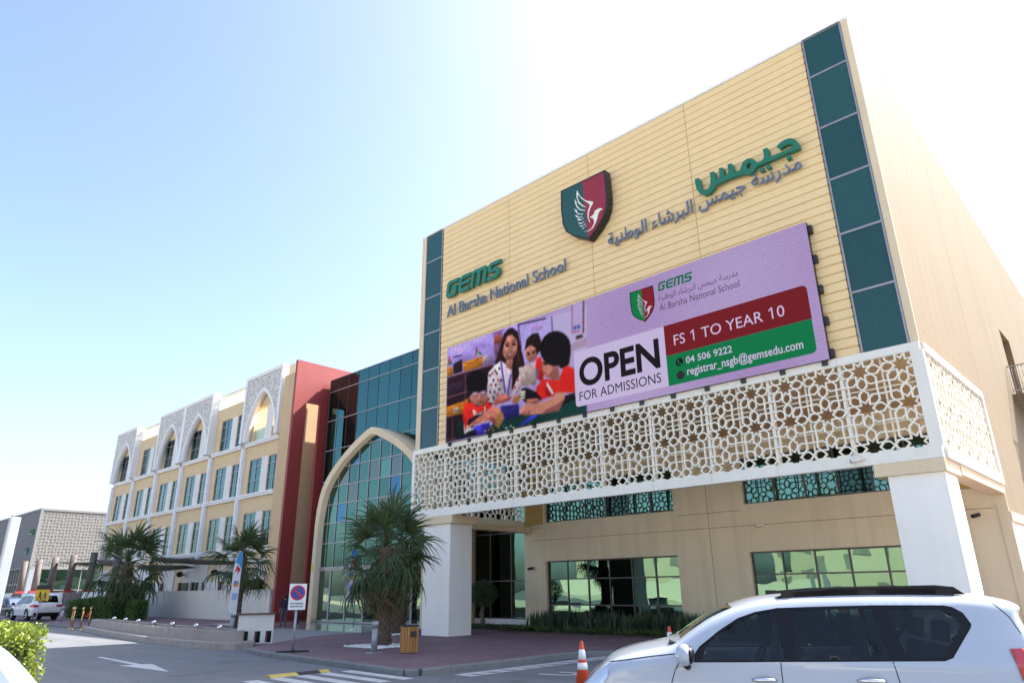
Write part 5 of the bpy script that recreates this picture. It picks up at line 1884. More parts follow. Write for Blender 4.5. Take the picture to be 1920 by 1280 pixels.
def leaf(m, c, q, s, asp=.5, d=None):
    d = Vector((q.gauss(0, 1), q.gauss(0, 1), q.gauss(.4, 1))).normalized() if d is None else d
    w_ = d.cross(Vector((q.gauss(0, 1), q.gauss(0, 1), q.gauss(0, 1)))).normalized() * s * asp * .5
    b = len(m.v)
    m.v += [tuple(c - d * s * .5), tuple(c + w_), tuple(c + d * s * .5), tuple(c - w_)]
    m.addf((b, b + 1, b + 2, b + 3))


def hedge(name, label, cat, boxes, n, size, mt, seed, surf=.16, group=None):
    x = sum(b[0] + b[1] for b in boxes) / 2 / len(boxes); y = sum(b[2] + b[3] for b in boxes) / 2 / len(boxes)
    T = thing(name, label, cat, (x, y, boxes[0][4]), group=group)
    m = MB(); leaf_cloud(m, boxes, n, size, seed, surf)
    m.build('foliage', mt, T)
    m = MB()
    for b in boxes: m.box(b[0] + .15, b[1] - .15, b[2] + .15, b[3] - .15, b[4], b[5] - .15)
    m.build('light_block_box', CORE, T)  # dark box added inside the leaves to block light
    return T


hedge('hedge', 'bright yellow green clipped bush in the near left corner', 'bush', [(-15.5, -11.5, 1.2, 3.0, G0, 1.36)], 30000, .062, HEDL, 21, .2)
hb = []
x = -70.0
for k in range(7):
    hb.append((x, x + 1.6, 19.4 + rnd.uniform(-.2, .1), 21.2, 0, 1.45 + rnd.uniform(-.25, .2)))
    x += 1.5
hedge('hedge', 'long dark green hedge along the white and brown boundary wall', 'hedge', hb, 16000, .17, HEDF, 22, .2)
hedge('hedge', 'small green shrub at the right of the sunlit palm trunk', 'shrub', [(-58.9, -57.4, 20.2, 21.2, 0, 1.3)], 2600, .16, HEDF, 23, .2)
hedge('hedge', 'low dark hedge strip between the parked black car and the wall', 'hedge', [(-92, -80, 20.5, 21.6, G0, 1.2)], 4000, .2, HEDF, 24, .2)

# planting bed along the porch
slab('planting_bed', [(-24.6, 24.9), (-23.6, 24.35), (-4.3, 24.35), (-4.3, 28.1), (-29.5, 28.1), (-29.5, 25.4)], .05, SOIL, -.05)
q = random.Random(5)


def blade(m, base, d, L_, w_, bend, n=3):
    side = Vector((-d.y, d.x, 0))
    if side.length < 1e-3: side = Vector((1, 0, 0))
    side.normalize()
    b = len(m.v)
    for k in range(n + 1):
        t_ = k / n
        c = base + d * (L_ * t_) + Vector((d.x, d.y, -1)) * (bend * t_ * t_ * L_)
        ww = w_ * (1 - t_ ** 2.2) * (.7 + .6 * min(1, t_ * 3) * .5)
        m.v += [tuple(c - side * ww), tuple(c + side * ww)]
    for k in range(n):
        m.addf((b + 2 * k, b + 2 * k + 1, b + 2 * k + 3, b + 2 * k + 2))


m = MB()
for i in range(440):
    c = Vector((q.uniform(-23.9, -4.6), q.uniform(25.5, 27.9), .04))
    if c.x < -24.4 + (27 - c.y) * 0: continue
    for j in range(7):
        a = q.uniform(0, 6.28); lean = q.uniform(.05, .28)
        blade(m, c + Vector((q.gauss(0, .06), q.gauss(0, .06), 0)), Vector((math.cos(a) * lean, math.sin(a) * lean, 1)).normalized(), q.uniform(.5, .95), .034, q.uniform(-.03, .08))
o = m.build('sword_leaf_planting', BEDL, None, kind='stuff'); tag(o, 'dark upright sword leaved plants massed under the porch windows', 'plants')
m = MB()
for i in range(230):
    c = Vector((q.uniform(-24.0, -4.6), q.uniform(24.45, 25.6), .04))
    for j in range(14):
        a = q.uniform(0, 6.28); up = q.uniform(.6, 1.6)
        blade(m, c, Vector((math.cos(a), math.sin(a), up)).normalized(), q.uniform(.3, .55), .016, q.uniform(.15, .45))
o = m.build('strap_leaf_planting', BEDS, None, kind='stuff'); tag(o, 'low green strap leaved plants edging the planting bed', 'plants')
m = MB()
for i in range(2600):
    c = Vector((q.uniform(-29.3, -24.2), q.uniform(25.0, 26.8), .05))
    leaf(m, c + Vector((0, 0, q.uniform(0, .14))), q, .1)
o = m.build('ground_cover', TOPL, None, kind='stuff'); tag(o, 'dark low ground cover beside the left column', 'plants')
# small tree under the porch
T = thing('topiary_tree', 'small round headed tree with twisted trunk behind the left column', 'tree', (-26.5, 25.8, .04), local=True)
m = MB()
for s in (-1, 1):
    m.tube([(.08 * s, 0, 0), (-.07 * s, .05, .3), (.08 * s, -.04, .6), (-.05 * s, .03, .9), (.04 * s, 0, 1.2)], [.1, .085, .08, .07, .05], n=8)
m.build('trunk', BARK, T)
m = MB()
for i in range(5200):
    d = Vector((q.gauss(0, 1), q.gauss(0, 1), q.gauss(0, 1))).normalized()
    r_ = .82 * (1 + .18 * math.sin(3 * d.x + 1) * math.cos(4 * d.y)) * q.uniform(.72, 1.03)
    leaf(m, Vector((d.x * r_, d.y * r_, 1.6 + d.z * r_ * .72)), q, q.uniform(.05, .1), .35)
m.build('crown', TOPL, T)


def pebbles(cx, cy, sx_, sy_, n, label):
    m = MB()
    for i in range(n):
        r_ = q.uniform(.025, .05)
        x, y = cx + q.uniform(-sx_, sx_), cy + q.uniform(-sy_, sy_)
        b = len(m.v)
        a = q.uniform(0, 6)
        for k in range(5):
            m.v.append((x + r_ * math.cos(a + k * 1.257) * q.uniform(.8, 1.2), y + r_ * math.sin(a + k * 1.257) * q.uniform(.8, 1.2), .008))
        for k in range(5):
            m.v.append((x + .6 * r_ * math.cos(a + k * 1.257), y + .6 * r_ * math.sin(a + k * 1.257), .008 + r_ * q.uniform(.7, 1.1)))
        for k in range(5):
            j = (k + 1) % 5
            m.addf((b + k, b + j, b + 5 + j, b + 5 + k))
        m.addf(range(b + 5, b + 10))
    o = m.build('pebbles', PEB, None, kind='stuff'); tag(o, label, 'pebbles')


pebbles(-21.3, 15.75, .95, .85, 900, 'white pebbles round the foot of the big palm')
pebbles(-26.6, 20.5, .8, .7, 500, 'white pebbles round the palm near the left column')
# ---------------------------------------------------------------- walls, pergola, street furniture
DBROWN = mat('dark_brown_slat', (0.10, 0.055, 0.05), 0.6, var=.1)
WALLW = mat('boundary_white', (0.70, 0.69, 0.66), 0.8, var=.05, bump=.1, streak=.08)
WALLB = mat('boundary_beige', (0.60, 0.56, 0.48), 0.85, var=.05, bump=.1, streak=.06)
W_ = thing('boundary_wall', 'plain pale beige boundary wall ending at the red wall', 'wall', (-55, 24.2, 0))
m = MB(); m.box(-66.6, -44.86, 24.15, 24.4, 0, 2.0); m.build('wall_face', WALLB, W_)
m = MB(); m.box(-70.6, -66.602, 24.12, 24.4, 0, 1.0); m.build('wall_step', WALLB, W_)
F_ = thing('panel_fence', 'low boundary fence of alternating white wall panels and dark brown boards', 'fence', (-90, 24.2, 0))
m = MB()
edges = [(-118.2, -112, 0), (-112, -106.8, 1), (-106.8, -99.5, 0), (-99.5, -96.2, 1), (-96.2, -90.2, 0), (-90.2, -83.6, 1), (-83.6, -74.8, 0), (-74.8, -66.62, 1)]
for a, b_, k in edges:
    if k == 0:
        m = MB(); m.box(a + .02, b_ - .02, 24.2, 24.4, 0, 2.05); m.build('wall_panel', WALLW, F_)
    else:
        n = round((b_ - a) / .55); ww = (b_ - a) / n
        z0 = 1.002 if a > -76 else 0
        for j in range(n):
            m = MB(); m.box(a + ww * j + .02, a + ww * (j + 1) - .02, 24.27 + .02 * (j % 2), 24.34 + .02 * (j % 2), z0, 2.03); m.build('board', DBROWN, F_)
        m = MB(); m.box(a, b_, 24.37, 24.41, z0, 1.98); m.build('board_backing', DBROWN, F_)
PCOL = mat('pergola_column', (0.13, 0.105, 0.095), 0.8, var=.08)
REDB = mat('red_base', (0.35, 0.03, 0.035), 0.6)
for i, x in enumerate((-112.8, -106.0, -99.3, -92.3, -85.4, -78.0)):
    if i == 0:
        pc = thing('pergola_column', 'first grey brown pergola column from the left of the lattice building', 'column', (x, 25.2, 0), group='pergola columns behind the fence')
        m = MB(); m.cyl((x, 25.2, 2.3), (x, 25.2, 6.05), .36, .34, n=14); m.build('shaft', PCOL, pc)
        m = MB(); m.box(x - .5, x + .5, 24.72, 25.7, 0, 2.3); m.build('base', REDB, pc)
    else:
        dup(pc, (x, 25.2, 0), label=['', 'second pergola column from the left, at the corner of the lattice building', 'third pergola column from the left, above the white parked car', 'fourth pergola column from the left, in front of green glass', 'fifth pergola column from the left, beside the sunlit palm', 'rightmost pergola column, behind the sunlit palm'][i])
SAIL = mat('shade_fabric', (0.11, 0.095, 0.085), 0.9, var=.06)


def sail(label, P, sag=.35):
    m = MB(); n = 8
    P = [Vector(p_) for p_ in P]
    b = len(m.v)
    for i in range(n + 1):
        for k in range(n + 1):
            u, v = i / n, k / n
            c = (P[0] * (1 - u) + P[1] * u) * (1 - v) + (P[3] * (1 - u) + P[2] * u) * v
            c.z -= sag * math.sin(math.pi * u) * math.sin(math.pi * v)
            m.v.append(tuple(c))
    for i in range(n):
        for k in range(n):
            a = b + i * (n + 1) + k
            m.addf((a, a + 1, a + n + 2, a + n + 1), 0, True)
    o = m.build('shade_sail', SAIL, None, loc=tuple(P[0]))
    so = o.modifiers.new('thickness', 'SOLIDIFY'); so.thickness = .02
    return tag(o, label, 'shade sail', 'fabric shade sails')


sail('dark shade sail strung between the pergola columns before the lattice building', [(-99.3, 25.3, 5.4), (-85.4, 25.3, 5.0), (-85, 33, 5.0), (-99, 33, 4.8)])
sail('dark shade sail right of the fifth pergola column, nearest the wing', [(-85.2, 25.3, 5.3), (-78.2, 25.3, 5.0), (-78, 25.95, 4.6), (-85, 25.95, 4.7)])
sail('long narrow brown shade sail running from the sunlit palm to the next palm', [(-70.0, 24.9, 5.0), (-46.5, 24.9, 3.72), (-49, 25.9, 3.8), (-68, 25.9, 4.4)], .25)
sail('lower brown shade sail just under the long narrow one', [(-72.0, 24.8, 4.35), (-60.5, 24.8, 3.95), (-61, 25.9, 3.8), (-71, 25.9, 3.7)], .15)
m = MB()
for a, b_ in ((-106, -99.3), (-99.3, -92.3), (-92.3, -85.4)):
    m.tube([(a, 25.2, 5.7), ((a + b_) / 2, 25.2, 5.35), (b_, 25.2, 5.5)], .03, n=5)
o = m.build('shade_cable', DARKALU); tag(o, 'thin dark cables strung between the pergola columns', 'cable')

# fountain
STONE = mat('fountain_stone', (0.33, 0.29, 0.25), 0.85, var=.16, vscale=2.5, bump=.3, bscale=25, streak=.2)
FT = thing('fountain', 'long low stone fountain of two tiers with chrome spouts', 'fountain', (-36, 12.9, G0))
mid = [(-46.9, 13.9), (-40, 12.9), (-33.2, 12.28), (-29, 12.2), (-26.4, 12.35)]
backs = [(-27.2, 14.2), (-33.5, 14.35), (-40.5, 14.9), (-46.3, 15.6)]


def off_poly(P, dx):
    cx = sum(p_[0] for p_ in P) / len(P); cy = sum(p_[1] for p_ in P) / len(P)
    out = []
    n = len(P)
    for i in range(n):
        a, b_, c = Vector(P[i - 1]), Vector(P[i]), Vector(P[(i + 1) % n])
        t_ = (c - a).normalized(); nn = Vector((t_.y, -t_.x))
        out.append((b_.x - nn.x * dx, b_.y - nn.y * dx))
    return out


base_p = mid + [(-25.9, 12.8), (-25.95, 13.5)] + backs + [(-47.3, 14.8)]
m = MB(); m.ext([(x, y, .1) for x, y in base_p], (0, 0, -.3)); m.build('lower_tier', STONE, FT, bevel=.02)
up_p = off_poly(base_p, .42)
in_p = off_poly(base_p, .62)
m = MB()
n = len(up_p)
for i in range(n):
    j = (i + 1) % n
    a, b_, c, d = up_p[i], up_p[j], in_p[j], in_p[i]
    m.face([(a[0], a[1], .1), (b_[0], b_[1], .1), (b_[0], b_[1], .47), (a[0], a[1], .47)])
    m.face([(a[0], a[1], .47), (b_[0], b_[1], .47), (c[0], c[1], .47), (d[0], d[1], .47)])
    m.face([(d[0], d[1], .47), (c[0], c[1], .47), (c[0], c[1], .3), (d[0], d[1], .3)])
m.face([(x, y, .3) for x, y in in_p])
m.build('upper_tier', STONE, FT)
SPM = MB(); SPM.lathe([(.09, 0), (.09, .04), (.05, .06), (.05, .16), (.12, .2), (.11, .27), (.05, .31), (0, .32)], n=12)
SPM = SPM.mesh('spout', CHROME)
for (x, y) in ((-45, 14.9), (-42.2, 14.55), (-39.4, 14.2), (-36.6, 13.9), (-33.8, 13.65), (-31, 13.5), (-28.6, 13.4)):
    inst('spout', SPM, FT, (x, y, .3))

# near left post, flag poles
P_ = thing('lamp_post', 'square galvanised grey post rising beside the yellow green bush', 'post', (-19.6, 3.99, G0))
m = MB(); m.box(-19.7, -19.5, 3.89, 4.09, G0, 3.5); m.build('shaft', mat('galvanised', (.42, .44, .46), .5, metal=.3, var=.08), P_, bevel=.02)
m = MB(); m.box(-19.85, -19.35, 3.74, 4.24, G0, G0 + .04); m.build('base_plate', STEEL, P_)
FLG = [mat('flag_green', (.02, .22, .08), .8), mat('flag_white', (.75, .75, .74), .8), mat('flag_black', (.02, .02, .02), .8), mat('flag_red', (.5, .02, .03), .8)]
for i, (x, y, lab) in enumerate(((-83.5, 15.55, 'flagpole with red white green flag at the left edge'), (-83.3, 16.7, 'taller flagpole with limp flag just right of the edge one'))):
    fp = thing('flagpole', lab, 'flagpole', (x, y, 0), group='flagpoles by the lattice building')
    m = MB(); m.cyl((x, y, 0), (x, y, 9.1 - .35 * (1 - i)), .07, .05, n=8); m.ball((x, y, 9.15 - .35 * (1 - i)), .11)
    m.build('pole', STEEL, fp)
    m = MB()
    nx_, nz_ = 8, 9
    for a in range(nx_ + 1):
        for k in range(nz_ + 1):
            u, v = a / nx_, k / nz_
            m.v.append((x + .06 + 1.1 * u, y + .12 * math.sin(u * 7 + i), 7.9 - 1.15 * v - .75 * u ** 1.3))
    for a in range(nx_):
        for k in range(nz_):
            b = a * (nz_ + 1) + k
            m.addf((b, b + 1, b + nz_ + 2, b + nz_ + 1), 3 if a < 2 else k // 3, True)
    m.build('flag', FLG, fp)

# signs
SIGNY = mat('sign_yellow', (.62, .42, .02), .5); SWHITE = mat('sign_white', (.78, .78, .77), .4, var=.03)
SBLUE = mat('sign_blue', (.02, .06, .32), .4); SRED = mat('sign_red', (.5, .02, .03), .4)


def facing(P):
    n = Vector((-P[0], -P[1])).normalized()
    return math.atan2(n.x, -n.y)


def face_poly(m, pts, y, mi=0): m.face([(x, y, z) for x, z in pts], mi)


def disc(x, z, r, n=24): return [(x + r * math.cos(2 * math.pi * k / n), z + r * math.sin(2 * math.pi * k / n)) for k in range(n)]


Pn = (-21.6, 12.6, 0)
T = thing('no_parking_sign', 'white no parking sign with red and blue disc on a grey pole', 'sign', Pn, facing(Pn), local=True)
m = MB(); m.cyl((0, 0, .03), (0, 0, 1.42), .04, n=10); m.build('pole', STEEL, T)
m = MB(); m.box(-.5, .5, -.06, .06, 0, .05); m.box(-.06, .06, -.3, .3, 0.051, .08); m.build('base', BLACK, T)
m = MB(); m.box(-.27, .27, -.062, -.042, 1.26, 2.06); m.build('board', SWHITE, T, bevel=.006)
m = MB(); face_poly(m, disc(0, 1.78, .235), -.067); m.build('red_ring', SRED, T)
m = MB(); face_poly(m, disc(0, 1.78, .185), -.071); m.build('blue_disc', SBLUE, T)
m = MB(); d_ = .185 * .74; face_poly(m, [(-d_ - .025, 1.78 + d_ - .02), (-d_ + .02, 1.78 + d_ + .025), (d_ + .025, 1.78 - d_ + .02), (d_ - .02, 1.78 - d_ - .025)], -.075); m.build('red_bar', SRED, T)


def sign_text(parent, s, x0, x1, z0, z1, y, mt, refcap=.7, bold=0):
    return text('lettering', s, x0, x1, z0, z1, y, mt, parent, bold=bold, refcap=refcap)


sign_text(T, 'NO PARKING', -.2, .2, 1.43, 1.48, -.067, BLACK, bold=.03)
sign_text(T, 'DROP OFF ONLY', -.2, .2, 1.34, 1.39, -.067, BLACK, bold=.03)
Py = (-60.2, 14.9, 0)
T = thing('crossing_sign', 'yellow sign with two black figures on a thin pole by the white car', 'sign', Py, facing(Py), local=True)
m = MB(); m.cyl((-.12, 0, 0), (0, 0, 1.45), .05, n=8); m.build('pole', STEEL, T)
m = MB(); m.box(-.75, .7, -.3, .3, 0, .06); m.build('base', BLACK, T)
m = MB(); m.box(-.42, .42, -.08, -.05, 1.4, 2.45); m.build('board', SIGNY, T)
m = MB(); face_poly(m, [(-.42, 2.17), (.42, 2.17), (.42, 2.45), (-.42, 2.45)], -.085); m.build('black_band', BLACK, T)
m = MB()
for s, x in ((1.0, -.14), (.85, .16)):
    face_poly(m, disc(x, 1.7 + .3 * s, .05 * s, 10), -.086)
    face_poly(m, [(x - .06 * s, 1.7 + .24 * s), (x + .06 * s, 1.7 + .24 * s), (x + .05 * s, 1.7 + .08 * s), (x + .14 * s, 1.66 - .14 * s), (x + .08 * s, 1.64 - .14 * s), (x, 1.7), (x - .09 * s, 1.64 - .14 * s), (x - .14 * s, 1.66 - .14 * s), (x - .05 * s, 1.7 + .08 * s)], -.086)
    face_poly(m, [(x + .05 * s, 1.7 + .22 * s), (x + .15 * s, 1.7 + .06 * s), (x + .12 * s, 1.7 + .04 * s), (x + .03 * s, 1.7 + .16 * s)], -.087)
m.build('figures', BLACK, T)
m = MB()
for k in range(2): face_poly(m, [(-.3, 1.5 - .06 * k), (.3, 1.5 - .06 * k), (.3, 1.47 - .06 * k), (-.3, 1.47 - .06 * k)], -.086)
m.build('small_print_lines', DBROWN, T)

# bollards
BOL = mat('bollard_grey', (.30, .32, .35), .45, metal=.4, var=.05)
for i, (P, lab) in enumerate((((-19.24, 14.04, 0), 'grey steel bollard in front of the big palm trunk'), ((-33.8, 16.4, 0), 'grey bollard behind the right end of the fountain'), ((-58.4, 15.9, 0), 'grey bollard close to the back of the white parked car'))):
    if i == 0:
        bo = thing('bollard', lab, 'bollard', P, group='grey steel bollards', local=True)
        m = MB(); m.cyl((0, 0, .02), (0, 0, .72), .095, n=18); m.build('post', BOL, bo)
        m = MB(); m.lathe([(.105, .721), (.105, .89), (.085, .91), (0, .915)], n=18); m.build('cap', BOL, bo)
        m = MB(); m.box(-.2, .2, -.2, .2, 0, .022); m.build('base_plate', STEEL, bo)
    else: dup(bo, P, label=lab, scale=1.15 if i == 2 else 1)
# bin
WOODS = [mat('bin_wood_%s' % c, col, .55, var=.12, vscale=5) for c, col in (('honey', (.38, .17, .035)), ('amber', (.33, .14, .03)), ('tan', (.42, .20, .05)))]
Pb = (-18.34, 14.68, 0)
T = thing('litter_bin', 'wooden slatted litter bin with black lid beside the big palm', 'bin', Pb, facing(Pb) + .12, local=True)
m = MB(); m.box(-.21, .21, -.21, .21, .03, .76); m.build('liner', BLACK, T)
for sdx in range(4):
    for k in range(6):
        a = R(90 * sdx)
        cx = -.215 + .086 * k
        M = Matrix.Rotation(a, 4, 'Z') @ Matrix.Translation((cx, -.235, .39))
        m = MB(); m.obox(M, .07, .025, .74); m.build('slat', rnd.choice(WOODS), T)
m = MB(); m.box(-.265, .265, -.265, .265, .765, .80); m.build('lid', BLACK, T, bevel=.008)
m = MB(); m.box(.02, .2, -.262, -.249, .46, .63); m.build('slot', BLACK, T)
# stanchions
BRASS = mat('brass', (.55, .40, .16), .3, metal=1, var=.05); ROPE = mat('red_rope', (.55, .03, .02), .8)
SP = [(-50.6, 14.35), (-49.4, 14.1), (-48.2, 14.2), (-48.7, 14.75)]
labs = ['leftmost brass rope post by the fountain end', 'second brass rope post from the left by the fountain', 'third brass rope post from the left, its rope running right', 'rightmost brass rope post, against the fountain end']
for i, (x, y) in enumerate(SP):
    if i == 0:
        st = thing('rope_post', labs[0], 'rope post', (x, y, G0), group='brass rope posts by the fountain', local=True)
        m = MB(); m.cyl((0, 0, .05), (0, 0, 1.1), .035, n=10); m.build('post', BRASS, st)
        m = MB(); m.lathe([(.2, 0), (.2, .02), (.1, .06), (.05, .08)], n=18); m.build('base', BRASS, st)
        m = MB(); m.lathe([(.05, 1.1), (.075, 1.13), (.05, 1.16), (.075, 1.2), (0, 1.26)], n=12); m.build('finial', BRASS, st)
    else: dup(st, (x, y, G0), label=labs[i])
for a, b_, lab in ((0, 1, 'short red velvet rope between the two left brass posts'), (2, 3, 'drooping red velvet rope between the two right brass posts')):
    A, Bv = Vector((*SP[a], G0 + 1.08)), Vector((*SP[b_], G0 + 1.08))
    m = MB(); m.tube([A.lerp(Bv, k / 10) - Vector((0, 0, .38 * (1 - (2 * k / 10 - 1) ** 2))) for k in range(11)], .035, n=8)
    tag(m.build('velvet_rope', ROPE), lab, 'rope', 'red velvet ropes')
# cones
CONE2 = (-10.9, 17.75)
CORG = mat('cone_orange', (.60, .07, .02), .5, var=.06); CWH = mat('cone_reflective_white', (.78, .78, .78), .4)
for i, (P, lab) in enumerate((((-9.36, 11.9, G0), 'orange traffic cone with two white bands beside the white car'), ((CONE2[0], CONE2[1], G0), 'traffic cone tip showing over the bonnet of the white car'))):
    if i == 0:
        c = thing('traffic_cone', lab, 'traffic cone', P, group='orange traffic cones', local=True)
        rz_ = lambda z: .165 - (.165 - .035) * (z - .04) / .9
        m = MB(); m.box(-.2, .2, -.2, .2, 0, .04); m.build('base', BLACK, c, bevel=.01)
        m = MB(); m.lathe([(rz_(.04), .041), (rz_(.94), .94), (.02, .96)], n=24); m.build('body', CORG, c)
        m = MB(); m.lathe([(rz_(.44) + .003, .438), (rz_(.56) + .003, .562)], n=24); m.build('white_band', CWH, c)
        m = MB(); m.lathe([(rz_(.62) + .003, .618), (rz_(.80) + .003, .802)], n=24); m.build('white_band', CWH, c)
    else: dup(c, P, label=lab)
# feather flags
FB1 = mat('flag_cloth_white', (.72, .72, .78), .8, var=.05); FBL = mat('flag_cloth_blue', (.05, .28, .62), .8); FOR = mat('flag_cloth_orange', (.7, .3, .05), .8); FPL = mat('flag_cloth_paleblue', (.35, .5, .75), .8)


def feather(P, zb, zt, w_, lab):
    T = thing('feather_flag', lab, 'feather flag', P, facing(P) + .5, group='tall white feather flags', local=True)
    h = zt - zb
    m = MB(); m.tube([(0, 0, 0.03), (0, 0, zt - .3), (-.02, 0, zt - .1), (-.12, 0, zt)], .015, n=6); m.build('pole', BLACK, T)
    m = MB(); m.lathe([(.22, 0), (.22, .02), (.04, .05)], n=16); m.build('base', WHITE, T)
    pts = [(-.02, zb), (-.02, zt - .25), (-.06, zt - .06), (-.15, zt), (-w_ * .6, zt - .12), (-w_ * .9, zt - .5), (-w_, zt - .9), (-w_, zb + .25), (-w_ * .8, zb + .1)]
    m = MB(); m.ext([(x, -.006, z) for x, z in pts], (0, .012, 0)); m.build('banner', FB1, T)
    m = MB(); face_poly(m, [(-.03, zt - .75), (-.03, zt - .25), (-.07, zt - .07), (-.15, zt - .01), (-w_ * .6, zt - .14), (-w_ * .88, zt - .5), (-w_ * .5, zt - .55)], -.012); m.build('blue_top', FBL, T)
    m = MB(); face_poly(m, [(-.05, zt - .8), (-.22, zt - .6), (-w_ * .9, zt - .95), (-w_ * .5, zt - .8), (-.2, zt - 1.0)], -.012); m.build('red_flash', SRED, T)
    m = MB(); face_poly(m, disc(-w_ / 2, zb + h * .48, w_ * .36, 16), -.012); m.build('round_logo', FOR, T)
    m = MB(); face_poly(m, disc(-w_ / 2 - .03, zb + h * .5, w_ * .22, 12), -.016); m.build('logo_centre', FBL, T)
    m = MB()
    for k in range(4): face_poly(m, [(-w_ * .85, zb + h * .34 - .07 * k), (-w_ * .15, zb + h * .34 - .07 * k), (-w_ * .15, zb + h * .31 - .07 * k), (-w_ * .85, zb + h * .31 - .07 * k)], -.012)
    m.build('print_lines', FPL, T)


feather((-30.5, 14.95, 0), .9, 3.55, .38, 'white feather flag with blue top in front of the middle palm')
feather((-31.3, 21.5, 0), 1.2, 3.95, .5, 'white feather flag half hidden behind the big palm')
# made-up white block near the entrance, standing in for a cloned bit of wall
UC = (-26.9, 14.05, 0)
T = thing('cloned_wall_block', 'made-up white wall piece with dark openings between fountain and sign', 'cabinet', UC, facing(UC), local=True)
m = MB(); m.box(-.68, .62, -.25, .25, 0, 1.0); m.build('body', WPANEL, T)
for (a, b_) in ((-.58, -.28), (.02, .16), (.42, .56)):
    m = MB(); m.box(a, b_, -.262, -.252, .02, .42); m.build('door', DGLASS, T)
    m = MB(); m.box(a - .07, a - .002, -.264, -.252, .02, .42); m.build('jamb', JAMB, T)
m = MB(); m.box(-.75, .68, -.32, .28, 1.001, 1.05); m.build('roof', DBROWN, T)

# cameras and floodlights
def cctv(P, rz, lab, body=None):
    T = thing('security_camera', lab, 'camera', P, rz, group='security cameras on the school block', local=True)
    m = MB(); m.cyl((0, 0, 0), (0, -.1, 0), .06, n=10); m.build('mount', WHITE, T)
    m = MB(); m.cyl((.0, -.1, .0), (-.26, -.2, -.06), .065, n=14); m.build('housing', body or WHITE, T)
    m = MB(); m.cyl((-.262, -.201, -.0605), (-.275, -.206, -.063), .055, n=14); m.build('lens', BLACK, T)


cctv((-6.0, YLAT - .031, 5.1), 0, 'white bullet camera on the lattice rail above the right column')
cctv((-12.45, YB - .004, 4.2), 0, 'small white camera on the porch wall above the right window')
cctv((-4.95, YB - .064, 4.0), .6, 'small dark camera on the wall behind the right column', BLACK)
cctv((-25.1, YB - .004, 2.85), .3, 'small dark camera left of the porch window', BLACK)
for i, (x, lab) in enumerate(((-75.4, 'black floodlight above the leftmost white wing door'), (-64.0, 'black floodlight above the dark doorway of the wing'), (-57.3, 'black floodlight partly behind the middle palm'))):
    T = thing('floodlight', lab, 'floodlight', (x, YW - .06, 3.3), .3, group='black floodlights on the wing', local=True)
    m = MB(); m.cyl((0, 0, 0), (0, -.35, .05), .05, n=8); m.build('arm', BLACK, T)
    m = MB(); m.obox(Matrix.Translation((0, -.5, .05)) @ Matrix.Rotation(R(35), 4, 'X'), .42, .3, .34); m.build('lamp_head', BLACK, T)
# ---------------------------------------------------------------- vehicles
def carpaint(name, col, coat=1.0):
    m, t, p = newmat(name)
    p.inputs['Base Color'].default_value = (*col, 1)
    p.inputs['Roughness'].default_value = .35
    p.inputs['Coat Weight'].default_value = coat; p.inputs['Coat Roughness'].default_value = .02
    L = t.links
    tc = N(t, 'ShaderNodeTexCoord'); no = N(t, 'ShaderNodeTexNoise', Scale=2.0, Detail=6.0)
    L.new(tc.outputs['Object'], no.inputs['Vector'])
    mr = N(t, 'ShaderNodeMapRange'); mr.inputs['To Min'].default_value = .30; mr.inputs['To Max'].default_value = .42
    L.new(no.outputs['Fac'], mr.inputs['Value']); L.new(mr.outputs[0], p.inputs['Roughness'])
    return m


def tintglass(name, col, a):
    m, t, p = newmat(name)
    L = t.links
    tr = N(t, 'ShaderNodeBsdfTransparent'); tr.inputs['Color'].default_value = (*col, 1)
    gl = N(t, 'ShaderNodeBsdfGlossy'); gl.inputs['Roughness'].default_value = .02; gl.inputs['Color'].default_value = (.9, .9, .9, 1)
    fr = N(t, 'ShaderNodeFresnel', IOR=1.5)
    mx = N(t, 'ShaderNodeMixShader')
    L.new(fr.outputs[0], mx.inputs[0]); L.new(tr.outputs[0], mx.inputs[1]); L.new(gl.outputs[0], mx.inputs[2])
    L.new(mx.outputs[0], t.nodes['Material Output'].inputs['Surface'])
    return m


CARW = carpaint('white_car_paint', (.66, .67, .69)); CARP = carpaint('shaded_white_paint', (.37, .42, .50)); CARB = carpaint('black_car_paint', (.012, .013, .016))  # CARP is white paint with the side's blue shade put into its colour
CGLASS = tintglass('car_window_tint', (.42, .47, .48), 1); CGLASSD = tintglass('car_window_dark', (.27, .30, .31), 1)
CTRIM = mat('car_black_trim', (.008, .008, .010), .3, var=.05, spec=.25); TYRE = mat('tyre', (.02, .02, .02), .8, var=.1); ALLOY = mat('alloy_rim', (.45, .46, .48), .3, metal=.9)
LAMPR, t, p = newmat('red_lamp_lens'); p.inputs['Base Color'].default_value = (.42, .008, .012, 1); p.inputs['Roughness'].default_value = .08; p.inputs['Coat Weight'].default_value = 1
LAMPC = mat('clear_lamp', (.62, .65, .68), .08, metal=.6, var=.1, vscale=8)
SEATM = mat('seat_fabric', (.10, .10, .105), .9); DASH = mat('dashboard', (.03, .03, .033), .7)
PLATE = mat('number_plate', (.72, .72, .70), .5)


def resample(P, step, closed=False):
    P = [Vector(p_) for p_ in P]
    out = []
    n = len(P)
    for i in range(n if closed else n - 1):
        a, b = P[i], P[(i + 1) % n]
        k = max(1, int(math.ceil((b - a).length / step)))
        for j in range(k): out.append(a + (b - a) * (j / k))
    if not closed: out.append(P[-1])
    return out


def inpoly(x, z, P):
    c = False
    j = len(P) - 1
    for i in range(len(P)):
        if (P[i][1] > z) != (P[j][1] > z) and x < (P[j][0] - P[i][0]) * (z - P[i][1]) / (P[j][1] - P[i][1]) + P[i][0]: c = not c
        j = i
    return c


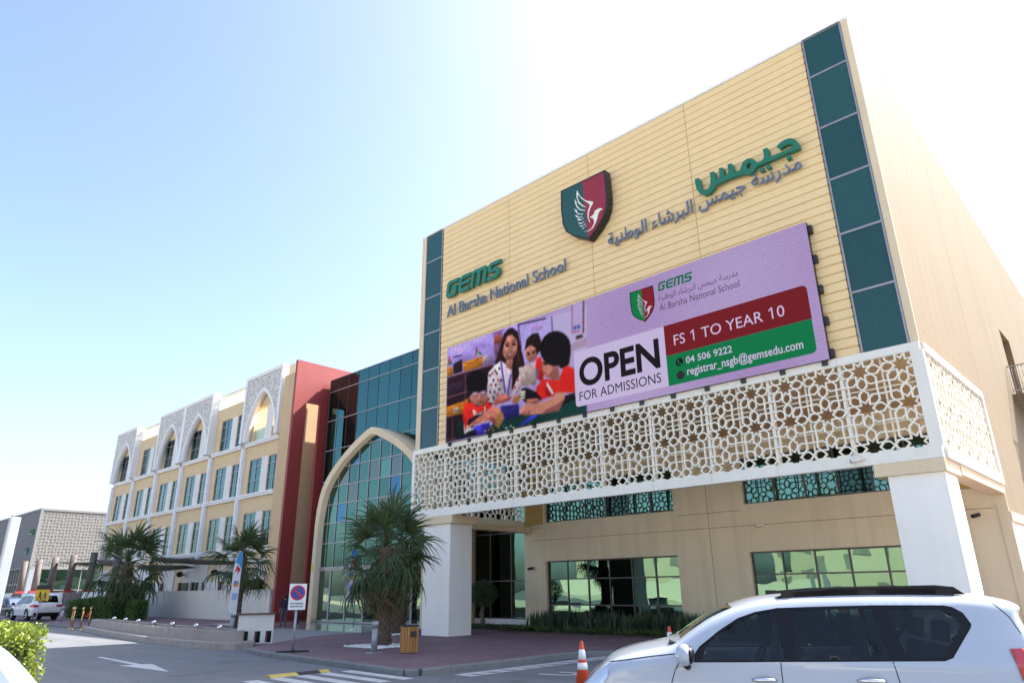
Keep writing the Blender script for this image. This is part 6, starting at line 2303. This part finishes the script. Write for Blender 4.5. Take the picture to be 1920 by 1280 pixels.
def cdt(outer, holes, pts, step=.06):
    """triangulate polygon with holes and inner points -> verts2d, tris"""
    V = []; E = []
    loops = [resample(outer, step, True)] + [resample(h, step * .6, True) for h in holes]
    for lp in loops:
        b = len(V); n = len(lp)
        V += lp; E += [(b + i, b + (i + 1) % n) for i in range(n)]
    for p_ in pts: V.append(Vector(p_))
    v, e, f, *_ = delaunay_2d_cdt(V, E, [], 0, 1e-5)
    tr = []
    for t_ in f:
        cx = sum(v[i][0] for i in t_) / len(t_); cz = sum(v[i][1] for i in t_) / len(t_)
        if inpoly(cx, cz, outer) and not any(inpoly(cx, cz, h) for h in holes): tr.append(t_)
    return v, tr


class Car:
    def __init__(s, top, bottom, hw, belt, lean, front, rear, rnd_=.12):
        """top: silhouette from front bumper foot over the roof to rear bumper foot (x forward); bottom: sill line back to the front"""
        s.top = smooth(top, 2); s.bottom = bottom; s.hw = hw; s.belt = belt; s.lean = lean; s.front = front; s.rear = rear; s.r = rnd_
        s.outer = s.top + bottom
        s.tp = [Vector(p_) for p_ in s.top]

    def edge(s, x, z):
        best = 9
        p_ = Vector((x, z))
        for i in range(len(s.tp) - 1):
            a, b = s.tp[i], s.tp[i + 1]
            d = b - a
            t_ = max(0, min(1, (p_ - a).dot(d) / max(1e-9, d.length_squared)))
            best = min(best, (p_ - a - d * t_).length)
        return best

    def W(s, x, z):
        w_ = s.hw
        if z > s.belt: w_ -= (z - s.belt) * s.lean
        else: w_ -= .05 * ((s.belt - z) / s.belt) ** 2 * 1.2 - .018 * math.exp(-((z - .72 * s.belt) / .1) ** 2)
        if x > s.front: w_ *= 1 - .30 * min(1, ((x - s.front) / .9)) ** 2
        if x < s.rear: w_ *= 1 - .13 * min(1, ((s.rear - x) / .6)) ** 2
        d = s.edge(x, z)
        if d < s.r: w_ -= s.r * .85 * (1 - math.sqrt(max(0, 1 - (1 - d / s.r) ** 2)))
        return w_

    def panel(s, m, outer, holes=(), off=0, step=.06, mi=0, sides=(1, -1), inner=True, smooth_=True, thick=0):
        pts = []
        if inner:
            xs_ = [p_[0] for p_ in outer]; zs_ = [p_[1] for p_ in outer]
            x = min(xs_) + step / 2
            while x < max(xs_):
                z = min(zs_) + step / 2
                while z < max(zs_):
                    if inpoly(x, z, outer) and not any(inpoly(x, z, h) for h in holes): pts.append((x, z))
                    z += step
                x += step
        v, tr = cdt(outer, holes, pts, step)
        for sd in sides:
            b = len(m.v)
            for q_ in v: m.v.append((q_[0], sd * (s.W(q_[0], q_[1]) + off), q_[1]))
            for t_ in tr:
                idx = [b + i for i in t_]
                m.addf(idx[::-1] if sd > 0 else idx, mi, smooth_)


def arch(cx, cz, r, n=14, z0=None):
    """wheel arch points from rear to front along the top of the arch"""
    a0 = math.asin((z0 - cz) / r)
    return [(cx - r * math.cos(a0 + (math.pi - 2 * a0) * k / n), cz + r * math.sin(a0 + (math.pi - 2 * a0) * k / n)) for k in range(n + 1)]


def build_car(T, C, paint, dlo, panes, glass, glassm, ws, rw, wheels, rw_r, gaps, lamps, rails=None, handles=(), mirror=None, seats=True, grille=None, plate=None):
    holes = [dlo]
    # dense rings near the rounded shoulder
    m = MB()
    pts = []
    cen = [Vector(p_) for p_ in resample(C.top, .05)]
    for d in (.012, .03, .055, .09, .13):
        for i in range(1, len(cen) - 1):
            t_ = (cen[i + 1] - cen[i - 1]).normalized(); nn = Vector((-t_.y, t_.x))
            for sg in (1, -1):
                q_ = cen[i] + nn * d * sg
                if inpoly(q_.x, q_.y, C.outer) and not inpoly(q_.x, q_.y, dlo) and C.edge(q_.x, q_.y) > d * .8: pts.append(tuple(q_))
    xs_ = [p_[0] for p_ in C.outer]; zs_ = [p_[1] for p_ in C.outer]
    x = min(xs_) + .04
    while x < max(xs_):
        z = min(zs_) + .04
        while z < max(zs_):
            if inpoly(x, z, C.outer) and not inpoly(x, z, dlo) and C.edge(x, z) > .15: pts.append((x, z))
            z += .08
        x += .08
    v, tr = cdt(C.outer, holes, pts, .05)
    for sd in (1, -1):
        b = len(m.v)
        for q_ in v: m.v.append((q_[0], sd * C.W(q_[0], q_[1]), q_[1]))
        for t_ in tr:
            idx = [b + i for i in t_]
            m.addf(idx[::-1] if sd > 0 else idx, 0, True)
    # strip across the car: bonnet, roof, tail; glass ranges left out
    sil = resample(C.top, .05)
    g = (MB(), MB())
    ny = 12
    rows_ = []
    for p_ in sil:
        w_ = C.W(p_[0], p_[1])
        rows_.append([(p_[0], w_ * (1 - 2 * k / ny), p_[1] + .035 * (1 - (1 - 2 * k / ny) ** 2)) for k in range(ny + 1)])
    for i in range(len(sil) - 1):
        cx, cz = (sil[i][0] + sil[i + 1][0]) / 2, (sil[i][1] + sil[i + 1][1]) / 2
        for k in range(ny):
            isg = False
            for gi, (x0, x1, z0) in enumerate((ws, rw)):
                if x0 < cx < x1 and cz > z0 and 0 < k < ny - 1: isg = g[gi]
            mm = isg or m
            q4 = [rows_[i][k], rows_[i + 1][k], rows_[i + 1][k + 1], rows_[i][k + 1]]
            mm.face(q4[::-1], 0, True)
    body = m.build('body', paint, T)
    bm = bmesh.new(); bm.from_mesh(body.data); bmesh.ops.remove_doubles(bm, verts=bm.verts, dist=.0012); bmesh.ops.recalc_face_normals(bm, faces=bm.faces); bm.to_mesh(body.data); bm.free()
    for gg, nm_ in ((g[0], 'windscreen'), (g[1], 'rear_window')):
        if not gg.v: continue
        wsb = gg.build(nm_, glass, T)
        bm = bmesh.new(); bm.from_mesh(wsb.data); bmesh.ops.remove_doubles(bm, verts=bm.verts, dist=.001); bm.to_mesh(wsb.data); bm.free()
    # black pillars round the side windows
    m = MB(); C.panel(m, dlo, panes, -.006, .07); m.build('window_surround', CTRIM, T)
    for i, pn in enumerate(panes):
        for sd in (1, -1):
            m = MB(); C.panel(m, pn, (), -.012, .09, sides=(sd,)); m.build('side_window', glassm[i], T)
    # shut lines
    m = MB()
    for gp in gaps:
        for sd in (1, -1):
            P = resample(gp, .05)
            for i in range(len(P) - 1):
                a, b_ = P[i], P[i + 1]
                d = (b_ - a).normalized() * .0045; nn = Vector((-d.y, d.x))
                q4 = [a - nn, b_ - nn, b_ + nn, a + nn]
                f = [(q_.x, sd * (C.W(q_.x, q_.y) + .0015), q_.y) for q_ in q4]
                m.face(f if sd < 0 else f[::-1])
    m.build('shut_lines', CTRIM, T, kind='stuff')
    for nm, poly_, mt_, off in lamps:
        for sd in (1, -1):
            m = MB(); C.panel(m, poly_, (), off, .05, sides=(sd,)); m.build(nm, mt_, T)
    for (hx, hz, w_) in handles:
        for sd in (1, -1):
            y = C.W(hx, hz) * sd
            m = MB()
            m.tube([(hx - w_, y - .005 * sd, hz), (hx - w_ + .03, y + .035 * sd, hz + .003), (hx, y + .045 * sd, hz + .006), (hx + w_ - .04, y + .035 * sd, hz + .004), (hx + w_, y - .005 * sd, hz)], [.014, .02, .021, .02, .014], n=8)
            m.build('door_handle', CHROME if paint is not CARB else paint, T)
            m = MB()
            f = [(hx - w_ * .6, hz + .008), (hx + w_ * .55, hz + .008), (hx + w_ * .35, hz + .04), (hx - w_ * .35, hz + .043)]
            m.face([(a, sd * (C.W(a, b_) + .004), b_) for a, b_ in (f[::-1] if sd > 0 else f)]); m.build('handle_cup', STEEL, T)
    if mirror:
        mx_, mz_ = mirror
        for sd in (1, -1):
            y = sd * (C.W(mx_ - .1, C.belt) + .06)
            m = MB(); m.ball((mx_, y + sd * .11, mz_), .085, .125, .10, 14, 10, 0)
            mr_ = m.build('wing_mirror', paint, T)
            m = MB(); m.tube([(mx_ - .03, y - sd * .07, mz_ - .12), (mx_ - .01, y + sd * .04, mz_ - .09)], .035, n=8); m.ball((mx_ - .045, y + sd * .11, mz_), .055, .11, .085, 12, 8)
            m.build('mirror_base', CTRIM, mr_)
            m = MB(); m.ball((mx_ + .055, y + sd * .13, mz_ - .005), .04, .08, .03, 10, 6); m.build('indicator', LAMPC, mr_)
    if rails:
        for sd in (1, -1):
            m = MB()
            P = [(x, sd * (C.W(x, zr) * 0 + rails['y']), zr) for x, zr in rails['pts']]
            lo = [(x, sd * rails['y'], zl) for x, zl in rails['low']]
            m.ext([(p_[0], p_[1] - .022, p_[2]) for p_ in P] + [(p_[0], p_[1] - .022, p_[2]) for p_ in lo[::-1]], (0, .044, 0))
            m.build('roof_rail', CTRIM, T, bevel=.006)
            for (fx, fw) in rails['feet']:
                zt = rails['zf'](fx)
                m = MB(); m.box(fx - fw, fx + fw, sd * rails['y'] - .024, sd * rails['y'] + .024, zt - .09, zt - .0); m.build('rail_foot', CTRIM, T)
    # wheels
    for wx in wheels:
        for sd in (1, -1):
            yc = sd * (C.hw - .13)
            m = MB()
            ring = [(rw_r - .13, -.11), (rw_r - .02, -.115), (rw_r, -.08), (rw_r, .08), (rw_r - .02, .115), (rw_r - .13, .11)]
            n = 28
            b = len(m.v)
            for r_, y in ring:
                for k in range(n):
                    a = 2 * math.pi * k / n
                    m.v.append((wx + r_ * math.cos(a), yc + y * 1.0, rw_r + r_ * math.sin(a)))
            for j in range(len(ring) - 1):
                for k in range(n):
                    m.addf((b + j * n + k, b + j * n + (k + 1) % n, b + (j + 1) * n + (k + 1) % n, b + (j + 1) * n + k), 0, True)
            wh = m.build('wheel', TYRE, T)
            m = MB()
            yo = yc + sd * .09
            m.cyl((wx, yo - sd * .06, rw_r), (wx, yo, rw_r), rw_r - .135, rw_r - .13, n=24)
            m2 = MB()
            for k in range(6):
                a = 2 * math.pi * k / 6
                M = Matrix.Translation((wx + math.cos(a) * (rw_r - .13) * .55, yo + sd * .012, rw_r + math.sin(a) * (rw_r - .13) * .55)) @ Matrix.Rotation(-a, 4, 'Y')
                m2.obox(M, (rw_r - .13) * .95, .03, .06)
            m2.cyl((wx, yo, rw_r), (wx, yo + sd * .03, rw_r), .07, .06, n=12)
            m.build('wheel_disc', CTRIM, wh); m2.build('rim', ALLOY, wh)
    # underbody and arch liners
    x0, x1 = min(xs_) + .2, max(xs_) - .2
    m = MB(); m.box(x0, x1, -C.hw + .2, C.hw - .2, .28, .52); m.build('underbody', CTRIM, T)
    if seats:
        m = MB()
        sx_ = seats
        for fx in sx_:
            for sd in (1, -1):
                m.obox(Matrix.Translation((fx, sd * .38, C.belt - .22)) @ Matrix.Rotation(R(-14), 4, 'Y'), .16, .5, .7)
                m.obox(Matrix.Translation((fx - .06, sd * .38, C.belt + .26)) @ Matrix.Rotation(R(-10), 4, 'Y'), .1, .28, .2)
                m.box(fx + .05, fx + .55, sd * .38 - .25, sd * .38 + .25, C.belt - .62, C.belt - .46)
        m.build('seats', SEATM, T, bevel=.03)
        m = MB()
        dxx = ws[0] + .05
        m.box(dxx - .05, ws[1] - .12, -C.hw + .14, C.hw - .14, C.belt - .4, C.belt - .03)
        m.build('dashboard', DASH, T, bevel=.05)
        m = MB()
        n = 20
        cxw, cyw, czw = dxx - .28, .38, C.belt - .02
        m.tube([(cxw - .19 * math.sin(R(25)) * math.sin(2 * math.pi * k / n) * 1.0, cyw + .19 * math.cos(2 * math.pi * k / n), czw + .19 * math.cos(R(25)) * math.sin(2 * math.pi * k / n)) for k in range(n + 1)], .016, n=6)
        m.tube([(cxw, cyw - .18, czw), (cxw, cyw + .18, czw)], .02, n=6)
        m.build('steering_wheel', DASH, T)
        m = MB(); m.box(min(xs_) + .25, max(xs_) - .9, -C.hw + .16, C.hw - .16, .53, .62); m.build('cabin_floor', DASH, T)


# --- the large white four by four in the foreground, nose to the left; measured along its near side
top = [(2.22, .42), (2.26, .62), (2.18, .80), (2.08, .94), (1.99, 1.045), (1.88, 1.14), (1.75, 1.235), (1.537, 1.30), (1.291, 1.345), (1.12, 1.375), (1.03, 1.415), (.894, 1.51), (.69, 1.632), (.445, 1.733), (.226, 1.795), (.013, 1.828), (-.4, 1.85), (-.95, 1.858), (-1.5, 1.852), (-1.9, 1.83), (-2.08, 1.805), (-2.2, 1.76), (-2.22, 1.71), (-2.16, 1.66), (-2.24, 1.42), (-2.31, 1.17), (-2.34, .85), (-2.33, .6), (-2.27, .42)]
bottom = [(-2.2, .40)] + arch(-1.42, .39, .475, 14, .41) + [(0, .40)] + arch(1.36, .39, .475, 14, .41) + [(2.14, .40)]
C1 = Car(top, bottom, .935, 1.25, .32, 1.45, -1.75, .13)
dlo = [(.945, 1.243), (.83, 1.385), (.62, 1.532), (.42, 1.646), (.245, 1.702), (.02, 1.738), (-.5, 1.75), (-.9, 1.757), (-1.5, 1.753), (-1.575, 1.738), (-1.655, 1.685), (-1.695, 1.585), (-1.68, 1.555), (-1.45, 1.30), (-1.37, 1.272)]
pane1 = [(.82, 1.262), (.76, 1.395), (.59, 1.522), (.405, 1.622), (.235, 1.682), (.06, 1.712), (.03, 1.272)]
pane2 = [(-.065, 1.274), (-.12, 1.715), (-.745, 1.724), (-.775, 1.284)]
pane2b = [(-.805, 1.284), (-.775, 1.724), (-.86, 1.725), (-.91, 1.285)]
pane3 = [(-1.05, 1.32), (-.99, 1.70), (-1.05, 1.724), (-1.47, 1.722), (-1.575, 1.655), (-1.615, 1.58), (-1.38, 1.315), (-1.31, 1.297), (-1.09, 1.297)]
Pp = (-3.559, 7.927, G0)
T = thing('four_by_four', 'large white four by four with black roof rails in the right foreground', 'car', Pp, math.atan2(-.518, -.855), local=True)
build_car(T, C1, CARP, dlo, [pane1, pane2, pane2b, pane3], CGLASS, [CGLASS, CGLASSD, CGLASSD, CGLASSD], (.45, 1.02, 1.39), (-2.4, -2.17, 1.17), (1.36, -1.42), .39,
          [[(1.124, .75), (1.126, 1.06), (1.09, 1.16), (1.045, 1.236)], [(.09, .5), (.081, 1.25)], [(-.975, .98), (-.95, 1.10), (-.925, 1.265)], [(1.124, .75), (1.115, .45)], [(1.745, 1.235), (1.3, 1.295), (1.06, 1.32)], [(-1.92, 1.805), (-2.05, 1.64), (-2.1, 1.5)]],
          [('headlight', [(1.735, 1.205), (1.82, 1.16), (1.92, 1.08), (1.985, 1.0), (1.96, .95), (1.86, .98), (1.76, 1.10)], LAMPC, .008),
           ('tail_lamp', [(-1.945, 1.38), (-2.2, 1.385), (-2.26, 1.12), (-2.25, 1.0), (-2.08, .98), (-1.985, 1.12)], LAMPR, .012)],
          rails=dict(y=.63, pts=[(.015, 1.835), (-.17, 1.893), (-.52, 1.921), (-1.0, 1.932), (-1.5, 1.938), (-1.67, 1.92), (-1.76, 1.852)], low=[(.015, 1.83), (-.14, 1.872), (-.52, 1.897), (-1.0, 1.905), (-1.47, 1.909), (-1.6, 1.886), (-1.76, 1.848)],
                     feet=((-.11, .06), (-.88, .09), (-1.58, .08)), zf=lambda x: 1.9),
          handles=((.25, 1.095, .11), (-.71, 1.10, .12)), mirror=(.985, 1.325), seats=(-.05, -.92, -1.5))
m = MB(); m.tube([(.45, .0, 1.775), (.46, .0, 1.71)], .01, n=6); m.box(.44, .47, -.12, .12, 1.655, 1.715); m.build('rear_view_mirror', CTRIM, T)
# rear window tint and wiper cowl
m = MB(); m.box(1.0, 1.12, -.72, .72, 1.395, 1.412); m.build('wiper_cowl', CTRIM, T)

# --- white car seen from behind, far left, and the black one beyond it
top2 = [(2.25, .35), (2.32, .55), (2.28, .75), (2.1, .92), (1.7, 1.03), (1.15, 1.08), (1.0, 1.11), (.6, 1.36), (.25, 1.56), (-.1, 1.65), (-.7, 1.69), (-1.4, 1.68), (-1.9, 1.63), (-2.1, 1.57), (-2.12, 1.53), (-2.22, 1.3), (-2.3, 1.08), (-2.36, .85), (-2.36, .55), (-2.25, .33)]
bottom2 = [(-2.1, .32)] + arch(-1.42, .36, .43, 12, .33) + arch(1.42, .36, .43, 12, .33) + [(2.1, .32)]
C2 = Car(top2, bottom2, .93, 1.02, .40, 1.4, -1.9, .12)
dlo2 = [(1.0, 1.04), (.6, 1.3), (.22, 1.49), (-.2, 1.565), (-.9, 1.58), (-1.5, 1.54), (-1.8, 1.46), (-1.95, 1.15), (-1.6, 1.06), (0, 1.035)]
pa = [(.85, 1.06), (.55, 1.28), (.2, 1.46), (-.02, 1.52), (-.05, 1.05)]
pb = [(-.13, 1.05), (-.12, 1.53), (-.9, 1.55), (-1.0, 1.06)]
pc_ = [(-1.08, 1.07), (-.98, 1.545), (-1.45, 1.51), (-1.74, 1.43), (-1.86, 1.18), (-1.55, 1.08)]


def second_car(P, rz, paint, lab, sc=1.0, rails=True):
    T = thing('parked_car', lab, 'car', P, rz, local=True, scale=sc)
    build_car(T, C2, paint, dlo2, [pa, pb, pc_], CGLASSD, [CGLASSD] * 3, (.2, .98, 1.12), (-2.3, -2.1, 1.10), (1.42, -1.42), .36,
              [[(1.0, .4), (1.02, 1.0)], [(-.09, .4), (-.09, 1.03)], [(-1.04, .72), (-1.04, 1.04)]],
              [('tail_lamp', [(-1.72, 1.03), (-2.32, 1.02), (-2.36, .86), (-2.1, .84)], LAMPR, .014), ('headlight', [(1.72, .98), (2.1, .86), (2.22, .72), (2.0, .72)], LAMPC, .012)],
              handles=((.1, .93, .1), (-.9, .94, .1)), mirror=(.88, 1.06), seats=(-.2, -1.05))
    m = MB()
    for sd in (1, -1):
        m.box(-2.385, -2.3, sd * .5 if sd > 0 else -.84, .84 if sd > 0 else sd * .5, .86, 1.0)
    m.build('rear_lamp_cluster', LAMPR, T)
    m = MB(); m.box(-2.40, -2.37, -.27, .27, .80, .92); m.build('number_plate', PLATE, T)
    m = MB(); m.box(-2.405, -2.2, -.75, .75, .34, .5); m.build('rear_bumper', CTRIM, T)
    if not rails: return T
    m = MB()
    for sd in (1, -1): m.tube([(.1, sd * .6, 1.68), (.0, sd * .6, 1.725), (-1.4, sd * .6, 1.74), (-1.55, sd * .6, 1.69)], .018, n=6)
    m.build('roof_rails', STEEL, T)
    return T


second_car((-66.3, 16.1, 0), R(184), CARW, 'white parked car seen from behind beside the yellow sign', 1.12)
second_car((-78.0, 17.2, G0), R(10), CARB, 'black parked car at the left edge beyond the white one', 1.05)
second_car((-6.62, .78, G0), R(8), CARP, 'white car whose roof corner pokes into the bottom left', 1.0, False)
# ---------------------------------------------------------------- two people at the entrance, seen from behind
SKIN = mat('skin', (.32, .19, .12), .6, var=.04); HAIR = mat('black_hair', (.012, .01, .01), .6)
def person(P, rz, lab, h, mats, hair_long=False):
    """mats: shirt, trousers, shoes; one continuous skinned body"""
    T = thing('person', lab, 'person', P, rz, local=True)
    k = h / 1.7
    J = {}
    V = []; Ed = []; Rr = []

    def add(n, p_, r_, par=None):
        J[n] = len(V); V.append([c * k for c in p_]); Rr.append(r_ * k)
        if par: Ed.append((J[par], J[n]))
    add('pel', (0, 0, .93), .135)
    add('wa', (0, .0, 1.07), .125, 'pel'); add('ch', (0, .01, 1.27), .15, 'wa'); add('nk0', (0, .0, 1.42), .075, 'ch'); add('nk', (0, -.005, 1.48), .055, 'nk0'); add('hd', (0, -.02, 1.57), .09, 'nk'); add('hd2', (0, -.02, 1.64), .075, 'hd')
    for s in (1, -1):
        n = 'R' if s > 0 else 'L'
        add('hip' + n, (.10 * s, 0, .88), .10, 'pel'); add('kn' + n, (.11 * s, -.01 - .04 * (s > 0), .48), .068, 'hip' + n); add('an' + n, (.115 * s, .02, .09), .05, 'kn' + n); add('he' + n, (.115 * s, -.01, .045), .045, 'an' + n); add('to' + n, (.125 * s, -.16, .035), .035, 'he' + n)
        add('sh' + n, (.175 * s, .01, 1.38), .07, 'ch'); add('el' + n, (.235 * s, .03, 1.12), .046, 'sh' + n); add('wr' + n, (.225 * s, -.06, .90), .032, 'el' + n); add('ha' + n, (.222 * s, -.08, .83), .034, 'wr' + n)
        for i, (dx, dy, dz) in enumerate(((-.03, -.045, -.05), (-.014, -.035, -.092), (.0, -.022, -.098), (.012, -.008, -.088), (.02, .006, -.07))):
            add('f%d' % i + n, (.222 * s + dx * .4 * s, -.08 + dy, .83 + dz), .0095, 'ha' + n)
    me = bpy.data.meshes.new('body')
    me.from_pydata(V, Ed, [])
    o = bpy.data.objects.new('body', me); link(o)
    sm = o.modifiers.new('skin', 'SKIN')
    sv = me.skin_vertices[0].data
    for i, r_ in enumerate(Rr): sv[i].radius = (r_, r_ * (.82 if i < 3 else 1)); sv[i].use_root = False
    sv[0].use_root = True
    o.modifiers.new('sub', 'SUBSURF').levels = 2
    dg = bpy.context.evaluated_depsgraph_get(); dg.update()
    nm = bpy.data.meshes.new_from_object(o.evaluated_get(dg))
    bpy.data.objects.remove(o)
    nm.name = 'body'
    nm.materials.clear()
    for mt in (SKIN,) + mats: nm.materials.append(mt)
    for p_ in nm.polygons:
        c = p_.center / k
        i = 0
        if c.z < .075: i = 3
        elif c.z < .98 and abs(c.x) < .2: i = 2
        elif c.z < 1.44 and (abs(c.x) < .19 or c.z > 1.0): i = 1
        p_.material_index = i; p_.use_smooth = True
    b = bpy.data.objects.new('body', nm); link(b, T)
    m = MB()
    m.ball((0, .018 * k, 1.615 * k), .108 * k, .118 * k, .122 * k, 14, 10)
    if hair_long: m.ball((0, .06 * k, 1.48 * k), .09 * k, .06 * k, .17 * k, 12, 8)
    m.build('hair', HAIR, T)
    m = MB()
    for s in (1, -1): m.ball((.095 * s * k, -.01, 1.585 * k), .014, .022, .032, 8, 6)
    m.ball((0, -.125 * k, 1.575 * k), .014, .022, .02, 8, 6)
    m.build('ears_and_nose', SKIN, T)
    m = MB()
    for s in (1, -1): m.ball((.035 * s * k, -.105 * k, 1.605 * k), .012, .008, .008, 8, 6)
    m.build('eyes', BLACK, T)
    return T


NAVY = mat('navy_jacket', (.02, .018, .035), .9); GTROU = mat('grey_trousers', (.075, .08, .10), .9); SHOE = mat('dark_shoes', (.015, .015, .015), .6)
PALE = mat('pale_blue_top', (.45, .58, .66), .9, var=.2, vscale=14); DTROU = mat('dark_trousers', (.03, .03, .04), .9); WSHOE = mat('white_shoes', (.6, .6, .6), .6)
p1 = (-37.9, 21.35, 0)
rzp = facing(p1) + math.pi + .3
person(p1, rzp, 'person with backpack in dark jacket and grey trousers walking to the entrance', 1.68, (NAVY, GTROU, SHOE))
T = thing('backpack', 'dark purple backpack worn by the person in grey trousers', 'bag', p1, rzp, local=True)
m = MB(); m.box(-.17, .17, .14, .32, 1.0, 1.42); m.build('pouch', mat('purple_cloth', (.035, .02, .05), .9, var=.1), T, bevel=.05)
m = MB(); m.box(-.13, .13, .321, .37, 1.03, 1.22); m.build('front_pocket', NAVY, T, bevel=.02)
m = MB()
for s in (1, -1): m.tube([(.12 * s, .15, 1.38), (.13 * s, .05, 1.46), (.13 * s, -.13, 1.36), (.13 * s, -.12, 1.15), (.14 * s, .14, 1.04)], .018, n=6)
m.build('straps', NAVY, T)
p2 = (-37.55, 21.95, 0)
person(p2, facing(p2) + math.pi - .2, 'person in pale blue top beside the one with the backpack, behind the sign', 1.55, (PALE, DTROU, WSHOE), True)
# ---------------------------------------------------------------- across the road, seen only mirrored in the glass
VIL = mat('villa_render', (.55, .48, .34), .9, var=.05); VWIN = mat('villa_curtained_glass', (.24, .23, .20), .4, var=.2, vscale=.8)
VROOF = mat('villa_parapet', (.62, .57, .46), .9)
for (x, y, w_, d_, h_, lab) in ((-62, -38, 20, 12, 8.5, 'beige two storey villa across the road, leftmost in the reflections'), (-30, -36, 18, 12, 8.0, 'beige two storey villa across the road, facing the entrance hall'), (-2, -40, 20, 12, 9.0, 'beige two storey villa across the road, facing the porch windows'), (30, -38, 18, 12, 8.0, 'beige two storey villa across the road, rightmost in the reflections')):
    V_ = thing('villa', lab, 'house', (x, y, G0))
    m = MB(); m.box(x - w_ / 2, x + w_ / 2, y - d_, y, G0, h_); m.build('walls', VIL, V_)
    m = MB(); m.box(x - w_ / 2 - .3, x + w_ / 2 + .3, y - d_ - .3, y + .3, h_ + .002, h_ + .7); m.build('parapet', VROOF, V_)
    for fl in (1.2, 4.9):
        for k in range(5):
            xx = x - w_ / 2 + 1.6 + k * (w_ - 3.2) / 4
            m = MB(); m.box(xx - .7, xx + .7, y + .002, y + .06, fl, fl + 1.7); m.build('window', VWIN, V_)
    m = MB(); m.box(x - w_ / 2 - 1.5, x + w_ / 2 + 1.5, y + 4, y + 4.3, G0, 2.2); m.build('garden_wall', VROOF, V_)
for i, (x, y, h_, s_) in enumerate(((-46, -27, 5, 1.6), (-14, -28, 5.5, 1.5), (16, -28, 5, 1.5))):
    palm('fan_palm', (x, y, G0), h_, s_, 40, 6, 31 + i, ['fan palm across the road, seen mirrored in the entrance glass', 'fan palm across the road, mirrored in the left porch window', 'fan palm across the road, mirrored in the right porch window'][i], .4, .3)
